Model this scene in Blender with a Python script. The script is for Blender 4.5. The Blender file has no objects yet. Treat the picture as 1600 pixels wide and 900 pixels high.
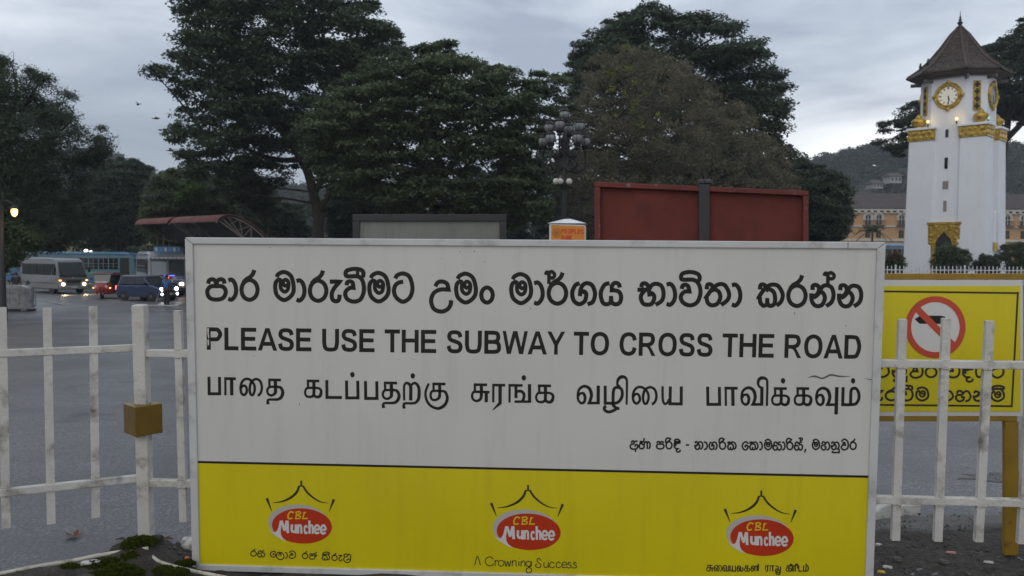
import bpy, bmesh, math, random
import numpy as np
from mathutils import Vector, Matrix
D = bpy.data
SC = bpy.context.scene
COL = SC.collection
R = math.radians

# ------------------------------------------------------------ camera
FPX = 1350.0                       # focal length in pixels of a 1600 wide frame
TH = math.atan(48 / FPX)           # looking slightly down
RO = R(0.4)                        # slight roll
CAMP = Vector((0, 0, 1.5))
_F = Vector((0, math.cos(TH), -math.sin(TH)))
_U = Vector((0, math.sin(TH), math.cos(TH)))
_X = Vector((1, 0, 0))
IR = _X * math.cos(RO) + _U * math.sin(RO)
IU = -_X * math.sin(RO) + _U * math.cos(RO)
cd = D.cameras.new('camera')
cam = D.objects.new('camera', cd)
COL.objects.link(cam)
m3 = Matrix((IR, IU, -_F)).transposed()
cam.matrix_world = Matrix.Translation(CAMP) @ m3.to_4x4()
cd.sensor_width = 36
cd.lens = 36 * FPX / 1600
cd.clip_start = 0.1
cd.clip_end = 3000
cd.dof.use_dof = True
cd.dof.focus_distance = 4.3
cd.dof.aperture_fstop = 6.0
SC.camera = cam

# ------------------------------------------------------------ sky and sun
SUN_EL, SUN_AZ = R(34), R(200)     # the soft light comes from above and behind the photographer
W = D.worlds.new('World')
SC.world = W
W.use_nodes = True
nt = W.node_tree
nt.nodes.clear()


def nn(t, typ, **kw):
    n = t.nodes.new(typ)
    for k, v in kw.items():
        setattr(n, k, v)
    return n


def ramp(t, fac, stops):
    n = t.nodes.new('ShaderNodeValToRGB')
    cr = n.color_ramp
    while len(cr.elements) < len(stops):
        cr.elements.new(0.5)
    for e, (p, c) in zip(cr.elements, stops):
        e.position = p
        e.color = (c, c, c, 1) if not hasattr(c, '__len__') else (*c, 1)
    if fac is not None:
        t.links.new(fac, n.inputs['Fac'])
    return n


def math_(t, op, a, b=None, c=None, clamp=False):
    n = t.nodes.new('ShaderNodeMath')
    n.operation = op
    n.use_clamp = clamp
    for i, v in enumerate((a, b, c)):
        if v is None:
            continue
        if isinstance(v, (int, float)):
            n.inputs[i].default_value = v
        else:
            t.links.new(v, n.inputs[i])
    return n.outputs[0]


def mixc(t, fac, a, b, blend='MIX'):
    n = t.nodes.new('ShaderNodeMix')
    n.data_type = 'RGBA'
    n.blend_type = blend
    for i, v in ((0, fac), (6, a), (7, b)):
        if isinstance(v, (int, float)):
            n.inputs[i].default_value = v
        elif isinstance(v, tuple):
            n.inputs[i].default_value = (*v, 1) if len(v) == 3 else v
        else:
            t.links.new(v, n.inputs[i])
    return n.outputs[2]


def maprange(t, v, a, b, c=0.0, d=1.0):
    n = t.nodes.new('ShaderNodeMapRange')
    n.interpolation_type = 'SMOOTHSTEP'
    t.links.new(v, n.inputs[0])
    for i, x in ((1, a), (2, b), (3, c), (4, d)):
        n.inputs[i].default_value = x
    return n.outputs[0]


tc = nn(nt, 'ShaderNodeTexCoord')
sk = nn(nt, 'ShaderNodeTexSky', sky_type='NISHITA')
sk.sun_disc = False
sk.sun_elevation = SUN_EL
sk.sun_rotation = SUN_AZ
sk.air_density = 1.5
sk.dust_density = 3.0
sep = nn(nt, 'ShaderNodeSeparateXYZ')
nt.links.new(tc.outputs['Generated'], sep.inputs[0])
mp = nn(nt, 'ShaderNodeMapping')
mp.inputs['Scale'].default_value = (1.8, 1.8, 6.5)
mp.inputs['Rotation'].default_value = (0.0, R(10), 0.0)
mp.inputs['Location'].default_value = (3.1, 0.7, 1.3)
nt.links.new(tc.outputs['Generated'], mp.inputs[0])
n1 = nn(nt, 'ShaderNodeTexNoise')
n1.inputs['Scale'].default_value = 1.5
n1.inputs['Detail'].default_value = 7
n1.inputs['Roughness'].default_value = 0.52
n1.inputs['Distortion'].default_value = 0.35
nt.links.new(mp.outputs[0], n1.inputs['Vector'])
cl = ramp(nt, n1.outputs['Fac'], [(0.34, (3.2, 3.65, 4.6)), (0.50, (5.8, 6.3, 7.1)), (0.64, (8.3, 8.7, 9.1))])
# bright break in the cloud low on the right, brighter cloud overhead and behind
br = math_(nt, 'MULTIPLY', maprange(nt, sep.outputs['X'], 0.12, 0.45), maprange(nt, sep.outputs['Z'], 0.20, 0.07))
br = math_(nt, 'MULTIPLY', br, maprange(nt, sep.outputs['Y'], -0.1, 0.4))
brn = math_(nt, 'MULTIPLY', br, maprange(nt, n1.outputs['Fac'], 0.25, 0.5, 0.55, 1.0))
c2 = mixc(nt, brn, cl.outputs['Color'], (15.0, 14.8, 14.4))
dk = math_(nt, 'MULTIPLY', maprange(nt, sep.outputs['X'], -0.02, -0.3), maprange(nt, sep.outputs['Z'], 0.24, 0.06))
dk = math_(nt, 'MULTIPLY', dk, 0.7)
c3 = mixc(nt, dk, c2, (2.4, 2.85, 3.6))
back = maprange(nt, sep.outputs['Y'], 0.3, -0.6, 1.0, 0.85)
up = maprange(nt, sep.outputs['Z'], 0.3, 0.9, 1.0, 1.05)
gain = math_(nt, 'MULTIPLY', back, up)
vm = nn(nt, 'ShaderNodeVectorMath', operation='SCALE')
nt.links.new(c3, vm.inputs[0])
nt.links.new(gain, vm.inputs['Scale'])
fin = mixc(nt, 0.9, sk.outputs['Color'], vm.outputs[0])
bg = nn(nt, 'ShaderNodeBackground')
bg.inputs['Strength'].default_value = 0.13
nt.links.new(fin, bg.inputs['Color'])
wo = nn(nt, 'ShaderNodeOutputWorld')
nt.links.new(bg.outputs[0], wo.inputs['Surface'])

sl = D.lights.new('sun', 'SUN')
sl.energy = 0.5
sl.angle = R(50)
sl.color = (1.0, 0.95, 0.88)
so = D.objects.new('sun', sl)
COL.objects.link(so)
sv = Vector((math.sin(SUN_AZ) * math.cos(SUN_EL), math.cos(SUN_AZ) * math.cos(SUN_EL), math.sin(SUN_EL)))
so.rotation_euler = sv.to_track_quat('Z', 'Y').to_euler()
so.location = (0, -20, 40)

SC.view_settings.view_transform = 'Standard'
SC.view_settings.look = 'None'
SC.view_settings.exposure = 0.0
SC.view_settings.gamma = 1.0
SC.view_settings.use_curve_mapping = False
SC.render.engine = 'CYCLES'
SC.cycles.max_bounces = 6
SC.cycles.volume_bounces = 0
SC.cycles.use_denoising = True


# ------------------------------------------------------------ geometry helpers
def ray(px, py):
    d = IR * ((px - 800) / FPX) + IU * (-(py - 450) / FPX) + _F
    return d


def P(px, py, Y):
    """world point at depth Y (metres in front of the camera) seen along a photo direction"""
    d = ray(px, py)
    return CAMP + d * (Y / d.y)


def zat(px, py, Y):
    return P(px, py, Y).z


def smooth(a, b, x):
    t = min(1, max(0, (x - a) / (b - a)))
    return t * t * (3 - 2 * t)


def ground_z(x, y):
    if y < 4.6:
        z = -0.14
    else:
        z = -0.14 - 1.26 * min(1, (y - 4.6) / 45.0)
    s = smooth(5, 20, x) * smooth(13, 32, y)
    return z * (1 - s) + 0.0 * s


ORG = {}


class MB:
    def __init__(s):
        s.v = []
        s.f = []

    def add(s, vs, fs):
        k = len(s.v)
        s.v += [Vector(v) for v in vs]
        s.f += [tuple(i + k for i in f) for f in fs]
        return s

    def box(s, c, d, rot=None):
        x, y, z = d[0] / 2, d[1] / 2, d[2] / 2
        vs = [Vector(p) for p in ((-x, -y, -z), (x, -y, -z), (x, y, -z), (-x, y, -z), (-x, -y, z), (x, -y, z), (x, y, z), (-x, y, z))]
        if rot is not None:
            vs = [rot @ v for v in vs]
        c = Vector(c)
        return s.add([c + v for v in vs], [(0, 3, 2, 1), (4, 5, 6, 7), (0, 1, 5, 4), (1, 2, 6, 5), (2, 3, 7, 6), (3, 0, 4, 7)])

    def tube(s, pts, rad, n=8, cap=True):
        pts = [Vector(p) for p in pts]
        if not hasattr(rad, '__len__'):
            rad = [rad] * len(pts)
        k = len(s.v)
        prev = None
        for i, p in enumerate(pts):
            t = (pts[min(i + 1, len(pts) - 1)] - pts[max(i - 1, 0)])
            if t.length < 1e-9:
                t = Vector((0, 0, 1))
            t.normalize()
            if prev is None:
                a = t.orthogonal().normalized()
            else:
                a = (prev - t * prev.dot(t))
                a = a.normalized() if a.length > 1e-6 else t.orthogonal().normalized()
            prev = a
            b = t.cross(a)
            for j in range(n):
                an = 2 * math.pi * j / n
                s.v.append(p + (a * math.cos(an) + b * math.sin(an)) * rad[i])
        for i in range(len(pts) - 1):
            for j in range(n):
                j2 = (j + 1) % n
                s.f.append((k + i * n + j, k + i * n + j2, k + (i + 1) * n + j2, k + (i + 1) * n + j))
        if cap:
            s.f.append(tuple(k + j for j in reversed(range(n))))
            e = k + (len(pts) - 1) * n
            s.f.append(tuple(e + j for j in range(n)))
        return s

    def lathe(s, prof, n=16, o=(0, 0, 0), axis='z', rot0=0.0):
        o = Vector(o)
        k = len(s.v)
        for r, z in prof:
            for j in range(n):
                a = 2 * math.pi * j / n + rot0
                if axis == 'z':
                    q = Vector((r * math.cos(a), r * math.sin(a), z))
                elif axis == 'x':
                    q = Vector((z, r * math.cos(a), r * math.sin(a)))
                else:
                    q = Vector((r * math.cos(a), z, r * math.sin(a)))
                s.v.append(o + q)
        for i in range(len(prof) - 1):
            for j in range(n):
                j2 = (j + 1) % n
                s.f.append((k + i * n + j, k + i * n + j2, k + (i + 1) * n + j2, k + (i + 1) * n + j))
        s.f.append(tuple(k + j for j in reversed(range(n))))
        e = k + (len(prof) - 1) * n
        s.f.append(tuple(e + j for j in range(n)))
        return s

    def prism(s, poly, vec):
        """poly: list of 3D points, vec: extrusion"""
        n = len(poly)
        poly = [Vector(p) for p in poly]
        vec = Vector(vec)
        vs = poly + [p + vec for p in poly]
        fs = [tuple(range(n)), tuple(reversed(range(n, 2 * n)))]
        fs += [(i, i + n, (i + 1) % n + n, (i + 1) % n) for i in range(n)]
        return s.add(vs, fs)

    def build(s, name, mat, parent=None, world=False, smooth_=False, bevel=0.0, segs=2, loc=None):
        me = D.meshes.new(name)
        vs = s.v
        o = D.objects.new(name, me)
        if parent is not None:
            org = ORG.get(parent.name_full, Vector((0, 0, 0)))
            ORG[o.name_full] = org
            o.parent = parent
            if world:
                vs = [v - org for v in vs]
        elif world:
            if loc is None:
                xs = [v.x for v in vs]
                ys = [v.y for v in vs]
                loc = Vector(((min(xs) + max(xs)) / 2, (min(ys) + max(ys)) / 2, min(v.z for v in vs)))
            loc = Vector(loc)
            vs = [v - loc for v in vs]
            o.location = loc
            ORG[o.name_full] = loc
        me.from_pydata([tuple(v) for v in vs], [], s.f)
        bm = bmesh.new()
        bm.from_mesh(me)
        bmesh.ops.recalc_face_normals(bm, faces=bm.faces)
        bm.to_mesh(me)
        bm.free()
        me.materials.append(mat)
        if smooth_:
            for p in me.polygons:
                p.use_smooth = True
        COL.objects.link(o)
        if bevel:
            b = o.modifiers.new('bevel', 'BEVEL')
            b.width = bevel
            b.segments = segs
            b.limit_method = 'ANGLE'
            b.angle_limit = R(40)
        return o


def tag(o, label=None, cat=None, group=None, kind=None):
    if label:
        o['label'] = label
    if cat:
        o['category'] = cat
    if group:
        o['group'] = group
    if kind:
        o['kind'] = kind
    return o


def thing(name, label, cat, loc=(0, 0, 0), rz=0.0, group=None):
    o = D.objects.new(name, None)
    o.empty_display_size = 0.2
    COL.objects.link(o)
    o.location = loc
    o.rotation_euler = (0, 0, rz)
    ORG[o.name_full] = Vector(loc)
    return tag(o, label, cat, group)


def raw_mesh(name, verts, faces4, mat, parent=None, loc=None):
    """fast mesh from numpy arrays of quads"""
    me = D.meshes.new(name)
    nv, nf = len(verts), len(faces4)
    me.vertices.add(nv)
    o = D.objects.new(name, me)
    off = np.zeros(3)
    if parent is not None:
        org = ORG.get(parent.name_full, Vector((0, 0, 0)))
        off = np.array(org)
        o.parent = parent
        ORG[o.name_full] = org
    elif loc is not None:
        off = np.array(loc)
        o.location = loc
    me.vertices.foreach_set('co', (verts - off).astype(np.float32).ravel())
    me.loops.add(nf * 4)
    me.loops.foreach_set('vertex_index', faces4.astype(np.int32).ravel())
    me.polygons.add(nf)
    me.polygons.foreach_set('loop_start', np.arange(0, nf * 4, 4, dtype=np.int32))
    me.update(calc_edges=True)
    me.materials.append(mat)
    COL.objects.link(o)
    return o


# ------------------------------------------------------------ materials
def mat(name, col, rough=0.6, metal=0.0, spec=0.5, var=0.0, vscale=3.0, dirt=None, dscale=2.0, dlo=0.5, dhi=0.75,
        streak=False, bump=0.0, bscale=20.0, coat=0.0, emit=None, estr=0.0, rvar=0.0):
    m = D.materials.new(name)
    m.use_nodes = True
    t = m.node_tree
    b = t.nodes['Principled BSDF']
    b.inputs['Roughness'].default_value = rough
    b.inputs['Metallic'].default_value = metal
    b.inputs['Specular IOR Level'].default_value = spec
    b.inputs['Coat Weight'].default_value = coat
    co = nn(t, 'ShaderNodeTexCoord')
    out = None
    if var > 0:
        n = nn(t, 'ShaderNodeTexNoise')
        n.inputs['Scale'].default_value = vscale
        n.inputs['Detail'].default_value = 5
        t.links.new(co.outputs['Object'], n.inputs['Vector'])
        r = ramp(t, n.outputs['Fac'], [(0.3, tuple(c * (1 - var) for c in col)), (0.7, tuple(min(1, c * (1 + var)) for c in col))])
        out = r.outputs['Color']
    if dirt is not None:
        n = nn(t, 'ShaderNodeTexNoise')
        n.inputs['Scale'].default_value = dscale
        n.inputs['Detail'].default_value = 8
        n.inputs['Roughness'].default_value = 0.65
        if streak:
            mpn = nn(t, 'ShaderNodeMapping')
            mpn.inputs['Scale'].default_value = (9, 9, 0.7)
            t.links.new(co.outputs['Object'], mpn.inputs[0])
            t.links.new(mpn.outputs[0], n.inputs['Vector'])
        else:
            t.links.new(co.outputs['Object'], n.inputs['Vector'])
        f = ramp(t, n.outputs['Fac'], [(dlo, 0.0), (dhi, 1.0)])
        out = mixc(t, f.outputs['Color'], out if out is not None else tuple(col), tuple(dirt))
    if out is not None:
        t.links.new(out, b.inputs['Base Color'])
    else:
        b.inputs['Base Color'].default_value = (*col, 1)
    if rvar > 0:
        n = nn(t, 'ShaderNodeTexNoise')
        n.inputs['Scale'].default_value = dscale * 1.7
        n.inputs['Detail'].default_value = 6
        t.links.new(co.outputs['Object'], n.inputs['Vector'])
        t.links.new(maprange(t, n.outputs['Fac'], 0.3, 0.7, max(0.05, rough - rvar), min(1, rough + rvar)), b.inputs['Roughness'])
    if bump > 0:
        n = nn(t, 'ShaderNodeTexNoise')
        n.inputs['Scale'].default_value = bscale
        n.inputs['Detail'].default_value = 6
        t.links.new(co.outputs['Object'], n.inputs['Vector'])
        bn = nn(t, 'ShaderNodeBump')
        bn.inputs['Strength'].default_value = bump
        bn.inputs['Distance'].default_value = 0.02
        t.links.new(n.outputs['Fac'], bn.inputs['Height'])
        t.links.new(bn.outputs[0], b.inputs['Normal'])
    if emit is not None:
        b.inputs['Emission Color'].default_value = (*emit, 1)
        b.inputs['Emission Strength'].default_value = estr
    return m


def leafmat(name, dark, light, rough=0.65):
    m = D.materials.new(name)
    m.use_nodes = True
    t = m.node_tree
    b = t.nodes['Principled BSDF']
    b.inputs['Roughness'].default_value = rough
    b.inputs['Specular IOR Level'].default_value = 0.25
    g = nn(t, 'ShaderNodeNewGeometry')
    co = nn(t, 'ShaderNodeTexCoord')
    n = nn(t, 'ShaderNodeTexNoise')
    n.inputs['Scale'].default_value = 0.35
    n.inputs['Detail'].default_value = 3
    t.links.new(co.outputs['Object'], n.inputs['Vector'])
    f = math_(t, 'ADD', math_(t, 'MULTIPLY', g.outputs['Random Per Island'], 0.55), math_(t, 'MULTIPLY', maprange(t, n.outputs['Fac'], 0.3, 0.7), 0.45))
    cc_ = mixc(t, f, tuple(dark), tuple(light))
    t.links.new(cc_, b.inputs['Base Color'])
    tl_ = nn(t, 'ShaderNodeBsdfTranslucent')
    t.links.new(cc_, tl_.inputs['Color'])
    ms_ = nn(t, 'ShaderNodeMixShader')
    ms_.inputs[0].default_value = 0.35
    t.links.new(b.outputs[0], ms_.inputs[1])
    t.links.new(tl_.outputs[0], ms_.inputs[2])
    t.links.new(ms_.outputs[0], t.nodes['Material Output'].inputs['Surface'])
    return m


M = {}
M['sign_white'] = mat('sign_white', (0.56, 0.55, 0.515), 0.38, var=0.035, vscale=1.3, dirt=(0.47, 0.46, 0.435), dscale=1.6, dlo=0.5, dhi=0.95, streak=True, rvar=0.1)
M['sign_yellow'] = mat('sign_yellow', (0.60, 0.50, 0.003), 0.36, var=0.05, vscale=1.5, dirt=(0.50, 0.40, 0.008), dscale=1.6, dlo=0.5, dhi=0.95, streak=True)
M['sign_frame'] = mat('sign_frame', (0.50, 0.50, 0.49), 0.45, var=0.08, vscale=4, dirt=(0.20, 0.19, 0.17), dscale=7, dlo=0.54, dhi=0.8)
M['ink'] = mat('black_ink', (0.013, 0.012, 0.011), 0.45, spec=0.3, var=0.3, vscale=3)
M['ink_brown'] = mat('faded_black_ink', (0.022, 0.017, 0.010), 0.5)
M['logo_red'] = mat('logo_red', (0.43, 0.032, 0.007), 0.45, spec=0.3, var=0.08)
M['logo_white'] = mat('logo_white', (0.60, 0.58, 0.56), 0.4)
M['logo_grey'] = mat('logo_grey', (0.42, 0.40, 0.37), 0.4)
M['logo_yellow'] = mat('logo_yellow', (0.66, 0.46, 0.01), 0.4)
M['scratch'] = mat('scratch_grey', (0.10, 0.10, 0.08), 0.6)
M['fence_white'] = mat('fence_white', (0.50, 0.485, 0.45), 0.5, var=0.10, vscale=6, dirt=(0.12, 0.10, 0.07), dscale=8, dlo=0.50, dhi=0.74, bump=0.2, bscale=60)
M['gold_paint'] = mat('gold_paint', (0.165, 0.098, 0.012), 0.35, metal=0.25, var=0.15, vscale=8, dirt=(0.12, 0.08, 0.02), dscale=14)
M['gold'] = mat('gold', (0.50, 0.33, 0.05), 0.42, metal=0.4, var=0.25, vscale=3, dirt=(0.16, 0.09, 0.02), dscale=5, dlo=0.48, dhi=0.66, bump=0.8, bscale=5)
M['ochre'] = mat('ochre_paint', (0.26, 0.15, 0.007), 0.5, var=0.15, vscale=6, dirt=(0.10, 0.05, 0.01), dscale=10, dlo=0.56, dhi=0.75)
M['red_board'] = mat('red_board', (0.13, 0.026, 0.018), 0.7, spec=0.25, var=0.2, vscale=1.6, dirt=(0.075, 0.020, 0.016), dscale=2.6, dlo=0.48, dhi=0.72)
M['red_trim'] = mat('red_trim', (0.13, 0.026, 0.020), 0.6, spec=0.3, var=0.2, vscale=3, dirt=(0.26, 0.21, 0.19), dscale=9, dlo=0.60, dhi=0.70)
M['black_metal'] = mat('black_metal', (0.018, 0.018, 0.018), 0.5, var=0.2)
M['grey_board'] = mat('grey_board', (0.175, 0.18, 0.16), 0.6, var=0.12, vscale=2, dirt=(0.13, 0.13, 0.115), dscale=2, streak=True)
M['dark_bronze'] = mat('dark_bronze', (0.012, 0.0115, 0.011), 0.5, metal=0.3, var=0.2)
M['lamp_glass'] = mat('lamp_glass', (0.17, 0.18, 0.18), 0.2, var=0.2, vscale=12)
M['tower_white'] = mat('tower_white', (0.72, 0.74, 0.78), 0.7, var=0.03, vscale=0.8, dirt=(0.60, 0.61, 0.63), dscale=0.9, dlo=0.55, dhi=0.9, streak=True)
M['dark_glass'] = mat('dark_glass', (0.012, 0.013, 0.016), 0.08, spec=0.5)
M['dark_void'] = mat('dark_opening_and_shade', (0.02, 0.02, 0.022), 0.8)
M['soil'] = mat('soil', (0.030, 0.025, 0.019), 0.85, var=0.5, vscale=18, dirt=(0.075, 0.065, 0.05), dscale=30, dlo=0.55, dhi=0.7, bump=1.0, bscale=35)
_m = M['soil']; _t = _m.node_tree; _b = _t.nodes['Principled BSDF']
_g = nn(_t, 'ShaderNodeNewGeometry'); _s = nn(_t, 'ShaderNodeSeparateXYZ'); _t.links.new(_g.outputs['Position'], _s.inputs[0])
_d = math_(_t, 'SUBTRACT', _s.outputs['Y'], math_(_t, 'MULTIPLY', _s.outputs['X'], 0.187))
_n = nn(_t, 'ShaderNodeTexNoise'); _n.inputs['Scale'].default_value = 6; _n.inputs['Detail'].default_value = 5; _t.links.new(_g.outputs['Position'], _n.inputs['Vector'])
_d = math_(_t, 'ADD', _d, math_(_t, 'MULTIPLY', _n.outputs['Fac'], 0.16))
_old = _b.inputs['Base Color'].links[0].from_socket
_f = math_(_t, 'MULTIPLY', maprange(_t, _d, 4.70, 4.86), maprange(_t, _s.outputs['X'], 0.5, 1.2))
_t.links.new(mixc(_t, _f, _old, (0.12, 0.115, 0.108)), _b.inputs['Base Color'])
M['moss'] = leafmat('moss', (0.022, 0.032, 0.003), (0.085, 0.115, 0.008), 0.9)
M['kerb_white'] = mat('kerb_white', (0.55, 0.54, 0.51), 0.75, dirt=(0.14, 0.13, 0.115), dscale=14, dlo=0.5, dhi=0.66, bump=0.9, bscale=25)
M['pipe'] = mat('pipe', (0.46, 0.43, 0.36), 0.55, var=0.15, vscale=10, dirt=(0.10, 0.09, 0.06), dscale=16, dlo=0.55, dhi=0.7)
M['rubber'] = mat('rubber', (0.015, 0.015, 0.016), 0.8)
M['rim'] = mat('rim', (0.25, 0.25, 0.26), 0.4, metal=0.6)
M['bark'] = mat('bark', (0.055, 0.047, 0.038), 0.9, var=0.3, vscale=2, bump=0.8, bscale=8)
M['concrete'] = mat('concrete', (0.27, 0.265, 0.25), 0.85, var=0.15, vscale=2)


def letters(parent, name, plane, strokes, m, off=0.0004, lift=0.00002, split=None):
    """split: gap in pixels that parts one word from the next, each word becoming a mesh of its own"""
    if split:
        ext = []
        for st in strokes:
            xs_ = [q[0] for q in (st[1] if st[0] == 'poly' else st[0])]
            ext.append((min(xs_), max(xs_), st))
        ext.sort(key=lambda q: q[0])
        words, right = [], -1e9
        for a, b, st in ext:
            if a - right > split:
                words.append([])
            words[-1].append(st)
            right = max(right, b)
        return [letters(parent, name, plane, w_, m, off, lift) for w_ in words][0]
    """one flat lettering mesh on a plane; strokes are (points, width or widths, closed) or ('poly', points) in photo pixels"""
    mb = MB()
    k = 0
    for st in strokes:
        h = off + lift * k
        k += 1
        if st[0] == 'poly':
            pts = [plane(x, y, h) for x, y in st[1]]
            mb.add(pts, [tuple(range(len(pts)))])
            continue
        pts, wd, closed = st
        n = len(pts)
        if hasattr(wd, '__len__'):
            ws = [np.interp(i / max(1, n - 1), np.linspace(0, 1, len(wd)), wd) for i in range(n)]
        else:
            ws = [wd] * n
        L, Rr = [], []
        for i in range(n):
            p = Vector(pts[i])
            a = Vector(pts[(i - 1) % n]) if (closed or i > 0) else None
            b = Vector(pts[(i + 1) % n]) if (closed or i < n - 1) else None
            t1 = (p - a).normalized() if a is not None else None
            t2 = (b - p).normalized() if b is not None else None
            if t1 is None:
                t1 = t2
            if t2 is None:
                t2 = t1
            tt = t1 + t2
            if tt.length < 1e-4:
                tt = t1
            tt.normalize()
            nrm = Vector((-tt.y, tt.x))
            k1 = Vector((-t1.y, t1.x)).dot(nrm)
            sc = min(1.8, 1 / max(0.3, k1))
            L.append(p + nrm * ws[i] / 2 * sc)
            Rr.append(p - nrm * ws[i] / 2 * sc)
        vs = [plane(q.x, q.y, h) for q in L] + [plane(q.x, q.y, h) for q in Rr]
        fs = [(i, i + 1, n + i + 1, n + i) for i in range(n - 1)]
        if closed:
            fs.append((n - 1, 0, n, 2 * n - 1))
        mb.add(vs, fs)
    return mb.build(name, m, parent, world=True)


def catmull(pts, closed, sub=7):
    n = len(pts)
    out = []
    rng = range(n) if closed else range(n - 1)
    for i in rng:
        p1, p2 = pts[i], pts[(i + 1) % n]
        p0 = pts[(i - 1) % n] if (closed or i > 0) else (2 * p1[0] - p2[0], 2 * p1[1] - p2[1])
        p3 = pts[(i + 2) % n] if (closed or i + 2 < n) else (2 * p2[0] - p1[0], 2 * p2[1] - p1[1])
        for j in range(sub):
            t = j / sub
            q = []
            for a in (0, 1):
                q.append(0.5 * (2 * p1[a] + (p2[a] - p0[a]) * t + (2 * p0[a] - 5 * p1[a] + 4 * p2[a] - p3[a]) * t * t + (3 * p1[a] - p0[a] - 3 * p2[a] + p3[a]) * t ** 3))
            out.append(tuple(q))
    if not closed:
        out.append(tuple(pts[-1]))
    return out


def parse(s):
    """'x,y x,y! ... z' -> (sampled points, closed, is_poly)"""
    poly = s.startswith('#')
    toks = s.lstrip('#').split()
    closed = toks[-1] == 'z'
    if closed:
        toks = toks[:-1]
    pts, cor = [], []
    for t in toks:
        c = t.endswith('!')
        x, y = t.rstrip('!').split(',')
        pts.append((float(x), float(y)))
        cor.append(c)
    if poly:
        return pts, closed, True
    if closed:
        return catmull(pts, True), True, False
    out, seg = [], [pts[0]]
    for p, c in zip(pts[1:], cor[1:]):
        seg.append(p)
        if c:
            out += catmull(seg, False)[:-1]
            seg = [p]
    if len(seg) > 1:
        out += catmull(seg, False)
    else:
        out.append(seg[0])
    return out, False, False


def glyph(G, name, box, w):
    """strokes of one glyph fitted to a pixel box"""
    ref, paths = G[name]
    x0, y0, x1, y1 = box
    sx = (x1 - x0) / (ref[2] - ref[0])
    sy = (y1 - y0) / (ref[3] - ref[1])
    out = []
    for p in paths:
        ww = w
        if isinstance(p, tuple):
            p, rel = p
            ww = [w * r for r in rel] if hasattr(rel, '__len__') else w * rel
        pts, closed, poly = parse(p)
        q = [(x0 + (x - ref[0]) * sx, y0 + (y - ref[1]) * sy) for x, y in pts]
        out.append(('poly', q) if poly else (q, ww, closed))
    return out


def line_of(G, items, origin, s, w):
    """items: (glyph, zx0, zy0, zx1, zy1) in magnified coordinates"""
    out = []
    for g, a, b, c, d in items:
        out += glyph(G, g, (origin[0] + a / s, origin[1] + b / s, origin[0] + c / s, origin[1] + d / s), w)
    return out


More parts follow.
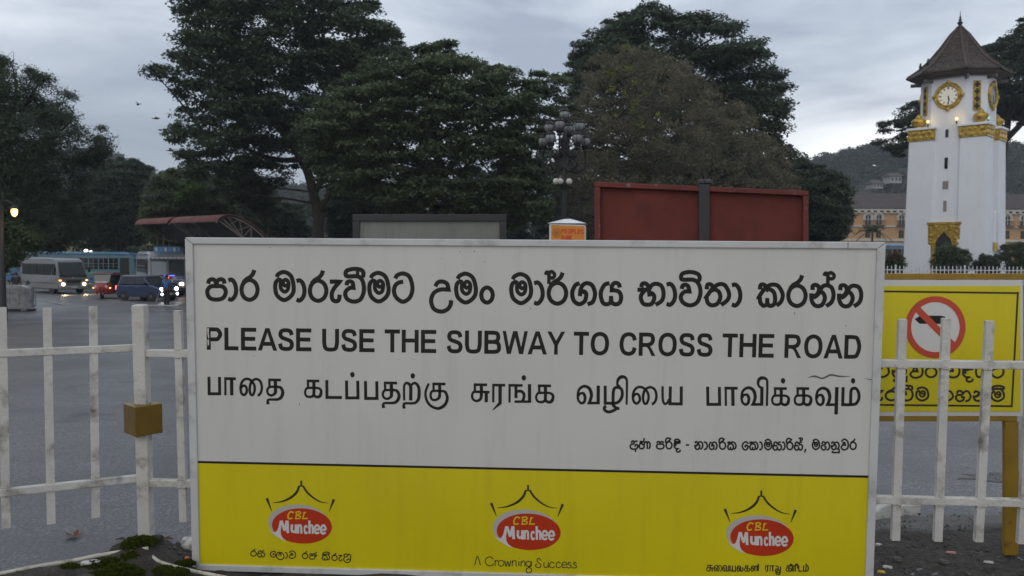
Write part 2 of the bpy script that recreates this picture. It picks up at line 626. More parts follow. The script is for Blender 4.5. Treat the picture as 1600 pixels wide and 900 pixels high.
SI = {  # Sinhala letters as pen strokes
    'pa': ((100, 205, 405, 548), ["135,297 150,252 190,234 228,250 250,300", "362,297 352,252 315,234 272,250 250,300", "250,330 330,334 372,375 378,430 340,495 250,517 160,495 126,430 132,375 175,334 z"]),
    'aa': ((413, 210, 550, 545), ["415,250 462,240 505,290 524,380 510,460 462,517 415,503"]),
    'ra': ((572, 105, 850, 553), ["710,243 790,285 822,381 790,478 710,519 630,478 599,381 630,285 z", "620,285 665,235 715,205 757,160 777,105"]),
    'ma': ((1040, 105, 1350, 553), ["1085,205 1115,160 1195,134 1285,190 1324,340 1300,450 1195,523 1095,460 1067,350 1080,270 1120,240 1150,258", ("1148,250 1140,310 1150,370 1195,408 1240,380 1254,300 1238,255 1207,240 1180,262 1178,300 1205,325 1238,312", 0.9)]),
    'ruu': ((313, 240, 475, 568), ["313,267 455,267! 385,345 343,425 350,510 398,540 440,520 452,447"]),
    'vii': ((500, 62, 812, 570), ["545,318 558,275 597,262 632,285 643,352! 600,352 548,385 528,440 560,510 650,543 740,510 785,410 782,300 750,225 690,192 560,192 533,160 555,112 655,90 750,105 782,150 770,210", ("700,118 700,195", 0.8)]),
    'vi': ((630, 107, 950, 625), ["668,370 680,325 720,310 760,335 775,404! 720,404 675,435 655,490 690,560 785,597 880,555 925,450 922,350 885,275 820,240 690,240 660,215 680,155 790,133 890,160 918,210 905,265"]),
    'tta': ((1178, 125, 1490, 578), ["1222,225 1250,180 1330,154 1420,200 1462,350 1430,480 1333,546 1240,490 1205,400 1225,320 1275,280 1335,268"]),
    'u': ((92, 238, 427, 712), ["180,335 210,282 270,265 340,295 363,378! 250,378 160,425 121,530 160,645 262,683 350,650 392,585 398,525"]),
    'am': ((792, 318, 1004, 588), ["897,348 955,382 977,453 955,525 897,558 840,525 818,453 840,382 z"]),
    'al': ((285, 105, 435, 300), [("291,175 300,140 322,137 335,165 335,300", 0.85), ("335,152 370,128 408,155 410,192 385,217 345,208", 0.85)]),
    'ga': ((630, 258, 1002, 612), ["762,288 700,320 659,420 680,530 755,580 830,540 853,460 845,420 815,402 790,425", "766,470 775,380 810,310 870,288 940,325 975,435 945,545 870,583"]),
    'ya': ((1028, 258, 1365, 612), ["1178,288 1110,310 1060,400 1058,480 1085,560 1135,582 1185,560 1196,520 1198,465", "1198,500 1212,560 1265,582 1320,555 1338,480 1310,410 1250,388 1208,388! 1210,330 1240,290 1280,286 1310,310 1318,350"]),
    'bha': ((52, 265, 442, 615), ["108,347 118,302 155,290 192,312 210,370 222,475", "52,380 200,380", "150,395 108,450 103,510 135,572 195,588 255,570 287,500 278,450 245,425 215,445", "215,375 255,315 320,297 388,330 416,430 392,530 305,590"]),
    'ta': ((978, 275, 1355, 625), ["1015,375 1022,318 1055,302 1090,322 1098,362", "990,510 1045,430 1110,350 1190,303 1270,320 1325,430 1305,520 1215,592", "1012,480 1024,545 1052,583 1100,596 1165,570 1204,490 1185,410 1130,376 1085,392"]),
    'ka': ((72, 280, 453, 632), ["110,378 118,320 150,306 182,322 195,350", "82,515 100,475 150,400 210,335 285,308 365,330 425,440 405,540 340,603", "108,485 117,560 160,602 205,577 214,495", "214,560 230,595 270,603 312,570 320,480 295,405 235,372 190,395"]),
    'na': ((797, 285, 1160, 637), ["840,383 845,325 885,312 922,335 930,385 905,440 860,470 832,455", "823,428 827,520 860,585 915,608 975,585 1012,500 990,430 945,405", "850,490 900,460 940,410 975,340 1035,318 1105,350 1132,450 1105,550 1030,608"]),
    'a': ((75, 150, 185, 305), ["99,188 105,164 121,160 132,180 126,200! 98,204 82,228 90,256 118,267 150,266 172,254 181,228 168,206 150,215 142,236", "132,186 150,166 178,161", "151,264 151,305"]),
    'nna': ((190, 122, 350, 270), ["245,190 215,192 200,225 210,255 240,262 262,245 262,215 240,200 215,180 225,165 250,172 263,150 264,122", "262,215 275,180 295,170 305,195 305,265", "305,195 320,170 340,190 342,235 325,265"]),
    'ri_mark': ((540, 112, 615, 190), ["548,190 544,150 560,122 590,118 612,135"]),
    'di': ((650, 125, 750, 312), ["690,222 670,215 662,190 690,178 735,185! 733,155 700,137 670,147 668,165 700,168 735,170", "735,185 680,200 660,225 680,258 715,262! 695,270 690,292 710,305 735,295 742,275"]),
    'ke': ((35, 170, 120, 282), ["118,200 108,180 85,172 55,188 41,230 58,268 90,277 114,250 110,225 90,215 78,230 88,245"]),
    'sa': ((440, 165, 560, 285), ["438,222 500,222", "462,220 458,190 475,174 494,182 498,202", "453,222 446,254 470,279 496,268 503,232", "503,258 524,280 549,262 552,226 538,209 514,209! 515,186 530,173 548,181"]),
    'ha': ((1075, 165, 1195, 285), ["1090,202 1095,178 1115,172 1130,190 1130,215", "1130,212 1090,218 1082,250 1105,278 1133,268 1140,238 1118,235", "1130,207 1150,177 1173,180 1189,225 1178,265 1150,281"]),
    'va': ((1335, 130, 1440, 282), ["1365,207 1370,185 1387,182 1396,214! 1362,215 1343,242 1360,270 1390,276 1425,255 1434,210 1425,165 1390,137 1362,147 1347,172"]),
    'comma': ((850, 262, 880, 312), ["872,262 870,285 856,310"]),
    'dash': ((812, 205, 858, 222), ["812,213 858,213"]),
    'paapilla': ((1205, 285, 1320, 322), ["1312,270 1312,313! 1225,313 1225,296"]),
    'la': ((305, 725, 390, 805), ["330,768 345,737 370,745 385,780 360,802 325,795 309,765 325,735 350,742 352,768"]),
    'lla': ((935, 745, 1010, 838), ["945,775 950,752 972,750 978,770 950,782 942,808 965,832 990,830 1004,808 985,800 968,812", "978,770 990,750 1006,765 1004,808"]),
    'tail': ((680, 735, 690, 765), ["675,768 688,760 676,750 690,735"]),
    'cap': ((0, 0, 100, 60), ["4,58 8,20 50,4 92,20 96,58"]),
    'loop': ((0, 0, 100, 60), ["8,50 10,20 50,6 88,18 92,44 50,46 8,50"]),
}
TA = {  # Tamil letters
    'pa': ((125, 165, 318, 420), ["147,165 150,402! 296,402! 293,168"]),
    'aa': ((358, 172, 522, 425), [("376,425 374,176", 0.75), ("358,191 522,193", 0.95), ("461,190 464,425", 1.1)]),
    'ai': ((568, 178, 900, 440), [("588,335 606,300 640,290 668,320 670,380 635,418 600,395 586,330 600,250 640,203 690,197 735,222 775,280 782,350 765,405 745,422 722,400 713,330 735,240 800,198 860,230 881,310 870,380 840,420 822,420", 0.85)]),
    'tha': ((940, 190, 1190, 555), [("972,208 1147,211", 0.9), ("985,200 988,305", 0.8), ("1068,210 1072,360 1060,400 1015,425 970,405 957,355 975,318 1000,306 1110,307 1150,325 1172,385 1150,450 1100,480 985,483 963,502 967,550", (1.1, 1.1, 0.9, 0.8, 0.8, 0.8, 0.8, 0.9, 1.0, 1.1, 1.0, 0.8, 0.8, 1.1))]),
    'ka': ((45, 205, 300, 462), [("82,223 257,225", 0.9), ("100,212 101,318", 0.8), ("181,222 183,370 170,430 120,446 75,430 60,380 75,335 110,321 230,322 275,345 283,385 265,435 225,447 192,430 184,400", (1.1, 1.0, 0.9, 0.8, 0.75, 0.75, 0.8, 0.8, 0.9, 1.05, 1.0, 0.9, 0.8))]),
    'tta': ((338, 212, 572, 470), ["361,212 364,453! 572,454"]),
    'dot': ((686, 98, 748, 176), ["#717,98 735,104 746,122 748,140 742,160 730,172 717,176 703,171 691,158 686,138 688,120 699,104"]),
    'rra': ((340, 235, 597, 610), [("370,495 368,310 385,262 410,252 440,270 460,310 460,495", (0.75, 0.75, 0.8, 0.9, 1.0, 1.1, 1.1)), ("460,310 480,270 515,252 550,275 574,330 575,430 560,490 510,531 385,535 364,555 368,608", (0.7, 0.8, 0.9, 1.0, 1.1, 1.0, 0.8, 0.8, 1.1))]),
    'ku': ((650, 245, 988, 622), [("762,265 943,267", 0.9), ("776,250 778,370", 0.75), ("861,265 863,400 850,460 800,488 755,478 737,430 745,385 775,363 900,364 945,385 968,460 945,540 890,590 825,605 740,570 685,500 665,410 680,330 712,258", (1.0, 1.0, 0.8, 0.8, 0.8, 0.8, 0.9, 1.0, 1.1, 0.9, 0.85, 0.8, 0.75))]),
    'su': ((52, 258, 310, 520), [("92,275 277,278", 0.9), ("106,262 108,375", 0.8), ("196,275 197,420 180,480 130,502 85,482 68,435 80,390 115,375 310,380", (1.1, 1.0, 0.8, 0.8, 0.8, 0.9)), ("265,378 265,520", 1.1)]),
    'ra': ((348, 262, 527, 637), [("348,281 527,283", 0.9), ("363,270 362,522", 0.75), ("457,283 457,532! 355,628", (1.15, 1.1, 0.3))]),
    'nga': ((573, 265, 888, 530), [("588,525 590,273", 0.75), ("573,284 770,287", 0.9), ("677,290 678,463", 1.0), ("690,372 745,366 785,400 788,450 768,505", 0.95), ("658,511 888,511", 0.85), ("866,268 866,525", 1.1)]),
    'va': ((53, 278, 380, 552), [("80,440 88,410 118,395 150,400 170,450 160,512 122,532 82,500 69,430 90,340 160,297 230,330 259,420 240,500 225,531! 375,531", (0.8, 0.8, 1.0, 0.9, 0.8, 0.9, 1.1, 1.0, 0.85)), ("354,288 352,548", 1.1)]),
    'zhi': ((425, 140, 768, 670), ["450,290 450,532! 590,532 650,500 685,430 680,350 645,318 600,315 565,360 560,540 580,580 620,605 648,605", "610,605 570,632 500,655 445,630 440,590 465,572", ("660,305 625,285 620,240 640,190 690,165 740,190 752,260 747,555", (0.8, 0.8, 1.2, 0.8, 0.7))]),
    'ya': ((1230, 298, 1532, 562), [("1247,298 1250,480 1275,540 1310,530 1340,480", 0.8), "1355,300 1350,541! 1505,543! 1507,300"]),
    'vi': ((595, 158, 985, 572), [("622,460 630,430 660,415 692,420 712,470 700,532 664,552 624,520 611,450 632,360 702,318 772,350 800,440 782,520 765,550! 910,550", (0.8, 0.8, 1.0, 0.9, 0.8, 0.9, 1.1, 1.0, 0.85)), ("893,310 890,568", 1.1), ("910,325 860,305 840,260 855,202 905,182 955,202 968,270 962,570", (0.8, 0.8, 1.2, 0.8, 0.75))]),
    'vu': ((745, 305, 1065, 690), [("770,465 778,435 806,420 838,425 858,475 848,535 810,555 772,525 759,455 780,365 848,323 918,355 947,445 928,525 912,553! 1050,553", (0.8, 0.8, 1.0, 0.9, 0.8, 0.9, 1.1, 1.0, 0.85)), ("1045,310 1034,690", 1.15)]),
    'ma': ((1103, 310, 1370, 572), ["1132,310 1126,553! 1240,553 1310,538 1350,470 1346,385 1315,333 1275,327 1242,365 1235,553"]),
    'lai': ((0, 0, 100, 100), ["18,55 30,40 45,55 40,85 20,90 8,65 15,25 40,10 58,30 60,92! 85,92 92,60 85,30"]),
    'nn': ((0, 0, 130, 100), ["18,55 30,40 45,55 40,85 20,90 8,65 15,25 40,10 62,30 68,92", "66,60 70,25 85,10 100,25 102,92", "84,10 128,10! 120,10 120,92"]),
    'ja': ((0, 0, 100, 130), ["10,12 45,12 55,40 40,75 15,85 10,60 40,50 75,70 90,100 70,125 30,120 15,105 35,95 75,100 95,60 92,12"]),
    'ii': ((0, 0, 60, 100), ["15,35 30,20 22,8 8,14 8,30! 25,10 45,15 50,40 50,100"]),
}
_st = "0.09,1 0.09,0"
LA = {  # plain bold capitals, unit box, stroke about 0.165
    'P': ((0, 0, 1, 1), ["0.11,1 0.11,0", "0.11,0.083 0.50,0.083! 0.72,0.11 0.885,0.30 0.72,0.50 0.50,0.53! 0.11,0.53"]),
    'L': ((0, 0, 1, 1), ["0.11,0 0.11,0.917! 1,0.917"]),
    'E': ((0, 0, 1, 1), ["1,0.083 0.11,0.083! 0.11,0.917! 1,0.917", "0.11,0.485 0.93,0.485"]),
    'A': ((0, 0, 1, 1), ["#0,1 0.395,0 0.605,0 1,1 0.79,1 0.5,0.20 0.21,1", "0.22,0.70 0.78,0.70"]),
    'S': ((0, 0, 1, 1), ["0.88,0.30 0.78,0.13 0.50,0.083 0.22,0.12 0.125,0.27 0.23,0.41 0.52,0.485 0.80,0.57 0.89,0.73 0.78,0.88 0.50,0.917 0.20,0.87 0.09,0.68"]),
    'U': ((0, 0, 1, 1), ["0.11,0 0.11,0.62! 0.20,0.86 0.50,0.917 0.80,0.86 0.89,0.62! 0.89,0"]),
    'T': ((0, 0, 1, 1), ["0,0.083 1,0.083", "0.5,0.083 0.5,1"]),
    'H': ((0, 0, 1, 1), ["0.11,0 0.11,1", "0.89,0 0.89,1", "0.11,0.47 0.89,0.47"]),
    'B': ((0, 0, 1, 1), ["0.11,0.5 0.11,0.917! 0.60,0.917! 0.82,0.87 0.89,0.71 0.80,0.53 0.58,0.485! 0.11,0.485", "0.11,0.55 0.11,0.083! 0.56,0.083! 0.76,0.12 0.83,0.28 0.76,0.43 0.56,0.485"]),
    'W': ((0, 0, 1, 1), ["#0,0 0.14,0 0.26,0.70 0.415,0 0.585,0 0.74,0.70 0.86,0 1,0 0.82,1 0.665,1 0.5,0.28 0.335,1 0.18,1"]),
    'Y': ((0, 0, 1, 1), ["#0,0 0.22,0 0.5,0.40 0.78,0 1,0 0.60,0.59 0.60,1 0.40,1 0.40,0.59"]),
    'O': ((0, 0, 1, 1), ["0.5,0.078 0.80,0.19 0.90,0.5 0.80,0.81 0.5,0.922 0.20,0.81 0.10,0.5 0.20,0.19 z"]),
    'C': ((0, 0, 1, 1), ["0.91,0.34 0.80,0.15 0.52,0.078 0.22,0.18 0.10,0.5 0.22,0.82 0.52,0.922 0.80,0.85 0.91,0.65"]),
    'R': ((0, 0, 1, 1), ["0.10,1 0.10,0", "0.10,0.083 0.52,0.083! 0.74,0.12 0.83,0.29 0.74,0.46 0.52,0.53! 0.10,0.53", "#0.42,0.55 0.60,0.54 0.72,0.64 1.0,1 0.76,1 0.56,0.70 0.42,0.60"]),
    'D': ((0, 0, 1, 1), ["0.11,0 0.11,0.917! 0.46,0.917! 0.74,0.86 0.89,0.5 0.74,0.14 0.46,0.083! 0.11,0.083"]),
    'K': ((0, 0, 1, 1), ["0.11,0 0.11,1", "0.92,0 0.20,0.60", "0.40,0.42 0.92,1"]),
    'N': ((0, 0, 1, 1), ["0.11,1 0.11,0", "0.11,0.02 0.89,0.98", "0.89,1 0.89,0"]),
    "'": ((0, 0, 1, 1), ["0.5,0 0.5,0.3"]),
}
ADV = dict(P=.93, L=.853, E=.93, A=1.008, S=.93, U=1.008, T=.853, H=1.008, B=1.008, W=1.318, Y=.93, O=1.086, C=1.008, R=1.008, D=1.008, K=1.008, N=1.008)
ADV["'"] = .35


def latin(text, tl, tr, bl, br, w):
    """capitals between a top line and a base line given in pixels"""
    tot = sum(ADV.get(c, .42) for c in text) - 0.06
    out = []
    x = -0.03
    for c in text:
        a = ADV.get(c, .42)
        if c != ' ':
            pad = 0.0 if c in 'AYW' else 0.075 if c != 'T' else 0.03
            u0, u1 = (x + pad) / tot, (x + a - pad) / tot
            for st in glyph(LA, c, (0, 0, 1, 1), 1):
                f = lambda q: (lambda u, v: ((tl[0] + (tr[0] - tl[0]) * u) * (1 - v) + (bl[0] + (br[0] - bl[0]) * u) * v,
                                             (tl[1] + (tr[1] - tl[1]) * u) * (1 - v) + (bl[1] + (br[1] - bl[1]) * u) * v))(u0 + (u1 - u0) * q[0], q[1])
                if st[0] == 'poly':
                    out.append(('poly', [f(q) for q in st[1]]))
                else:
                    out.append(([f(q) for q in st[0]], w, st[2]))
        x += a
    return out


# ------------------------------------------------------------ ground
def sheet(name, xs, ys, zf, m, label=None):
    vs, fs = [], []
    for y in ys:
        for x in xs:
            vs.append((x, y, zf(x, y)))
    n = len(xs)
    for j in range(len(ys) - 1):
        for i in range(n - 1):
            fs.append((j * n + i, j * n + i + 1, (j + 1) * n + i + 1, (j + 1) * n + i))
    mb = MB()
    mb.add(vs, fs)
    o = mb.build(name, m)
    o['kind'] = 'structure'
    for p in o.data.polygons:
        p.use_smooth = True
    return o


M['earth'] = mat('earth', (0.07, 0.075, 0.05), 0.9, var=0.3, vscale=0.2)
gx = [-520, -300, -150, -80, -50, -30, -20, -10, -5, 0, 5, 7, 9, 11, 13, 15, 17, 20, 30, 50, 80, 150, 300, 520]
gy = [-60, -20, 0, 3, 4.6, 7, 10, 13, 16, 19, 22, 26, 32, 40, 49.6, 60, 80, 120, 200, 400, 620]
sheet('ground', gx, gy, lambda x, y: ground_z(x, y) - 0.03, M['earth'])

# wet asphalt
m = D.materials.new('asphalt')
m.use_nodes = True
t = m.node_tree
b = t.nodes['Principled BSDF']
g = nn(t, 'ShaderNodeNewGeometry')
nA = nn(t, 'ShaderNodeTexNoise'); nA.inputs['Scale'].default_value = 55; nA.inputs['Detail'].default_value = 4
nB = nn(t, 'ShaderNodeTexNoise'); nB.inputs['Scale'].default_value = 0.55; nB.inputs['Detail'].default_value = 6
nC = nn(t, 'ShaderNodeTexNoise'); nC.inputs['Scale'].default_value = 7.0; nC.inputs['Detail'].default_value = 8; nC.inputs['Roughness'].default_value = 0.7
for n in (nA, nB, nC):
    t.links.new(g.outputs['Position'], n.inputs['Vector'])
c1 = ramp(t, nA.outputs['Fac'], [(0.36, (0.045, 0.045, 0.049)), (0.52, (0.10, 0.10, 0.105)), (0.66, (0.24, 0.24, 0.24))])
nD = nn(t, 'ShaderNodeTexNoise'); nD.inputs['Scale'].default_value = 0.9; nD.inputs['Detail'].default_value = 9; nD.inputs['Roughness'].default_value = 0.68
t.links.new(g.outputs['Position'], nD.inputs['Vector'])
c2_ = mixc(t, maprange(t, nB.outputs['Fac'], 0.40, 0.66, 0.0, 0.7), c1.outputs['Color'], (0.070, 0.070, 0.075))
c2_ = mixc(t, maprange(t, nD.outputs['Fac'], 0.56, 0.70, 0.0, 0.75), c2_, (0.030, 0.030, 0.033))
c2_ = mixc(t, maprange(t, nC.outputs['Fac'], 0.60, 0.70, 0.0, 0.6), c2_, (0.20, 0.20, 0.20))
t.links.new(c2_, b.inputs['Base Color'])
rr = math_(t, 'ADD', maprange(t, nB.outputs['Fac'], 0.3, 0.7, 0.38, 0.47), maprange(t, nC.outputs['Fac'], 0.35, 0.65, -0.02, 0.03))
t.links.new(rr, b.inputs['Roughness'])
bn = nn(t, 'ShaderNodeBump'); bn.inputs['Strength'].default_value = 0.45; bn.inputs['Distance'].default_value = 0.012
hh = nA.outputs['Fac']
t.links.new(hh, bn.inputs['Height'])
t.links.new(bn.outputs[0], b.inputs['Normal'])
M['asphalt'] = m
rx = [-70, -40, -25, -15, -8, -4, -2, 0, 2, 4, 5, 7, 9, 11, 13, 15, 17, 20, 30, 60, 120]
ry = [3.4, 4.6, 7, 10, 13, 16, 19, 22, 26, 32, 40, 49.6, 60, 80, 100]
sheet('road', rx, ry, lambda x, y: ground_z(x, y) + 0.0, M['asphalt'])

# planted island under the big trees
M['island_grass'] = mat('island_grass', (0.045, 0.06, 0.028), 0.9, var=.5, vscale=1.5, dirt=(0.09, 0.08, 0.06), dscale=.8, bump=.8, bscale=20)
mb = MB()
ring_ = []
for i in range(48):
    a = i / 48 * 6.283
    ca, sa = math.cos(a), math.sin(a)
    x = -1.0 + 15.0 * math.copysign(abs(ca) ** .6, ca)
    y = 55 + 20.0 * math.copysign(abs(sa) ** .6, sa)
    ring_.append((x, y))
mb.add([(x, y, ground_z(x, y) + .14) for x, y in ring_] + [(x, y, ground_z(x, y) - .05) for x, y in ring_] + [(-1.0 + (x + 1.0) * .5, 55 + (y - 55) * .5, ground_z(x, 55 + (y - 55) * .5) + .2) for x, y in ring_] + [(-1.0, 55, -1.15)],
       [(i, (i + 1) % 48, 96 + (i + 1) % 48, 96 + i) for i in range(48)] + [(i, 48 + i, 48 + (i + 1) % 48, (i + 1) % 48) for i in range(48)] + [(96 + i, 96 + (i + 1) % 48, 144) for i in range(48)])
o = mb.build('lawn', M['island_grass'])
o['kind'] = 'structure'

# worn lane line
M['lane_paint'] = mat('lane_paint', (0.30, 0.30, 0.29), 0.6, dirt=(0.08, 0.08, 0.085), dscale=3, dlo=0.42, dhi=0.6)
mb = MB()
for a, b2, dd in (((70, 470), (108, 477), 0.10), ((168, 468), (222, 476), 0.10), ((262, 479), (330, 484), 0.12)):
    def gp(q):
        d = ray(*q)
        s = 10.0
        for _ in range(30):
            p = CAMP + d * s
            s -= (p.z - ground_z(p.x, p.y) - 0.006) / d.z
        return CAMP + d * s
    A_, B_ = gp(a), gp(b2)
    up2 = Vector((0, dd * 2.5, 0))
    mb.add([A_ - up2, B_ - up2, B_ + up2, A_ + up2], [(0, 1, 2, 3)])
o = mb.build('road_marking', M['lane_paint'])
o['kind'] = 'structure'

# pavement the photographer stands on (out of frame, but real)
M['paving'] = mat('paving', (0.24, 0.22, 0.2), 0.8, var=0.15, bump=0.4)
sheet('pavement', [-9, -4, 0, 4, 9], [-8, -4, 0, 2.3, 3.2], lambda x, y: -0.10, M['paving'])

# planting bed / traffic island soil
rng = random.Random(4)
outl = [(-6.0, 2.2), (-3.4, 3.46), (-2.55, 3.99), (-2.16, 4.25), (-2.02, 4.42), (-1.84, 4.62), (-0.5, 4.86), (1.0, 5.14), (2.75, 5.48), (6.5, 6.2), (6.5, 2.9), (0, 2.9), (-6.0, 2.1)]
OUTL = [Vector((x, y, 0)) for x, y in outl]


def inpoly(x, y, poly):
    c = False
    n = len(poly)
    for i in range(n):
        x1, y1 = poly[i]
        x2, y2 = poly[(i + 1) % n]
        if (y1 > y) != (y2 > y) and x < (x2 - x1) * (y - y1) / (y2 - y1) + x1:
            c = not c
    return c


def bed_z(x, y):
    left = smooth(-1.55, -1.95, x)
    z = -0.125 + 0.10 * left
    z += 0.06 * math.exp(-((x + 1.9) ** 2 + (y - 4.43) ** 2) / 0.02)
    z += 0.012 * math.sin(9 * x + 3 * y) * math.cos(11 * y - 4 * x)
    return z


xs = np.concatenate([np.arange(-6, -2.8, .2), np.arange(-2.8, -1.4, .04), np.arange(-1.4, 1.7, .15), np.arange(1.7, 2.9, .04), np.arange(2.9, 6.5, .25)])
ys = np.concatenate([np.arange(2.9, 3.9, .1), np.arange(3.9, 5.6, .04), np.arange(5.6, 6.3, .1)])
mb = MB()
idx = {}
for j, y in enumerate(ys):
    for i, x in enumerate(xs):
        if inpoly(x, y, outl):
            idx[(i, j)] = len(mb.v)
            mb.v.append(Vector((x, y, bed_z(x, y) + rng.gauss(0, 0.006))))
for (i, j) in list(idx):
    q = [(i, j), (i + 1, j), (i + 1, j + 1), (i, j + 1)]
    if all(k in idx for k in q):
        mb.f.append(tuple(idx[k] for k in q))
o = mb.build('soil_bed', M['soil'], smooth_=True)
o['kind'] = 'structure'

# kerb behind the fence, broken whitewash
ker = thing('kerb', 'rough whitewashed kerb stones edging the soil bed behind the fence', 'kerb', (0, 5.0, -0.14))
kl = [Vector((-1.80, 4.65, 0)), Vector((-0.5, 4.89, 0)), Vector((1.0, 5.17, 0)), Vector((2.05, 5.39, 0)), Vector((2.62, 5.52, 0))]
for a, b2 in zip(kl, kl[1:]):
    nseg = max(1, round((b2 - a).length / 0.55))
    for k in range(nseg):
        p = a.lerp(b2, (k + .01) / nseg)
        q = a.lerp(b2, (k + .97) / nseg)
        e = (q - p).normalized()
        nr = Vector((-e.y, e.x, 0))
        mb = MB()
        N = 7
        for i in range(N + 1):
            c = p.lerp(q, i / N)
            for (u, z) in ((-0.07, -0.16), (-0.065, -0.055), (0.05, -0.05), (0.07, -0.16)):
                mb.v.append(c + nr * (u + rng.gauss(0, .006)) + Vector((0, 0, z + rng.gauss(0, .008))))
        for i in range(N):
            for j in range(3):
                mb.f.append((i * 4 + j, i * 4 + j + 1, (i + 1) * 4 + j + 1, (i + 1) * 4 + j))
        mb.f += [(0, 1, 2, 3), tuple(N * 4 + j for j in (3, 2, 1, 0))]
        mb.build('kerb_stone', M['kerb_white'], ker, world=True, bevel=0.012)


# ------------------------------------------------------------ the big sign
YAW, LEAN = R(-3.25), R(2.25)
SN = Vector((math.sin(YAW) * math.cos(LEAN), -math.cos(YAW) * math.cos(LEAN), -math.sin(LEAN)))
SP0 = Vector((0, 4.27, 1.0))


def on_plane(p0, n):
    def f(px, py, off=0.0):
        d = ray(px, py)
        return CAMP + d * (n.dot(p0 - CAMP) / n.dot(d)) + n * off
    return f


SPL = on_plane(SP0, SN)
TL, TR, BR, BL = (290, 371), (1383, 378.5), (1363, 921), (301.5, 890)


def lerp2(a, b, t):
    return (a[0] + (b[0] - a[0]) * t, a[1] + (b[1] - a[1]) * t)


def SU(u, v, off=0.0):
    """point on the sign by fractions of its width and height"""
    a, b2, c, d = SPL(*TL), SPL(*TR), SPL(*BR), SPL(*BL)
    return (a.lerp(b2, u)).lerp(d.lerp(c, u), v) + SN * off


sroot_loc = SU(0.5, 1.0)
sign = thing('notice_board', 'big white notice board with black lettering and a yellow lower strip of red logos', 'sign', sroot_loc)


def quad_slab(mb, u0, v0, u1, v1, o0, o1):
    mb.prism([SU(u0, v0, o1), SU(u1, v0, o1), SU(u1, v1, o1), SU(u0, v1, o1)], -SN * (o1 - o0))


mb = MB(); quad_slab(mb, 0.004, 0.006, 0.996, 0.6657, -0.022, 0.0); mb.build('white_panel', M['sign_white'], sign, world=True)
mb = MB(); quad_slab(mb, 0.004, 0.6723, 0.996, 0.994, -0.022, 0.0); mb.build('yellow_panel', M['sign_yellow'], sign, world=True)
mb = MB(); quad_slab(mb, 0.006, 0.6658, 0.994, 0.6722, -0.022, 0.0012); mb.build('dividing_line', M['ink'], sign, world=True)
fr = 0.0115
fv = 0.0185
mb = MB(); mb.prism([SU(0, 0, .012), SU(1, 0, .012), SU(1 - fr, fv, .012), SU(fr, fv, .012)], -SN * .05)
top_fr = mb.build('frame_edge', M['sign_frame'], sign, world=True, bevel=0.003)
mb = MB(); mb.prism([SU(0, 0.003, .0118), SU(fr, fv + .001, .0118), SU(fr, 1 - fv, .0118), SU(0, 1, .0118)], -SN * .05)
mb.build('frame_edge', M['sign_frame'], sign, world=True, bevel=0.003)
mb = MB(); mb.prism([SU(1, 0.003, .0118), SU(1, 1, .0118), SU(1 - fr, 1 - fv, .0118), SU(1 - fr, fv + .001, .0118)], -SN * .05)
mb.build('frame_edge', M['sign_frame'], sign, world=True, bevel=0.003)
mb = MB(); mb.prism([SU(fr * .2, 1, .0116), SU(fr, 1 - fv, .0116), SU(1 - fr, 1 - fv, .0116), SU(1 - fr * .2, 1, .0116)], -SN * .05)
mb.build('frame_edge', M['sign_frame'], sign, world=True, bevel=0.003)
# back bracing
for u in (0.15, 0.5, 0.85):
    mb = MB()
    mb.prism([SU(u - .006, 0.02, -.023), SU(u + .006, 0.02, -.023), SU(u + .006, 1.03, -.023), SU(u - .006, 1.03, -.023)], -SN * .03)
    mb.build('back_brace', M['black_metal'], sign, world=True)

S8 = 1600 / 180.0
A0 = (310, 410)
W1 = 6.7
ls = line_of(SI, [('pa', 100, 205, 405, 548), ('aa', 413, 210, 550, 545), ('ra', 572, 105, 850, 553), ('ma', 1040, 105, 1350, 553), ('aa', 1360, 220, 1500, 557)], A0, S8, W1)
ls += line_of(SI, [('ra', 10, 113, 295, 568), ('ruu', 313, 240, 475, 568), ('vii', 500, 62, 812, 572), ('ma', 835, 117, 1157, 573), ('tta', 1178, 125, 1490, 578)], (480, 410), S8, W1)
ls += line_of(SI, [('u', 92, 238, 427, 712), ('ma', 440, 127, 770, 588), ('am', 792, 318, 1004, 588), ('ma', 1205, 133, 1537, 597)], (660, 410), S8, W1)
ls += line_of(SI, [('aa', 127, 248, 277, 600), ('ra', 302, 140, 605, 608), ('al', 285, 105, 435, 300), ('ga', 630, 258, 1002, 612), ('ya', 1028, 258, 1365, 612)], (820, 410), S8, W1)
ls += line_of(SI, [('bha', 52, 265, 442, 615), ('aa', 455, 268, 605, 617), ('vi', 630, 107, 950, 625), ('ta', 978, 275, 1355, 625), ('aa', 1362, 277, 1510, 627)], (990, 410), S8, W1)
ls += line_of(SI, [('ka', 72, 280, 453, 632), ('ra', 475, 178, 775, 640), ('na', 797, 285, 1160, 637), ('al', 997, 120, 1165, 310), ('na', 1183, 290, 1545, 640)], (1175, 410), S8, W1)
letters(sign, 'sinhala_word', SPL, ls, M['ink'], split=14)
letters(sign, 'english_word', SPL, latin('PLEASE USE THE SUBWAY TO CROSS THE ROAD', (322, 511.5), (1347.5, 523.7), (322.4, 546.5), (1346, 560.8), 6.3), M['ink'], split=12)
W3 = 4.8
lt = line_of(TA, [('pa', 125, 165, 318, 420), ('aa', 358, 172, 522, 425), ('ai', 568, 178, 900, 440), ('tha', 940, 190, 1190, 555)], (310, 570), S8, W3)
lt += line_of(TA, [('ka', 45, 205, 300, 462), ('tta', 338, 212, 572, 470), ('pa', 612, 218, 818, 478), ('dot', 686, 98, 748, 176), ('pa', 875, 225, 1082, 485)], (470, 570), S8, W3)
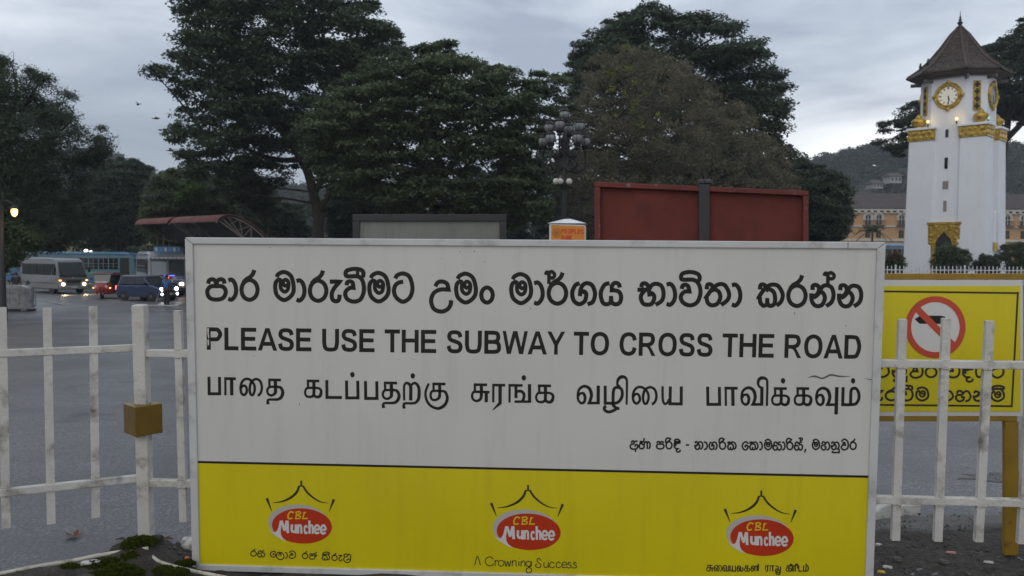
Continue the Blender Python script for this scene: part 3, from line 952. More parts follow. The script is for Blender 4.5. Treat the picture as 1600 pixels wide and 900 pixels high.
lt += line_of(TA, [('tha', 55, 232, 317, 605), ('rra', 340, 235, 597, 610), ('dot', 458, 115, 520, 193), ('ku', 650, 245, 988, 622)], (590, 570), S8, W3)
lt += line_of(TA, [('su', 52, 258, 310, 520), ('ra', 348, 262, 527, 637), ('nga', 573, 265, 888, 530), ('dot', 756, 142, 818, 220), ('ka', 942, 272, 1210, 533)], (730, 570), S8, W3)
lt += line_of(TA, [('va', 53, 278, 380, 552), ('zhi', 425, 140, 768, 670), ('ai', 815, 290, 1182, 560), ('ya', 1230, 298, 1532, 562)], (895, 570), S8, W3)
lt += line_of(TA, [('pa', 115, 303, 330, 568), ('aa', 372, 303, 557, 570), ('vi', 595, 158, 985, 572), ('ka', 1020, 310, 1282, 570), ('dot', 1155, 183, 1217, 262)], (1090, 570), S8, W3)
lt += line_of(TA, [('ka', 445, 310, 703, 570), ('vu', 745, 305, 1065, 690), ('ma', 1103, 310, 1370, 572), ('dot', 1240, 184, 1300, 263)], (1190, 570), S8, W3)
letters(sign, 'tamil_word', SPL, lt, M['ink'], split=18)
S4 = 1600 / 190.0
W4 = 2.65
l4 = line_of(SI, [('a', 75, 150, 185, 305), ('nna', 190, 122, 350, 270), ('pa', 420, 158, 535, 275), ('ra', 545, 122, 640, 275), ('ri_mark', 545, 116, 612, 190), ('di', 650, 125, 750, 312), ('dash', 812, 205, 858, 222),
                  ('na', 925, 160, 1045, 280), ('aa', 1050, 165, 1105, 280), ('ga', 1112, 165, 1232, 282), ('ra', 1248, 125, 1345, 280), ('ri_mark', 1248, 119, 1315, 192), ('ka', 1355, 165, 1482, 282)], (975, 670), S4, W4)
l4 += line_of(SI, [('ke', 35, 170, 120, 282), ('ka', 130, 165, 255, 285), ('aa', 262, 165, 312, 285), ('ma', 325, 130, 435, 285), ('sa', 440, 165, 560, 285), ('aa', 562, 165, 610, 285), ('ra', 618, 128, 715, 285), ('ri_mark', 618, 122, 685, 195), ('sa', 722, 165, 838, 285), ('al', 785, 110, 840, 180), ('comma', 850, 262, 880, 312),
                   ('ma', 955, 130, 1065, 282), ('ha', 1075, 165, 1195, 285), ('na', 1205, 165, 1322, 283), ('paapilla', 1212, 278, 1322, 322), ('va', 1335, 130, 1440, 282), ('ra', 1450, 128, 1548, 282)], (1155, 670), S4, W4)
letters(sign, 'sponsor_word', SPL, l4, M['ink'], split=6)
# scratches in the white film
letters(sign, 'scratch', SPL, [(catmull([(1262, 590), (1273, 588), (1285, 591), (1298, 586), (1312, 588), (1329, 588)], False), (0.4, 3.0, 2.6, 3.0, 2.6, 0.4), False),
                               (catmull([(1350, 591.5), (1360, 593), (1367, 592.5)], False), (0.4, 1.6, 0.5), False)], M['scratch'])

# small marks: peeling film on the first letter, specks and a frame joint
letters(sign, 'peeled_film', SPL, [('poly', [(323.6, 513), (326.6, 512.6), (326.2, 520), (327.2, 527), (325.6, 529), (324.4, 522)]), ('poly', [(324.0, 531), (326.6, 530), (326.8, 538), (325.0, 541), (324.4, 536)]), ('poly', [(329.5, 540), (331, 534), (331.6, 541)])], M['sign_frame'], 0.0009)
for x, y, a, b in ((757, 409, .5, 1.4), (741, 393, 1.1, 1.2), (719, 393.5, .9, .9), (689, 404, .5, 1.2), (422, 387, 1.2, .7), (829, 482, 1.4, .8), (1241, 490, .7, 2.2), (468, 632, .6, 2.2), (1322, 509, 1.6, .6), (397, 556, .8, .8), (1134, 482, .4, 2.0), (560, 470, .6, .6)):
    letters(sign, 'dirt_speck', SPL, [('poly', [(x - a, y - b), (x + a * .6, y - b), (x + a, y + b * .4), (x, y + b)])], M['scratch'], 0.0006)
mb = MB(); mb.prism([SU(.9478, .0005, .0125), SU(.9486, .0005, .0125), SU(.9486, fv, .0125), SU(.9478, fv, .0125)], -SN * .004); mb.build('frame_joint', M['ink'], sign, world=True)
# ---- the three crown logos
LG = {
    'crown': ((185, 75, 878, 690), [("540,75 540,124", 1.5), ("510,128 564,128", 0.9), ("520,126 495,185 435,240 345,278 255,290", (1.6, 2.0, 1.9, 1.2, 0.4)), ("556,126 600,190 670,248 740,283 812,294", (1.5, 1.6, 1.3, 0.9, 0.3)), ("195,246 244,368", (2.2, 0.5)), ("866,256 819,374", (2.2, 0.5))]),
    'red': ((185, 75, 878, 690), ["#" + " ".join("%.1f,%.1f" % (547 + 300 * math.cos(a) * math.cos(.05) - 171 * math.sin(a) * math.sin(.05), 515 + 300 * math.cos(a) * math.sin(.05) + 171 * math.sin(a) * math.cos(.05)) for a in [i * math.pi / 32 for i in range(64)])]),
    'grey': ((185, 75, 878, 690), ["#" + " ".join("%.1f,%.1f" % (515 + 306 * math.cos(a) * math.cos(.06) - 180 * math.sin(a) * math.sin(.06), 487 + 306 * math.cos(a) * math.sin(.06) + 180 * math.sin(a) * math.cos(.06)) for a in [i * math.pi / 32 for i in range(64)])]),
    'white': ((185, 75, 878, 690), ["#212,520 225,548 248,570 272,577 292,568 308,540 318,500 326,462 348,462 340,520 334,560 338,600 356,632 398,663 350,650 300,620 250,585 222,548",
                                  ("344,464 372,560", 2.0), ("372,562 396,464", 2.0), ("400,462 406,583", 2.3), ("446,500 446,555 462,572 480,558", 2.0), ("486,500 488,586", 2.0), ("508,500 509,586", 1.8), ("511,522 526,508 539,522 541,588", 1.7), ("600,530 589,514 577,520 572,548 577,578 589,586 601,570", 1.45),
                                  ("621,462 623,589", 1.9), ("627,522 640,508 653,522 655,590", 1.7), ("674,550 718,545 712,515 692,508 676,530 674,562 692,585 720,576", 1.8), ("737,553 782,548 775,516 755,509 740,532 738,565 754,588 784,578", 1.8)]),
    'yellow': ((185, 75, 878, 690), [("466,386 432,378 408,412 416,443 452,438", 1.3), ("494,376 485,444", 1.0), ("480,382 520,376 532,392 500,410 530,420 524,440 478,444", 1.1), ("572,378 555,443! 604,441", 1.1), ("558,388 590,384", 0.8)]),
}
LBOX = [((380, 740), (212, 65, 862, 660)), ((735, 745), (185, 75, 878, 690)), ((1095, 750), (215, 98, 902, 716))]
for (ox, oy), bx in LBOX:
    box = (ox + bx[0] / 6, oy + bx[1] / 6, ox + bx[2] / 6, oy + bx[3] / 6)
    g0 = letters(sign, 'logo_oval', SPL, glyph(LG, 'red', box, 1), M['logo_red'], 0.0008)
    letters(g0, 'grey_oval', SPL, glyph(LG, 'grey', box, 1), M['logo_grey'], 0.0004)  # larger printed grey oval behind the red one
    letters(g0, 'logo_lettering', SPL, glyph(LG, 'white', box, 1.85), M['logo_white'], 0.0012)
    letters(g0, 'logo_initials', SPL, glyph(LG, 'yellow', box, 1.75), M['logo_yellow'], 0.0012)
    letters(sign, 'logo_crown', SPL, glyph(LG, 'crown', box, 2.0), M['ink_brown'], 0.0006)
WS = 1.75
sl1 = line_of(SI, [('ra', 65, 703, 130, 780), ('sa', 133, 718, 205, 785), ('ke', 250, 728, 308, 785), ('la', 308, 728, 388, 808), ('aa', 392, 735, 420, 798), ('va', 425, 722, 495, 797), ('ra', 548, 726, 612, 802), ('pa', 616, 745, 678, 808), ('tail', 676, 735, 692, 775),
                   ('ka', 735, 750, 815, 816), ('loop', 745, 733, 812, 760), ('ra', 825, 742, 888, 820), ('ruu', 892, 762, 930, 822), ('lla', 935, 750, 1012, 838)], (380, 740), 6.0, WS)
letters(sign, 'slogan_word', SPL, sl1, M['ink_brown'], split=6)
tx = ["40,830 66,745 95,830", "216,772 185,750 150,765 140,797 160,828 195,834 220,815", "232,780 232,836", "232,802 245,784 262,787", "288,784 308,792 315,810 308,828 288,837 268,828 261,810 268,792 z", "322,785 335,838 350,795 365,838 378,785", "392,838 392,785", "392,808 405,787 425,790 429,838", "455,838 455,790", "454,763 458,768",
      "475,840 475,790", "475,810 490,790 508,795 512,840", "545,790 562,800 570,815 562,830 545,840 528,830 520,815 528,800 z", "571,790 571,830 545,850 524,868 530,895 552,900 574,885 570,862 548,850",
      "665,787 645,765 625,777 635,802 660,822 655,847 630,850 609,835 625,815", "690,800 690,840 708,850 728,837 730,800", "730,835 735,851", "786,812 765,798 745,815 745,840 765,853 790,842", "846,812 825,798 806,815 806,840 825,853 850,842", "858,826 906,822 890,800 868,803 857,828 868,850 902,846", "945,812 925,800 918,818 940,832 942,848 920,855 903,845", "995,812 975,800 968,818 990,832 992,848 970,855 953,845"]
letters(sign, 'slogan_word', SPL, [([(735 + x / 6, 745 + y / 6) for x, y in parse(q)[0]], 1.5, parse(q)[1]) for q in tx], M['ink_brown'], split=5)
st3 = line_of(TA, [('su', 50, 795, 118, 858), ('ai', 120, 797, 200, 858), ('va', 203, 797, 268, 858), ('ya', 272, 800, 330, 858), ('lai', 335, 800, 400, 858), ('ka', 405, 800, 460, 858), ('nn', 466, 800, 545, 858), ('dot', 530, 782, 545, 800), ('ra', 603, 800, 640, 868), ('aa', 645, 800, 690, 858), ('ja', 695, 800, 750, 888),
                   ('ka', 795, 800, 852, 858), ('ii', 835, 783, 862, 858), ('aa', 866, 800, 895, 858), ('ii', 885, 783, 912, 830), ('tta', 915, 800, 950, 858), ('ma', 958, 800, 1012, 858), ('dot', 980, 782, 995, 800)], (1095, 750), 6.0, 1.9)
letters(sign, 'slogan_word', SPL, st3, M['ink_brown'], split=6.5)


# ------------------------------------------------------------ foreground fence
def fence_frame(A, B):
    A, B = Vector(A), Vector(B)
    e = (B - A).normalized()
    n = Vector((e.y, -e.x, 0))            # toward the photographer
    up_ = (Vector((0, 0, 1)) * math.cos(LEAN) + n * math.sin(LEAN))
    nn_ = (n * math.cos(LEAN) - Vector((0, 0, 1)) * math.sin(LEAN))
    rot = Matrix((e, -nn_, up_)).transposed()
    return A, e, up_, nn_, rot


FPOST = Vector((-1.905, 4.475, 0))
fence = thing('railing_fence', 'white painted metal bar railing with a gold cube on its corner post', 'fence', FPOST)


def fence_panel(A, B, ss, hb, ht, h1, h2, s0, s1):
    A, e, u, n, rot = fence_frame(A, B)
    for h in (h1, h2):
        mb = MB()
        c = A + e * (s0 + s1) / 2 + u * h + n * 0.0
        mb.box(c, (s1 - s0, 0.038, 0.038), rot)
        mb.build('rail', M['fence_white'], fence, world=True, bevel=0.004)
    for s in ss:
        mb = MB()
        jb, jt = rng.gauss(0, .004), rng.gauss(0, .003)
        c = A + e * s + u * ((hb + jb + ht + jt) / 2)
        tilt = Matrix.Rotation(rng.gauss(0, .005), 3, 'Y')
        mb.box(c, (0.039, 0.028, ht + jt - hb - jb), rot @ tilt)
        for hh_ in (h1, h2):            # weld beads where the bar meets the rail
            for sg in (-1, 1):
                for q_ in range(4):
                    wp = A + e * (s + (q_ - 1.5) * .011 + rng.gauss(0, .002)) + u * (hh_ + sg * (.0195 + rng.uniform(0, .003))) + n * .016
                    mb.lathe([(.001, -.006), (.006 * rng.uniform(.7, 1.2), 0), (.001, .006)], 6, wp)
        mb.build('bar', M['fence_white'], fence, world=True, bevel=0.004)


LEND = FPOST + Vector((-0.62, -0.335, 0)) * 4
# left run: positions measured along the run from the corner post
fence_panel(FPOST, LEND, [0.238, 0.442, 0.636, 0.84, 1.045, 1.25, 1.455, 1.66, 1.865, 2.07, 2.275, 2.48], 0.155, 1.235, 1.015, 0.335, 0.02, 2.62)
RDIR = Vector((3.8, -0.225, 0)).normalized()
REND = FPOST + RDIR * 6
sp = []
k = (3.82 - 0.202) / 17
sp = [0.202 + i * k for i in range(18)] + [4.026, 4.226, 4.432] + [4.64 + .206 * i for i in range(19)]
A, e, u, n, rot = fence_frame(FPOST, REND)
fence_panel(FPOST, REND, sp, 0.115, 1.215, 0.995, 0.315, 0.02, 8.45)
mb = MB()
mb.box(FPOST + u * 0.62, (0.066, 0.060, 1.25), rot)
post = mb.build('corner_post', M['fence_white'], fence, world=True, bevel=0.006)
mb = MB()
mb.box(FPOST + u * 0.655, (0.142, 0.142, 0.155), rot @ Matrix.Rotation(R(50), 3, 'Z'))
mb.build('cube_collar', M['gold_paint'], post, world=True, bevel=0.004)
mb = MB()
mb.box(FPOST + RDIR * 8.5 + u * 0.62, (0.082, 0.082, 1.25), rot)
mb.build('end_post', M['fence_white'], fence, world=True, bevel=0.006)


# ------------------------------------------------------------ yellow no-left-turn sign behind the fence
YN = Vector((math.sin(R(-1.0)), -math.cos(R(-1.0)), 0))
YP0 = P(1490, 540, 4.72)
YPL = on_plane(YP0, YN)
ysg = thing('traffic_sign', 'yellow no left turn sign board on an ochre frame behind the railing', 'traffic sign', Vector((YP0.x, YP0.y, -0.12)))


def yrect(name, x0, y0, x1, y1, o0, o1, m, par=None, bevel=0.0):
    mb = MB()
    mb.prism([YPL(x0, y0, o1), YPL(x1, y0, o1), YPL(x1, y1, o1), YPL(x0, y1, o1)], -YN * (o1 - o0))
    return mb.build(name, m, par or ysg, world=True, bevel=bevel)


yrect('frame_tube', 1318, 427.5, 1603, 437, -0.035, 0.0, M['ochre'], bevel=.003)
yrect('frame_tube', 1318, 650.5, 1590, 658.5, -0.035, -0.001, M['ochre'], bevel=.003)
yrect('sign_post', 1571, 658.9, 1592, 868, -0.0345, -0.0005, M['ochre'], bevel=.003)
yrect('sign_post', 1326, 658.9, 1346, 868, -0.0345, -0.0005, M['ochre'], bevel=.003)
yrect('backing_sheet', 1322, 437.5, 1598, 650, -0.012, 0.0, M['sign_white'])
yb = yrect('yellow_face', 1323, 447, 1594, 643, 0.0005, 0.0025, M['sign_yellow'])
brd = [((1329, 454.5), (1591, 458)), ((1590, 456), (1580.5, 634.5)), ((1582, 634.5), (1329, 632)), ((1330, 633), (1330, 453.5))]
letters(ysg, 'border_line', YPL, [([a, b2], 3.0, False) for a, b2 in brd], M['ink_brown'], 0.0032)
cc = (1461, 511)
disc = [(cc[0] + 42 * math.cos(i * math.pi / 32), cc[1] + 43 * math.sin(i * math.pi / 32)) for i in range(64)]
M['prohib_red'] = mat('prohibition_red', (0.47, 0.055, 0.022), 0.45, var=0.1, vscale=4)
dsc = letters(ysg, 'prohibition_disc', YPL, [('poly', disc)], M['logo_white'], 0.0034)
za = lambda x, y: (1370 + x / 3.461, 420 + y / 3.461)
letters(dsc, 'arrow', YPL, [('poly', [za(*q) for q in ((203, 272), (232, 253), (345, 253), (366, 258), (380, 275), (380, 298), (230, 297))])], M['ink'], 0.0038)
ring = [(cc[0] + 42.5 * math.cos(i * math.pi / 36), cc[1] + 43.6 * math.sin(i * math.pi / 36)) for i in range(72)]
letters(dsc, 'red_ring', YPL, [([(1431, 481), (1492, 543)], 10.5, False), (ring, 9.3, True)], M['prohib_red'], 0.0043, 0.0003)
S7 = 1600 / 225.0
ly = line_of(SI, [('ya', -175, 135, -70, 290), ('tta', -60, 130, 112, 288), ('loop', -20, 96, 112, 145), ('na', 125, 128, 300, 292), ('paapilla', 130, 285, 305, 335), ('va', 322, 118, 480, 292), ('ra', 490, 118, 640, 292), ('vii', 735, 100, 892, 292), ('di', 905, 118, 1040, 338), ('ya', 1050, 130, 1208, 292), ('tta', 1220, 130, 1385, 296)], (1375, 550), S7, 3.4)
NLINE = len(ly)
ly += line_of(SI, [('ha', -215, 410, -60, 545), ('ruu', -50, 420, 35, 545), ('ra', 45, 385, 205, 548), ('vii', 215, 362, 372, 548), ('ma', 385, 382, 548, 550), ('ta', 640, 422, 822, 553), ('ha', 830, 424, 1012, 553), ('na', 1025, 426, 1208, 553), ('ma', 1220, 395, 1388, 555), ('loop', 1235, 370, 1382, 420)], (1375, 550), S7, 3.4)
letters(ysg, 'sinhala_word', YPL, ly[:NLINE], M['ink_brown'], 0.0032, split=10)
letters(ysg, 'sinhala_word', YPL, ly[NLINE:], M['ink_brown'], 0.0032, split=9)

# ------------------------------------------------------------ ground clutter by the fence
def cable(pts, r, n=8):
    mb = MB()
    mb.tube(catmull3(pts), r, n)
    return mb


def catmull3(pts, sub=6):
    pts = [Vector(p) for p in pts]
    out = []
    for i in range(len(pts) - 1):
        p1, p2 = pts[i], pts[i + 1]
        p0 = pts[i - 1] if i else p1 * 2 - p2
        p3 = pts[i + 2] if i + 2 < len(pts) else p2 * 2 - p1
        for j in range(sub):
            t_ = j / sub
            out.append(0.5 * (2 * p1 + (p2 - p0) * t_ + (2 * p0 - 5 * p1 + 4 * p2 - p3) * t_ * t_ + (3 * p1 - p0 - 3 * p2 + p3) * t_ ** 3))
    out.append(pts[-1])
    return out


o = cable([P(-60, 909, 3.95), P(0, 897, 4.06), P(60, 885, 4.15), P(110, 877, 4.22), P(160, 867, 4.29), P(203, 861, 4.33), P(232, 857, 4.36)], 0.0115).build('conduit_pipe', M['pipe'], world=True, smooth_=True)
tag(o, 'pale conduit pipe lying along the road edge left of the mossy post', 'pipe')
o = cable([P(222, 856, 4.38), P(243, 874, 4.33), P(252, 879, 4.31), P(275, 886, 4.27), P(300, 892, 4.24), P(330, 898, 4.20), P(380, 908, 4.18)], 0.010).build('conduit_pipe', M['pipe'], world=True, smooth_=True)
tag(o, 'short pale conduit pipe running from the mossy post under the white board', 'pipe')
mb = MB()
mb.tube(catmull3([P(237, 861, 4.37), P(241, 872, 4.33), P(243, 878, 4.315), P(238, 888, 4.30), P(234, 900, 4.26)]), 0.0035, 6)
mb.tube(catmull3([P(243, 878, 4.315), P(236, 886, 4.29), P(231, 898, 4.25)]), 0.003, 6)
o = mb.build('wire', M['pipe'], world=True, smooth_=True)
tag(o, 'thin white loose wire hanging from the pipe at the foot of the mossy post', 'wire')

# moss: many tiny blades on cushions
def moss_clump(lst, seed, n):
    r = np.random.RandomState(seed)
    V = []
    for (c, rx_, ry_, rz_) in lst:
        k = int(n * rx_ * ry_ / 0.004)
        d = r.normal(size=(k, 3))
        d[:, 2] = np.abs(d[:, 2])
        d /= np.linalg.norm(d, axis=1)[:, None]
        bump = 1 + 0.12 * np.sin(d[:, 0] * 9 + c.x * 40) * np.sin(d[:, 1] * 8)
        p = np.array(c) + d * np.array([rx_, ry_, rz_]) * bump[:, None] * r.uniform(.82, 1.04, (k, 1))
        t1 = np.cross(d, r.normal(size=(k, 3)))
        t1 /= np.linalg.norm(t1, axis=1)[:, None] + 1e-9
        t2 = d * .6 + r.normal(size=(k, 3)) * .5
        a = .0042
        V.append(np.stack([p - t1 * a, p + t2 * a * 1.6, p + t1 * a, p - t2 * a], 1))
    V = np.concatenate(V).reshape(-1, 3)
    return V, np.arange(len(V)).reshape(-1, 4)


pb = FPOST + Vector((0.0, -0.02, 0.0))
core = MB()
rr_ = random.Random(8)
for i in range(16):
    a = i / 16 * 6.283
    core.v.append(pb + Vector((.085 * math.cos(a) + rr_.gauss(0, .006), .085 * math.sin(a), 0.02 + rr_.gauss(0, .01))))
for i in range(16):
    a = i / 16 * 6.283
    core.v.append(pb + Vector((.10 * math.cos(a), .10 * math.sin(a), -0.16)))
core.v.append(pb + Vector((0, 0, 0.035)))
for i in range(16):
    j = (i + 1) % 16
    core.f += [(i, j, 16 + j, 16 + i), (i, 32, j)]
fo = core.build('post_footing', M['soil'], world=True, bevel=.01)
tag(fo, 'dark earthy footing with moss around the base of the corner post', 'footing')
V, F4 = moss_clump([(P(206, 858, 4.36), .055, .05, .055), (P(222, 848, 4.40), .075, .05, .03), (P(203, 872, 4.30), .05, .05, .03)], 3, 5200)
o = raw_mesh('moss_cushion', V, F4, M['moss'], fo)
V, F4 = moss_clump([(P(108, 892, 4.14), .055, .05, .03), (P(150, 888, 4.2), .07, .06, .035), (P(172, 884, 4.22), .05, .05, .035), (P(187, 893, 4.15), .08, .05, .035), (P(212, 897, 4.15), .04, .04, .025), (P(256, 892, 4.2), .05, .04, .02), (P(275, 897, 4.15), .06, .05, .025), (P(290, 882, 4.33), .05, .03, .02), (P(165, 899, 4.1), .08, .04, .02), (P(248, 868, 4.42), .03, .03, .03)], 5, 4600)
o = raw_mesh('moss_patch', V, F4, M['moss'])
o['kind'] = 'stuff'
tag(o, 'bright green moss growing over the soil at the post foot', 'moss')


def scrap(px, py, Yd, wd, hd, dp, m, label, name='litter_scrap', cat='litter', rot=0.0, z=None):
    c = P(px, py, Yd)
    if z is not None:
        c.z = z
    mb = MB()
    pr = random.Random(int(px * 7 + py))
    n = 9
    top, bot = [], []
    for i in range(n):
        a = i / n * 6.283
        q = Vector((wd * math.cos(a) * pr.uniform(.75, 1.1), dp * math.sin(a) * pr.uniform(.75, 1.1), 0))
        q = Matrix.Rotation(rot, 3, 'Z') @ q
        top.append(c + q * .92 + Vector((0, 0, hd * pr.uniform(.7, 1.2))))
        bot.append(c + q - Vector((0, 0, .004)))
    mb.add(top + bot, [tuple(range(n))] + [(i, (i + 1) % n, n + (i + 1) % n, n + i) for i in range(n)])
    return tag(mb.build(name, m, world=True), label, cat)


M['stone'] = mat('stone', (0.10, 0.095, 0.085), 0.9, var=.3, vscale=20)
M['paper'] = mat('paper', (0.50, 0.50, 0.47), 0.6, var=0.1)
M['orange_scrap'] = mat('orange_scrap', (0.5, 0.14, 0.05), 0.6)
M['pink_scrap'] = mat('pink_scrap', (0.5, 0.25, 0.22), 0.6)
M['leaf_brown'] = mat('leaf_brown', (0.12, 0.035, 0.015), 0.7, var=0.3, vscale=10)
scrap(143, 881, 4.2, .052, .016, .03, M['paper'], 'flat white scrap of polystyrene lying on the moss left of the post', rot=.3)
scrap(292, 874, 4.42, .012, .012, .012, M['orange_scrap'], 'small orange scrap of litter on the soil beside the white board')
zs = lambda x, y: (1360 + x / 3.2125, 620 + y / 3.2125)
for (x, y, w_, d_, m_, lb) in ((408, 782, .03, .008, M['pink_scrap'], 'pinkish torn paper strip on dark soil between two bars'), (595, 830, .028, .007, M['paper'], 'pale torn paper strip on soil near the ochre post'),
                               (85, 855, .024, .012, M['paper'], 'pale crumpled litter on soil by the right edge of the white board'), (55, 880, .02, .012, M['logo_yellow'], 'yellowish litter scrap at the lower right corner of the white board'),
                               (40, 742, .02, .012, M['paper'], 'white litter scrap on soil just right of the board frame'), (525, 803, .008, .006, M['pink_scrap'], 'tiny pink crumb of litter on the dark soil'),
                               (372, 830, .03, .02, M['stone'], 'grey stone lying on soil below the second bar'), (135, 818, .03, .015, M['stone'], 'flat grey stone lying on soil below the first bar')):
    q = zs(x, y)
    d_r = ray(*q)
    Yd = (CAMP.z + .115) / -d_r.z * d_r.y
    scrap(q[0], q[1], Yd, w_, .006 if m_ is not M['stone'] else .012, d_, m_, lb, name='stone' if m_ is M['stone'] else 'litter_scrap', cat='stone' if m_ is M['stone'] else 'litter', rot=-.3)
# loose grit on the soil
rg = np.random.RandomState(21)
gv, gf_ = [], []
for k in range(2600):
    x = rg.choice([rg.uniform(-2.9, -1.45), rg.uniform(1.6, 2.9)], p=[.4, .6])
    y = rg.uniform(3.9, 5.5)
    if not inpoly(x, y, outl):
        continue
    r_ = abs(rg.normal()) * .0022 + .0015
    z = bed_z(x, y) + r_ * .3
    o8 = np.array([[sx, sy, sz] for sz in (-1, 1) for sx, sy in ((-1, -1), (1, -1), (1, 1), (-1, 1))]) * r_ * rg.uniform(.5, 1.2, (8, 3))
    a = rg.uniform(0, 6.28)
    rot2 = np.array([[math.cos(a), -math.sin(a), 0], [math.sin(a), math.cos(a), 0], [0, 0, 1]])
    b0_ = len(gv) * 8
    gv.append(o8 @ rot2.T + np.array([x, y, z]))
    gf_ += [[b0_ + i for i in f] for f in ((0, 3, 2, 1), (4, 5, 6, 7), (0, 1, 5, 4), (1, 2, 6, 5), (2, 3, 7, 6), (3, 0, 4, 7))]
M['grit'] = mat('grit', (0.085, 0.078, 0.068), 0.9, var=.6, vscale=9)
o = raw_mesh('grit', np.concatenate(gv), np.array(gf_), M['grit'])
o['kind'] = 'stuff'
tag(o, 'loose dark grit scattered over the soil bed', 'grit')
# dead leaves on the road
lf = P(115, 829, 4.98)
lf.z = ground_z(lf.x, lf.y)
mb = MB()
for a in (0.2, 1.6, 2.9, 4.3, 5.3):
    d_ = Vector((math.cos(a), math.sin(a), 0))
    s_ = Vector((-d_.y, d_.x, 0))
    c = lf + d_ * .028
    mb.add([lf + Vector((0, 0, .008)), c + s_ * .016 + Vector((0, 0, .018)), lf + d_ * .065 + Vector((0, 0, .03)), c - s_ * .016 + Vector((0, 0, .014))], [(0, 1, 2, 3)])
tag(mb.build('dead_leaf', M['leaf_brown'], world=True), 'reddish brown dead leaf lying on the road beyond the railing', 'leaf')
for (px, py, lb, m_) in ((190, 844, 'small dark twig on the road left of the post', M['bark']), (262, 843, 'dark dead leaf on the road right of the corner post', M['leaf_brown'])):
    d_r = ray(px, py)
    s_ = 5.0
    p = CAMP + d_r * s_
    for _ in range(20):
        s_ -= (p.z - ground_z(p.x, p.y) - .006) / d_r.z
        p = CAMP + d_r * s_
    mb = MB()
    mb.tube([p + Vector((-.035, 0, .004)), p + Vector((0, .01, .009)), p + Vector((.035, -.006, .005))], [.003, .008, .002], 6)
    tag(mb.build('twig' if m_ is M['bark'] else 'dead_leaf', m_, world=True), lb, 'twig' if m_ is M['bark'] else 'leaf')
#PART2
# ------------------------------------------------------------ clock tower
TY = 60.0
TX = P(1490.5, 420, TY).x
TZ0 = 0.0
PSI = R(-44.7)
tower = thing('clock_tower', 'white clock tower with gold reliefs, urns and a tiled pointed roof', 'clock tower', (TX, TY, TZ0), PSI)
# local x = along the front face, local -y = the front
zt = lambda y: zat(1497, y, TY) - TZ0
M['roof_tile'] = mat('roof_tile', (0.062, 0.046, 0.037), 0.8, var=0.35, vscale=5, dirt=(0.10, 0.09, 0.08), dscale=9, dlo=0.52, dhi=0.68, bump=1.0, bscale=9)
_m = M['roof_tile'].copy(); M['roof_rows'] = _m; _m.name = 'roof_rows'
_t = _m.node_tree
_b = _t.nodes['Principled BSDF']
_c = nn(_t, 'ShaderNodeTexCoord')
_w = nn(_t, 'ShaderNodeTexBrick')
_mp = nn(_t, 'ShaderNodeCombineXYZ')
_s = nn(_t, 'ShaderNodeSeparateXYZ')
_t.links.new(_c.outputs['Object'], _s.inputs[0])
_t.links.new(math_(_t, 'ADD', _s.outputs['X'], _s.outputs['Y']), _mp.inputs[0])
_t.links.new(_s.outputs['Z'], _mp.inputs[1])
_t.links.new(_mp.outputs[0], _w.inputs['Vector'])
_w.inputs['Scale'].default_value = 2.2
_w.inputs['Mortar Size'].default_value = 0.05
_w.inputs['Color1'].default_value = (.40, .36, .33, 1)
_w.inputs['Color2'].default_value = (1.6, 1.45, 1.35, 1)
_w.inputs['Mortar'].default_value = (.12, .11, .10, 1)
_old = _b.inputs['Base Color'].links[0].from_socket
_t.links.new(mixc(_t, 1.0, _old, _w.outputs['Color'], 'MULTIPLY'), _b.inputs['Base Color'])
M['soffit'] = mat('soffit', (0.12, 0.10, 0.09), 0.8)
M['plaque'] = mat('plaque', (0.25, 0.22, 0.19), 0.8, var=0.3, vscale=8)
AX, AF = 2.13, 1.95
HX = 0.51
CXh, CFh = AX * HX, AF * HX


def octa(ax, af, hx=HX):
    a, b2 = ax * hx, af * hx
    return [(a, -af), (ax, -b2), (ax, b2), (a, af), (-a, af), (-ax, b2), (-ax, -b2), (-a, -af)]


z_base, z_band0, z_band1 = 0.0, zt(222), zt(205)
z_wall = zt(108)
mb = MB()
pl = octa(AX, AF)
mb.prism([(x, y, z_band0 - 1.0) for x, y in pl], (0, 0, z_wall - z_band0 + 1.0))
mb.build('upper_shaft', M['tower_white'], tower)
# core shaft below the urn level, slightly battered, with tall thin slots left as recessed panes
mb = MB()
fb, ft = 1.98, 1.90
vs = []
for z, k in ((z_base, 2.06), (z_band1, 1.93)):
    vs += [(-k * 1.08, -k, z), (k * 1.08, -k, z), (k * 1.08, k, z), (-k * 1.08, k, z)]
mb.add(vs, [(0, 3, 2, 1), (4, 5, 6, 7), (0, 1, 5, 4), (1, 2, 6, 5), (2, 3, 7, 6), (3, 0, 4, 7)])
mb.build('core_shaft', M['tower_white'], tower)
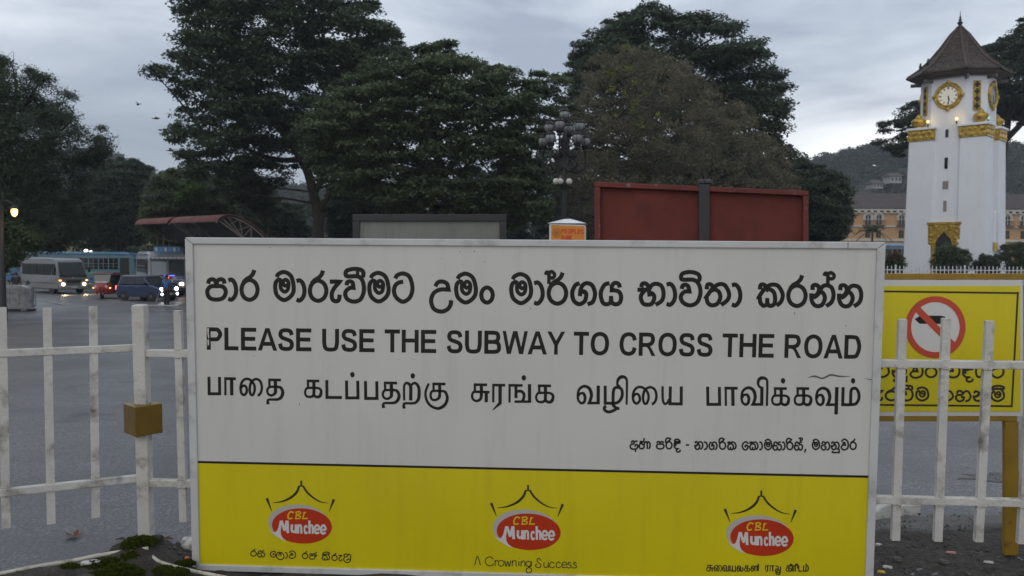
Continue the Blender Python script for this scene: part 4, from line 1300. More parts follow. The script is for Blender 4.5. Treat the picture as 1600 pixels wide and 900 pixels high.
# four corner buttresses with gold band, cap and urn
BW = 1.62
for sx in (-1, 1):
    for sy in (-1, 1):
        x1, y1 = 2.45 * sx, 2.12 * sy
        mb = MB()
        vs = []
        for z, g_ in ((z_base, 0.20), (z_band0, 0.0)):
            ex, ey = (2.45 + g_) * sx, (2.12 + g_ * .5) * sy
            ix, iy = (2.45 - BW) * sx, (2.12 - BW * .9) * sy
            vs += [(ix, iy, z), (ex, iy, z), (ex, ey, z), (ix, ey, z)]
        mb.add(vs, [(0, 3, 2, 1), (4, 5, 6, 7), (0, 1, 5, 4), (1, 2, 6, 5), (2, 3, 7, 6), (3, 0, 4, 7)])
        bt = mb.build('buttress', M['tower_white'], tower, bevel=.03)
        cx_, cy_ = (2.45 - BW / 2) * sx, (2.12 - BW * .45) * sy
        ux_, uy_ = 1.98 * sx, 1.70 * sy
        hb = z_band1 - z_band0
        mb = MB(); mb.box((cx_, cy_, z_band0 + hb * .5), (BW + .12, BW * .9 + .12, hb - .02))
        # raised scroll ornaments on the band
        q = random.Random(sx * 3 + sy)
        for i in range(9):
            for face in range(2):
                u_ = (i / 8 - .5) * (BW - .15)
                zc = z_band0 + hb * (.5 + .22 * (1 if i % 2 else -1))
                if face == 0:
                    mb.lathe([(.02, -.05), (.13, -.03), (.10, .02), (.03, .05)], 8, (cx_ + u_, cy_ + sy * (BW * .45 + .07), zc), axis='y')
                else:
                    mb.lathe([(.02, -.05), (.13, -.03), (.10, .02), (.03, .05)], 8, (cx_ + sx * (BW / 2 + .07), cy_ + u_ * .9, zc), axis='x')
        mb.build('gold_band', M['gold'], bt)
        mb = MB(); mb.box((cx_, cy_, z_band1 + .08), (BW + .30, BW * .9 + .30, .16)); mb.build('cap_stone', M['tower_white'], bt, bevel=.02)
        mb = MB()
        mb.lathe([(.26, 0), (.30, .08), (.18, .14), (.36, .24), (.47, .42), (.45, .56), (.30, .68), (.17, .74), (.20, .80), (.10, .92), (.02, 1.0)], 18, (ux_, uy_, z_band1 + .16))
        mb.build('urn', M['gold'], bt, smooth_=True)
# slots and plaque on the front and right
for (fx, nrm) in (('f', 0), ('r', 1)):
    for (ya, yb_, w_, m_) in ((207, 219, .20, 'dark_glass'), (250, 267, .20, 'dark_glass'), (286, 298, .36, 'plaque'), (316, 332, .20, 'plaque')):
        za_, zb_ = zt(yb_), zt(ya)
        kk = 2.06 + (1.93 - 2.06) * ((za_ + zb_) / 2 / z_band1)
        mb = MB()
        if nrm == 0:
            mb.box((-.03, -kk - .004, (za_ + zb_) / 2), (w_, .07, zb_ - za_))
        else:
            mb.box((kk * 1.08 + .004, 0, (za_ + zb_) / 2), (.07, w_, zb_ - za_))
        mb.build('plaque' if m_ == 'plaque' and w_ > .3 else 'window_slot', M[m_], tower)
# doorway with a gold surround on the front
zd0, zd1 = zt(385), zt(352)
dw = 1.02
mb = MB()
yq = -2.09 - .10
ogee = [(-.52, 0), (-.52, .18), (-.40, .42), (-.22, .58), (-.08, .70), (0, .86), (.08, .70), (.22, .58), (.40, .42), (.52, .18), (.52, 0)]
pts = [(-dw, zd0)] + [(-.52, zd0)] + [(x * 1.0, zd0 + z * (zd1 - zd0) * .82) for x, z in ogee[1:-1]] + [(.52, zd0), (dw, zd0), (dw, zd1), (-dw, zd1)]
mb.prism([(x, yq, z) for x, z in pts], (0, .13, 0))
mb.box((0, yq + .03, zd1 + .07), (dw * 2 + .14, .2, .14))
q = random.Random(5)
for i in range(34):
    x = q.uniform(-dw + .12, dw - .12)
    z = q.uniform(zd0 + .15, zd1 - .08)
    if abs(x) < .6 and z < zd0 + (.9 - abs(x) * .6) * (zd1 - zd0):
        continue
    mb.lathe([(.02, -.04), (.13, -.02), (.09, .02), (.02, .05)], 8, (x, yq, z), axis='y')
dr = mb.build('door_surround', M['gold'], tower)
for sx in (-1, 1):
    mb = MB(); mb.box((sx * .66, yq + .05, zd0 / 2), (.22, .10, zd0)); mb.build('door_jamb', M['gold'], dr)
mb = MB()
dpts = [(-.53, 0), (-.53, zd0 + .2)] + [(x * 1.02, zd0 + z * (zd1 - zd0) * .84) for x, z in ogee[1:-1]] + [(.53, zd0 + .2), (.53, 0)]
mb.prism([(x, -2.07, z) for x, z in dpts], (0, .04, 0)); mb.build('doorway', M['dark_void'], tower)
# pipe, meter boxes and gold relief on the right side
mb = MB(); mb.prism([(2.32, -.55, 0), (2.62, -.55, 0), (2.62, .0, 0), (2.32, .0, 0)], (0, 0, zt(332))); mb.build('side_pier', M['tower_white'], tower, bevel=.05)
mb = MB(); mb.box((2.66, -.28, zt(386)), (.12, .70, .6)); mb.build('gold_relief', M['gold'], tower)
mb = MB(); mb.box((2.70, -.2, zt(404)), (.16, .38, .7)); mb.build('meter_box', M['black_metal'], tower)
# clock faces
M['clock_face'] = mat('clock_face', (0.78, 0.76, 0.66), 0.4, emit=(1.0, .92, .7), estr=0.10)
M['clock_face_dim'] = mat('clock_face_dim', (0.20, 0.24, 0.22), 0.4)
zc_ = zt(156)


def clock(face, parent):
    fr = AF if face in (0, 2) else AX
    rot = Matrix.Rotation({0: 0, 1: R(90), 2: R(180), 3: R(270)}[face], 4, 'Z')
    o_ = Vector((0, -fr, zc_))

    def B(mb_, name, m_, par):
        mb_.v = [rot @ v for v in mb_.v]
        return mb_.build(name, m_, par)
    mb_ = MB()
    rO, rI = .90, .62
    mb_.lathe([(rI, .02), (rI, -.10), (.69, -.15), (.76, -.13), (.83, -.15), (rO, -.06), (rO, .02)], 40, o_, axis='y')
    for a in range(4):
        an = a * math.pi / 2
        mb_.lathe([(.02, -.2), (.12, -.17), (.13, -.06), (.08, 0)], 10, o_ + Vector((math.sin(an) * .89, 0, math.cos(an) * .89)), axis='y')
    ring_ = B(mb_, 'clock_ring', M['gold'], parent)
    mb_ = MB(); mb_.lathe([(.02, -.05), (.65, -.05), (.65, .0), (.02, .0)], 36, o_, axis='y')
    fc = B(mb_, 'clock_face', M['clock_face'] if face == 0 else M['clock_face_dim'], ring_)
    for h in range(12):
        mb_ = MB()
        a = h * math.pi / 6
        mb_.box(o_ + Vector((math.sin(a) * .51, -.056, math.cos(a) * .51)), (.05 if h % 3 else .08, .008, .15), Matrix.Rotation(-a if False else a, 3, 'Y'))
        B(mb_, 'hour_mark', M['black_metal'], ring_)
    for (a, ln, wd) in ((R(165), .34, .07), (R(174), .5, .045)):
        mb_ = MB()
        mb_.box(o_ + Vector((math.sin(a) * ln / 2, -.068 - wd * .1, math.cos(a) * ln / 2)), (wd, .01, ln), Matrix.Rotation(a, 3, 'Y'))
        B(mb_, 'clock_hand', M['black_metal'], ring_)


for f_ in range(4):
    clock(f_, tower)
# lattice panels on the chamfers
for (sx, sy) in ((-1, -1), (1, -1), (1, 1), (-1, 1)):
    mx, my = sx * (AX + CXh) / 2, sy * (AF + CFh) / 2
    nrm = Vector((sx * (AF - CFh), sy * (AX - CXh), 0)).normalized()
    tg = Vector((-nrm.y, nrm.x, 0))
    rot = Matrix((tg, nrm, Vector((0, 0, 1)))).transposed()
    za_, zb_ = zt(180), zt(136)
    mb = MB(); mb.box(Vector((mx, my, (za_ + zb_) / 2)) + nrm * .01, (.44, .05, zb_ - za_), rot)
    lt_ = mb.build('lattice_panel', M['dark_void'], tower)
    mb = MB()
    for s_ in (-1, 1):
        mb.box(Vector((mx, my, (za_ + zb_) / 2)) + nrm * .05 + tg * (.21 * s_), (.06, .06, zb_ - za_), rot)
    nrow = 4
    hh_ = (zb_ - za_) / nrow
    for r_ in range(nrow):
        zc2 = za_ + (r_ + .5) * hh_
        for a in range(4):
            an = R(45 + 90 * a)
            mb.box(Vector((mx, my, zc2)) + nrm * (.055) + tg * (math.cos(an) * .17) + Vector((0, 0, math.sin(an) * .2)), (.09, .05, .09), rot @ Matrix.Rotation(R(45), 3, 'Y'))
        mb.box(Vector((mx, my, zc2 - hh_ / 2)) + nrm * .055, (.40, .05, .06), rot)
    mb.build('gold_lattice', M['gold'], lt_)
# roof: flared eight sided spire
mb = MB()
z_e = zt(121)
z_a = zt(42)
prof = [(1.38, z_e), (1.36, z_e + .12), (1.06, z_e + .60), (.79, z_e + 1.2), (.50, z_e + 2.05), (.25, z_e + 2.9), (.085, z_e + (z_a - z_e) * .97), (.075, z_a)]
k = 0
for r_, z in prof:
    for (x, y) in octa(AX * r_ * 1.02, AF * r_ * 1.06, .46):
        mb.v.append(Vector((x, y, z)))
for i in range(len(prof) - 1):
    for j in range(8):
        mb.f.append((i * 8 + j, i * 8 + (j + 1) % 8, (i + 1) * 8 + (j + 1) % 8, (i + 1) * 8 + j))
mb.f.append(tuple((len(prof) - 1) * 8 + j for j in range(8)))
rf = mb.build('roof', M['roof_rows'], tower)
mb = MB()
for j in range(8):
    mb.tube([mb2 for mb2 in [Vector(octa(AX * r_ * 1.02, AF * r_ * 1.06, .46)[j] + (z + .03,)) for r_, z in prof]], [.08] * 6 + [.06, .04], 6)
mb.build('ridge_tiles', M['roof_tile'], rf, smooth_=True)
mb = MB()
mb.prism([(x, y, z_e - .30) for x, y in octa(AX * 1.12, AF * 1.16, .46)], (0, 0, .05))
vs = [Vector((x, y, z_e - .02)) for x, y in octa(AX * 1.37, AF * 1.43, .46)] + [Vector((x, y, z_e - .28)) for x, y in octa(AX * 1.0, AF * 1.02, .5)]
mb.add(vs, [(j, (j + 1) % 8, 8 + (j + 1) % 8, 8 + j) for j in range(8)])
mb.build('soffit', M['soffit'], rf)
mb = MB()
for j, (x, y) in enumerate(octa(AX * 1.03, AF * 1.03, .5)):
    d_ = Vector((x, y, 0)).normalized()
    mb.box(Vector((x, y, z_e - .42)) + d_ * .25, (.7, .14, .22), Matrix.Rotation(math.atan2(d_.y, d_.x), 3, 'Z'))
mb.build('eave_bracket', M['soffit'], rf)
mb = MB()
mb.lathe([(.16, 0), (.20, .06), (.10, .12), (.14, .25), (.20, .32), (.12, .40), (.06, .46), (.12, .52), (.05, .62), (.08, .68), (.03, .80), (.01, 1.15)], 12, (0, 0, z_a - .05))
mb.build('finial', M['dark_bronze'], rf, smooth_=True)
for (a, b2) in ((1430, 1443), (1441, 1452)):
    pass
# small flood lamps on the ledge
def glow(name, col, s):
    return mat(name, (0.8, 0.8, 0.8), 0.4, emit=col, estr=s)


M['warm_lamp'] = glow('warm_lamp', (1.0, 0.62, 0.12), 2.5)
M['green_lamp'] = glow('green_lamp', (0.05, 1.0, 0.30), 0.8)
zl = z_band1 + .18
for (lx, ly_, mm, col, en) in ((-1.15, -2.3, 'warm_lamp', (1, .62, .12), 4), (.68, -2.35, 'warm_lamp', (1, .62, .12), 4), (2.35, -1.5, 'green_lamp', (.05, 1, .3), 1.2)):
    mb = MB(); mb.box((lx, ly_, zl + .10), (.07, .07, .24)); lb_ = mb.build('flood_lamp', M['black_metal'], tower)
    mb = MB(); mb.lathe([(.03, .2), (.08, .27), (.09, .36), (.03, .42)], 10, (lx, ly_, zl)); mb.build('lamp_glow', M[mm], lb_)
    pl_ = D.lights.new('tower_flood', 'POINT'); pl_.energy = en; pl_.color = col; pl_.shadow_soft_size = .1
    po = D.objects.new('tower_flood', pl_); COL.objects.link(po); po.parent = tower; po.location = (lx, ly_ - .18, zl + .5)

# birds sitting on the eave of the tower roof
def sitting_bird(px, py, Y, label):
    c = P(px, py, Y)
    mb = MB()
    mb.lathe([(.01, -.16), (.07, -.10), (.10, 0), (.09, .10), (.06, .16), (.065, .20), (.05, .26), (.01, .29)], 8, (0, 0, .12))
    mb.box((.02, .12, .02), (.05, .2, .03), Matrix.Rotation(R(-35), 3, 'X'))
    mb.box((0, -.08, .35), (.02, .09, .02))
    o = mb.build('bird', M['black_metal'], None, smooth_=True)
    o.location = c
    return tag(o, label, 'bird')


sitting_bird(1438, 108.5, TY - 2.0, 'dark bird perched on the lower left slope of the tower roof')
sitting_bird(1450, 101, TY - 1.9, 'dark bird perched higher on the left slope of the tower roof')


# flying birds
def flying_bird(px, py, Y, span, yaw, flap, label):
    c = P(px, py, Y)
    mb = MB()
    mb.lathe([(.005, -.22), (.03, -.18), (.06, -.05), (.065, .08), (.04, .18), (.015, .22)], 8, axis='y')
    h = span / 2
    for s_ in (-1, 1):
        a = Vector((s_ * .04, -.07, .03)); b2 = Vector((s_ * .04, .07, .03))
        m1 = Vector((s_ * h * .5, -.10, .03 + flap * h * .5)); m2 = Vector((s_ * h * .5, .09, .03 + flap * h * .5))
        e_ = Vector((s_ * h, .04, .03 + flap * h * .6))
        k = Vector((0, 0, -.012))
        mb.add([a, b2, m2, e_, m1, a + k, b2 + k, m2 + k, e_ + k, m1 + k], [(0, 1, 2, 4), (4, 2, 3), (5, 9, 7, 6), (9, 8, 7), (0, 4, 9, 5), (4, 3, 8, 9), (3, 2, 7, 8), (2, 1, 6, 7), (1, 0, 5, 6)])
    mb.prism([(-.03, .18, 0), (.03, .18, 0), (.06, .34, 0), (-.06, .34, 0)], (0, 0, .012))
    o = mb.build('bird', M['black_metal'])
    o.location = c
    o.rotation_euler = (0, R(15), yaw)
    return tag(o, label, 'bird')


flying_bird(216, 163, 50, .36, .6, .5, 'dark bird flying highest in the grey sky between the left trees')
flying_bird(245, 185, 55, .30, 1.4, .2, 'small dark bird flying just beside the big tree crown')
flying_bird(267, 235, 52, .30, 1.2, .9, 'lowest small dark bird flying left of the big tree')


# ------------------------------------------------------------ foliage
def poly_dist(px, pz, poly):
    """inside mask and distance to the outline, numpy"""
    n = len(poly)
    ins = np.zeros(len(px), bool)
    dist = np.full(len(px), 1e9)
    for i in range(n):
        x1, z1 = poly[i]
        x2, z2 = poly[(i + 1) % n]
        cond = ((z1 > pz) != (z2 > pz)) & (px < (x2 - x1) * (pz - z1) / (z2 - z1 + 1e-12) + x1)
        ins ^= cond
        dx, dz = x2 - x1, z2 - z1
        t_ = np.clip(((px - x1) * dx + (pz - z1) * dz) / (dx * dx + dz * dz + 1e-12), 0, 1)
        dist = np.minimum(dist, np.hypot(px - x1 - t_ * dx, pz - z1 - t_ * dz))
    return ins, dist


def crown_pads(poly, Y, depth, npads, r, seed, front=0.62, reach=3.5):
    rs = np.random.RandomState(seed)
    A_ = np.array(poly)
    lo, hi = A_.min(0), A_.max(0)
    out = []
    while len(out) < npads:
        k = npads * 4
        x = rs.uniform(lo[0], hi[0], k)
        z = rs.uniform(lo[1], hi[1], k)
        ins, di = poly_dist(x, z, poly)
        ok = ins & (di > r * .25)
        x, z, di = x[ok], z[ok], di[ok]
        dm = depth * np.sqrt(np.clip(1 - (1 - np.clip(di / reach, 0, 1)) ** 2, 0.02, 1))
        s_ = np.where(rs.uniform(size=len(x)) < front, -1, 1)
        y = Y + s_ * dm * rs.uniform(size=len(x)) ** 0.55
        for q in zip(x, y, z, di):
            out.append(q)
            if len(out) >= npads:
                break
    return np.array(out)


def leaves_on_pads(pads, r, per, leaf, flat, seed, tilt=0.5, aspect=0.5, droop=0.0, spread=1.0):
    rs = np.random.RandomState(seed + 77)
    n = len(pads)
    C = np.repeat(pads[:, :3], per, 0)
    rad = np.repeat(np.minimum(r * rs.uniform(.6, 1.25, n), np.maximum(pads[:, 3] * 1.15, r * .35)), per)
    k = len(C)
    d = rs.normal(size=(k, 3))
    d /= np.linalg.norm(d, axis=1)[:, None]
    d[:, 2] = np.where(rs.uniform(size=k) < .7, np.abs(d[:, 2]), d[:, 2])
    u = rs.uniform(size=k) ** (1 / 2.2)
    off = d * (u * rad)[:, None]
    off[:, 2] *= flat
    hr = np.hypot(off[:, 0], off[:, 1])
    off[:, 2] -= droop * hr ** 1.5
    p = C + off + rs.normal(size=(k, 3)) * .06 * spread
    nrm = rs.normal(size=(k, 3)) * tilt + np.array([0, 0, 1.0]) + d * .5
    nrm /= np.linalg.norm(nrm, axis=1)[:, None]
    t1 = np.cross(nrm, rs.normal(size=(k, 3)))
    t1 /= np.linalg.norm(t1, axis=1)[:, None] + 1e-9
    t2 = np.cross(nrm, t1)
    a = (leaf * rs.uniform(.6, 1.3, k))[:, None]
    V = np.stack([p - t1 * a, p + t2 * a * aspect - t1 * a * .1, p + t1 * a, p - t2 * a * aspect - t1 * a * .1], 1).reshape(-1, 3)
    return V


def pxpoly(pts, Y):
    return [(P(x, y, Y).x, P(x, y, Y).z) for x, y in pts]


def tree(name, label, cat, poly, Y, depth, npads, r, per, leaf, m, trunk, limbs=(), seed=1, flat=.4, front=.62, nbr=40, bark='bark', group=None, droop=0.0, aspect=.5, tilt=.5, reach=3.5, trad=.45, extra=None):
    """crown outline and limbs given as photo directions at the tree's distance Y, real depth around it"""
    b0 = P(trunk[0][0], trunk[0][1], Y)
    gz = ground_z(b0.x, Y)
    tr = thing(name, label, cat, (b0.x, Y, gz), 0, group)
    pw = pxpoly(poly, Y)
    pads = crown_pads(pw, Y, depth, npads, r, seed, front, reach)
    V = leaves_on_pads(pads, r, per, leaf, flat, seed, tilt, aspect, droop)
    if extra:
        for (ep, en, er, eper) in extra:
            pe = crown_pads(pxpoly(ep, Y), Y - depth * .75, depth * .2, en, er, seed + 5, .5, reach)
            V = np.concatenate([V, leaves_on_pads(pe, er, eper, leaf, flat, seed + 9, tilt, aspect, droop)])
    raw_mesh('crown', V, np.arange(len(V)).reshape(-1, 4), m, tr)
    rs = random.Random(seed)
    mb = MB()
    tp = [Vector((b0.x, Y, gz - .1))] + [P(x, y, Y) for x, y in trunk]
    sk = []
    cp = catmull3(tp, 4)
    n = len(cp)
    mb.tube(cp, [trad * (1.25 if i == 0 else 1) * (1 - .55 * i / n) for i in range(n)], 10)
    sk += cp[n // 3:]
    for lb_ in limbs:
        pts, r0 = lb_[0], lb_[1]
        dy = lb_[2] if len(lb_) > 2 else 0.0
        lp = [P(x, y, Y) + Vector((0, dy * i / max(1, len(pts) - 1), 0)) for i, (x, y) in enumerate(pts)]
        c2 = catmull3(lp, 4)
        mb.tube(c2, [r0 * (1 - .75 * i / len(c2)) for i in range(len(c2))], 8)
        sk += c2[2:]
    for i in range(nbr):
        q = pads[rs.randrange(len(pads))]
        e_ = Vector(q[:3])
        s_ = min(sk, key=lambda v: (v - e_).length + (2.0 if v.z > e_.z else 0))
        mid = s_.lerp(e_, .5) + Vector((rs.gauss(0, .25), rs.gauss(0, .25), rs.uniform(.0, .6)))
        ln = (e_ - s_).length
        r0 = min(.16, .035 + .012 * ln) * trad / .45
        c2 = catmull3([s_, mid, e_], 4)
        mb.tube(c2, [r0 * (1 - .8 * j / len(c2)) for j in range(len(c2))], 5, cap=False)
    mb.build('trunk', M[bark], tr, world=True, smooth_=True)
    return tr


M['leaf_deep'] = leafmat('leaf_deep', (0.035, 0.055, 0.036), (0.105, 0.145, 0.078))
M['leaf_rain'] = leafmat('leaf_rain', (0.042, 0.066, 0.036), (0.135, 0.175, 0.080))
M['leaf_dark'] = leafmat('leaf_dark', (0.030, 0.046, 0.033), (0.085, 0.115, 0.066))
M['leaf_brown'] = leafmat('leaf_dry', (0.085, 0.080, 0.054), (0.22, 0.20, 0.135), 0.8)
M['leaf_bright'] = leafmat('leaf_bright', (0.045, 0.085, 0.022), (0.10, 0.17, 0.035))
M['leaf_lime'] = leafmat('leaf_lime', (0.15, 0.20, 0.03), (0.26, 0.30, 0.05))
M['leaf_far'] = leafmat('leaf_far', (0.014, 0.022, 0.015), (0.044, 0.058, 0.033))

# the tallest rain tree
tree('rain_tree', 'tallest dark rain tree whose crown runs out of the top of the picture', 'tree',
     [(290, 92), (262, 130), (276, 168), (300, 188), (282, 212), (292, 240), (312, 268), (332, 305), (395, 332), (424, 318), (432, 275), (460, 250), (490, 256), (512, 310), (560, 340), (610, 290), (640, 160), (648, 84), (615, 32), (584, 2), (560, -40), (470, -90), (380, -70), (320, -20), (300, 10), (292, 40), (316, 62)],
     56, 7.0, 760, 1.15, 260, .125, M['leaf_deep'],
     [(497, 400), (497, 340), (489, 300), (478, 262), (452, 220), (428, 178)],
     [([(492, 300), (510, 262), (514, 210), (505, 140)], .22), ([(500, 330), (522, 300), (560, 270), (600, 200)], .2, -2), ([(470, 250), (430, 250), (380, 230), (330, 210)], .2, -2), ([(452, 220), (400, 160), (350, 110)], .18, -2), ([(505, 140), (480, 60), (440, 0)], .16), ([(505, 140), (560, 80)], .14, 2)],
     seed=11, flat=.38, nbr=120, trad=.42)
# the layered rain tree in front
tree('rain_tree', 'broad layered rain tree in the centre, just right of the tallest tree', 'tree',
     [(478, 205), (520, 150), (560, 118), (600, 95), (640, 84), (668, 80), (690, 66), (715, 74), (735, 96), (790, 104), (815, 118), (850, 116), (880, 128), (902, 150), (895, 190), (862, 210), (850, 260), (868, 300), (858, 350), (800, 366), (700, 372), (600, 360), (560, 330), (510, 300), (486, 252)],
     47, 5.5, 800, .95, 250, .105, M['leaf_rain'],
     [(700, 400), (700, 340), (690, 280), (680, 220)],
     [([(692, 290), (640, 240), (590, 200)], .2, -2), ([(690, 280), (740, 220), (800, 170)], .2, -2), ([(680, 220), (680, 150), (690, 110)], .15), ([(700, 330), (760, 290), (840, 280)], .13, -2)],
     seed=22, flat=.24, nbr=90, trad=.4)
# big domed tree on the right
tree('rain_tree', 'tall domed dark tree standing behind the dry brownish tree', 'tree',
     [(888, 78), (920, 58), (950, 40), (990, 20), (1030, 16), (1045, 38), (1090, 34), (1130, 50), (1170, 78), (1200, 112), (1214, 150), (1212, 200), (1216, 235), (1240, 262), (1270, 300), (1262, 372), (1160, 376), (1060, 372), (960, 300), (905, 220), (880, 150), (884, 110)],
     68, 7.5, 900, 1.3, 270, .14, M['leaf_deep'],
     [(1120, 410), (1118, 340), (1110, 280), (1100, 220)],
     [([(1110, 280), (1060, 200), (1000, 120)], .25), ([(1105, 250), (1150, 180), (1180, 130)], .25), ([(1100, 220), (1080, 130), (1060, 70)], .2), ([(1112, 300), (1180, 270), (1220, 270)], .2)],
     seed=33, flat=.4, nbr=90, trad=.5)
# dry brown tree
tree('dry_tree', 'brownish half bare tree of dry twigs behind the lamp post and red board', 'tree',
     [(868, 320), (872, 250), (880, 195), (905, 140), (900, 110), (940, 86), (985, 74), (1030, 90), (1070, 110), (1110, 136), (1150, 166), (1190, 206), (1220, 246), (1240, 290), (1245, 372), (1100, 376), (900, 374)],
     50, 4.5, 720, .62, 120, .075, M['leaf_brown'],
     [(1040, 400), (1040, 350), (1030, 290), (1020, 230)],
     [([(1030, 300), (980, 230), (940, 150)], .14, -1), ([(1030, 290), (1090, 220), (1120, 160)], .14, -1), ([(1020, 230), (1000, 160), (985, 100)], .12), ([(1035, 320), (1120, 280), (1200, 250)], .14, -1)],
     seed=44, flat=.9, nbr=260, trad=.3, tilt=1.2, aspect=.4)
lv = crown_pads(pxpoly([(965, 75), (990, 70), (1000, 140), (1040, 150), (1020, 210), (960, 190), (930, 140)], 46), 46, .8, 16, .3, 3)
lv2 = leaves_on_pads(lv, .35, 26, .09, .8, 3)
o = raw_mesh('creeper', lv2, np.arange(len(lv2)).reshape(-1, 4), M['leaf_lime'], [x for x in D.objects if x.name == 'dry_tree'][0])
# tree behind the clock tower
tree('rain_tree', 'dark spreading tree standing behind the white clock tower', 'tree',
     [(1382, 205), (1378, 225), (1392, 240), (1418, 252), (1450, 215), (1520, 190), (1560, 182), (1572, 200), (1620, 190), (1700, 210), (1780, 180), (1790, 80), (1700, 10), (1640, 5), (1602, 22), (1578, 42), (1545, 62), (1530, 80), (1500, 110), (1440, 150), (1402, 165)],
     84, 7, 760, 1.25, 260, .15, M['leaf_dark'],
     [(1560, 420), (1560, 330), (1565, 260), (1575, 190)],
     [([(1562, 300), (1500, 230), (1440, 200), (1400, 205)], .3), ([(1570, 220), (1640, 150), (1700, 110)], .3), ([(1575, 190), (1590, 120), (1600, 60)], .25)],
     seed=55, flat=.36, nbr=60, trad=.6)
# feathery tree on the left
tree('feathery_tree', 'dark feathery tree with drooping twigs at the left edge behind the street lamp', 'tree',
     [(-90, 110), (-20, 100), (15, 92), (45, 96), (60, 110), (95, 124), (98, 134), (82, 148), (90, 175), (140, 178), (152, 205), (148, 235), (130, 262), (108, 290), (128, 330), (110, 372), (85, 392), (50, 400), (-20, 410), (-90, 400)],
     37, 3.6, 640, .72, 240, .075, M['leaf_dark'],
     [(4, 440), (6, 360), (10, 280), (15, 200)],
     [([(8, 300), (60, 240), (120, 205)], .13, -1), ([(12, 240), (50, 170), (80, 140)], .12, -1), ([(6, 340), (60, 300), (100, 280)], .12, -1), ([(15, 200), (25, 140), (20, 105)], .1)],
     seed=66, flat=.6, nbr=120, trad=.15, droop=.35, aspect=.28, tilt=.9, reach=2.2)
tree('leafy_bush', 'broad leaved green bush under the left tree beside the lit street lamp', 'bush',
     [(-60, 350), (-10, 338), (20, 340), (45, 352), (66, 372), (60, 392), (46, 402), (30, 418), (0, 428), (-60, 430)],
     34, 1.0, 150, .34, 120, .065, M['leaf_rain'], [(2, 455), (6, 420), (10, 390)], [], seed=67, flat=.7, nbr=30, trad=.10, reach=1.0)
tree('broadleaf_tree', 'medium round tree behind the buses left of the shelter', 'tree',
     [(126, 300), (150, 272), (168, 254), (200, 247), (232, 250), (246, 272), (252, 320), (250, 388), (120, 390), (112, 340)],
     80, 5, 340, 1.0, 230, .13, M['leaf_dark'], [(188, 425), (188, 360), (190, 310)], [([(190, 330), (160, 300)], .2), ([(190, 320), (220, 280)], .2)], seed=71, flat=.45, nbr=40)
tree('broadleaf_tree', 'bushy tree with a yellow green patch above the red roofed shelter', 'tree',
     [(236, 300), (262, 268), (290, 262), (330, 268), (352, 290), (368, 330), (360, 352), (330, 372), (300, 388), (250, 388), (234, 350)],
     66, 4, 320, .85, 230, .11, M['leaf_rain'], [(292, 420), (295, 370), (300, 330)], [([(300, 340), (330, 300)], .16), ([(298, 350), (265, 310)], .16)], seed=72, flat=.42, nbr=40)
lv = crown_pads(pxpoly([(268, 300), (290, 280), (318, 284), (330, 300), (318, 318), (280, 320)], 61), 61, .8, 26, .6, 5)
lv2 = leaves_on_pads(lv, .7, 130, .12, .4, 6)
raw_mesh('young_leaves', lv2, np.arange(len(lv2)).reshape(-1, 4), M['leaf_bright'], [x for x in D.objects if x.name == 'broadleaf_tree.001'][0])
tree('slender_tree', 'slender thin trunked tree between the shelter arch and the tall tree', 'tree',
     [(338, 270), (370, 240), (400, 250), (420, 290), (436, 330), (424, 352), (392, 330), (360, 322)],
     60, 3, 140, .7, 170, .10, M['leaf_deep'], [(421, 400), (418, 340), (410, 300), (395, 270)], [([(410, 300), (425, 275)], .08), ([(415, 330), (370, 290)], .08)], seed=73, flat=.4, nbr=40, trad=.16)
tree('broadleaf_tree', 'dense dark tree between the red board and the orange building', 'tree',
     [(1200, 262), (1228, 246), (1252, 250), (1282, 262), (1308, 276), (1322, 310), (1318, 350), (1310, 378), (1260, 390), (1190, 386)],
     58, 4, 380, .8, 230, .10, M['leaf_dark'], [(1262, 430), (1262, 380), (1260, 330)], [([(1260, 340), (1290, 300)], .16), ([(1260, 340), (1225, 290)], .16)], seed=74, flat=.42, nbr=40)

tree('broadleaf_tree', 'dark shadowy tree filling the space under the crown of the tallest tree', 'tree',
     [(505, 330), (520, 290), (560, 270), (600, 280), (620, 320), (615, 365), (560, 378), (512, 372)],
     72, 4, 240, .9, 220, .13, M['leaf_dark'], [(560, 410), (560, 370), (560, 330)], [([(560, 340), (590, 310)], .14)], seed=75, flat=.42, nbr=30)
tree('broadleaf_tree', 'loose dark tree left of the big trunk above the shelter arch', 'tree',
     [(352, 300), (372, 285), (410, 282), (440, 300), (470, 322), (484, 350), (480, 378), (420, 384), (370, 372), (350, 345)],
     76, 3.5, 150, .85, 190, .13, M['leaf_dark'], [(446, 410), (440, 370), (425, 330)], [([(430, 345), (400, 310)], .12)], seed=76, flat=.42, nbr=40, trad=.25)

# woods closing the view behind the square: one mass
Vs = []
for (pts, Y, n, r, s_) in (([(-120, 300), (60, 290), (120, 320), (230, 330), (340, 318), (380, 300), (425, 306), (470, 318), (500, 300), (560, 285), (700, 260), (900, 250), (900, 425), (-120, 428)], 105, 600, 1.9, 3),
                           ([(880, 280), (1000, 250), (1200, 260), (1300, 300), (1300, 400), (880, 400)], 100, 220, 1.8, 4),
                           ([(770, 262), (860, 230), (960, 235), (960, 420), (770, 420)], 95, 190, 1.7, 6)):
    pp = crown_pads(pxpoly(pts, Y), Y, 6, n, r, s_)
    Vs.append(leaves_on_pads(pp, r, 190, .24, .5, s_))
V = np.concatenate(Vs)
o = raw_mesh('background_wood', V, np.arange(len(V)).reshape(-1, 4), M['leaf_dark'])
o['kind'] = 'stuff'
tag(o, 'dark wood closing the view behind the square', 'wood')

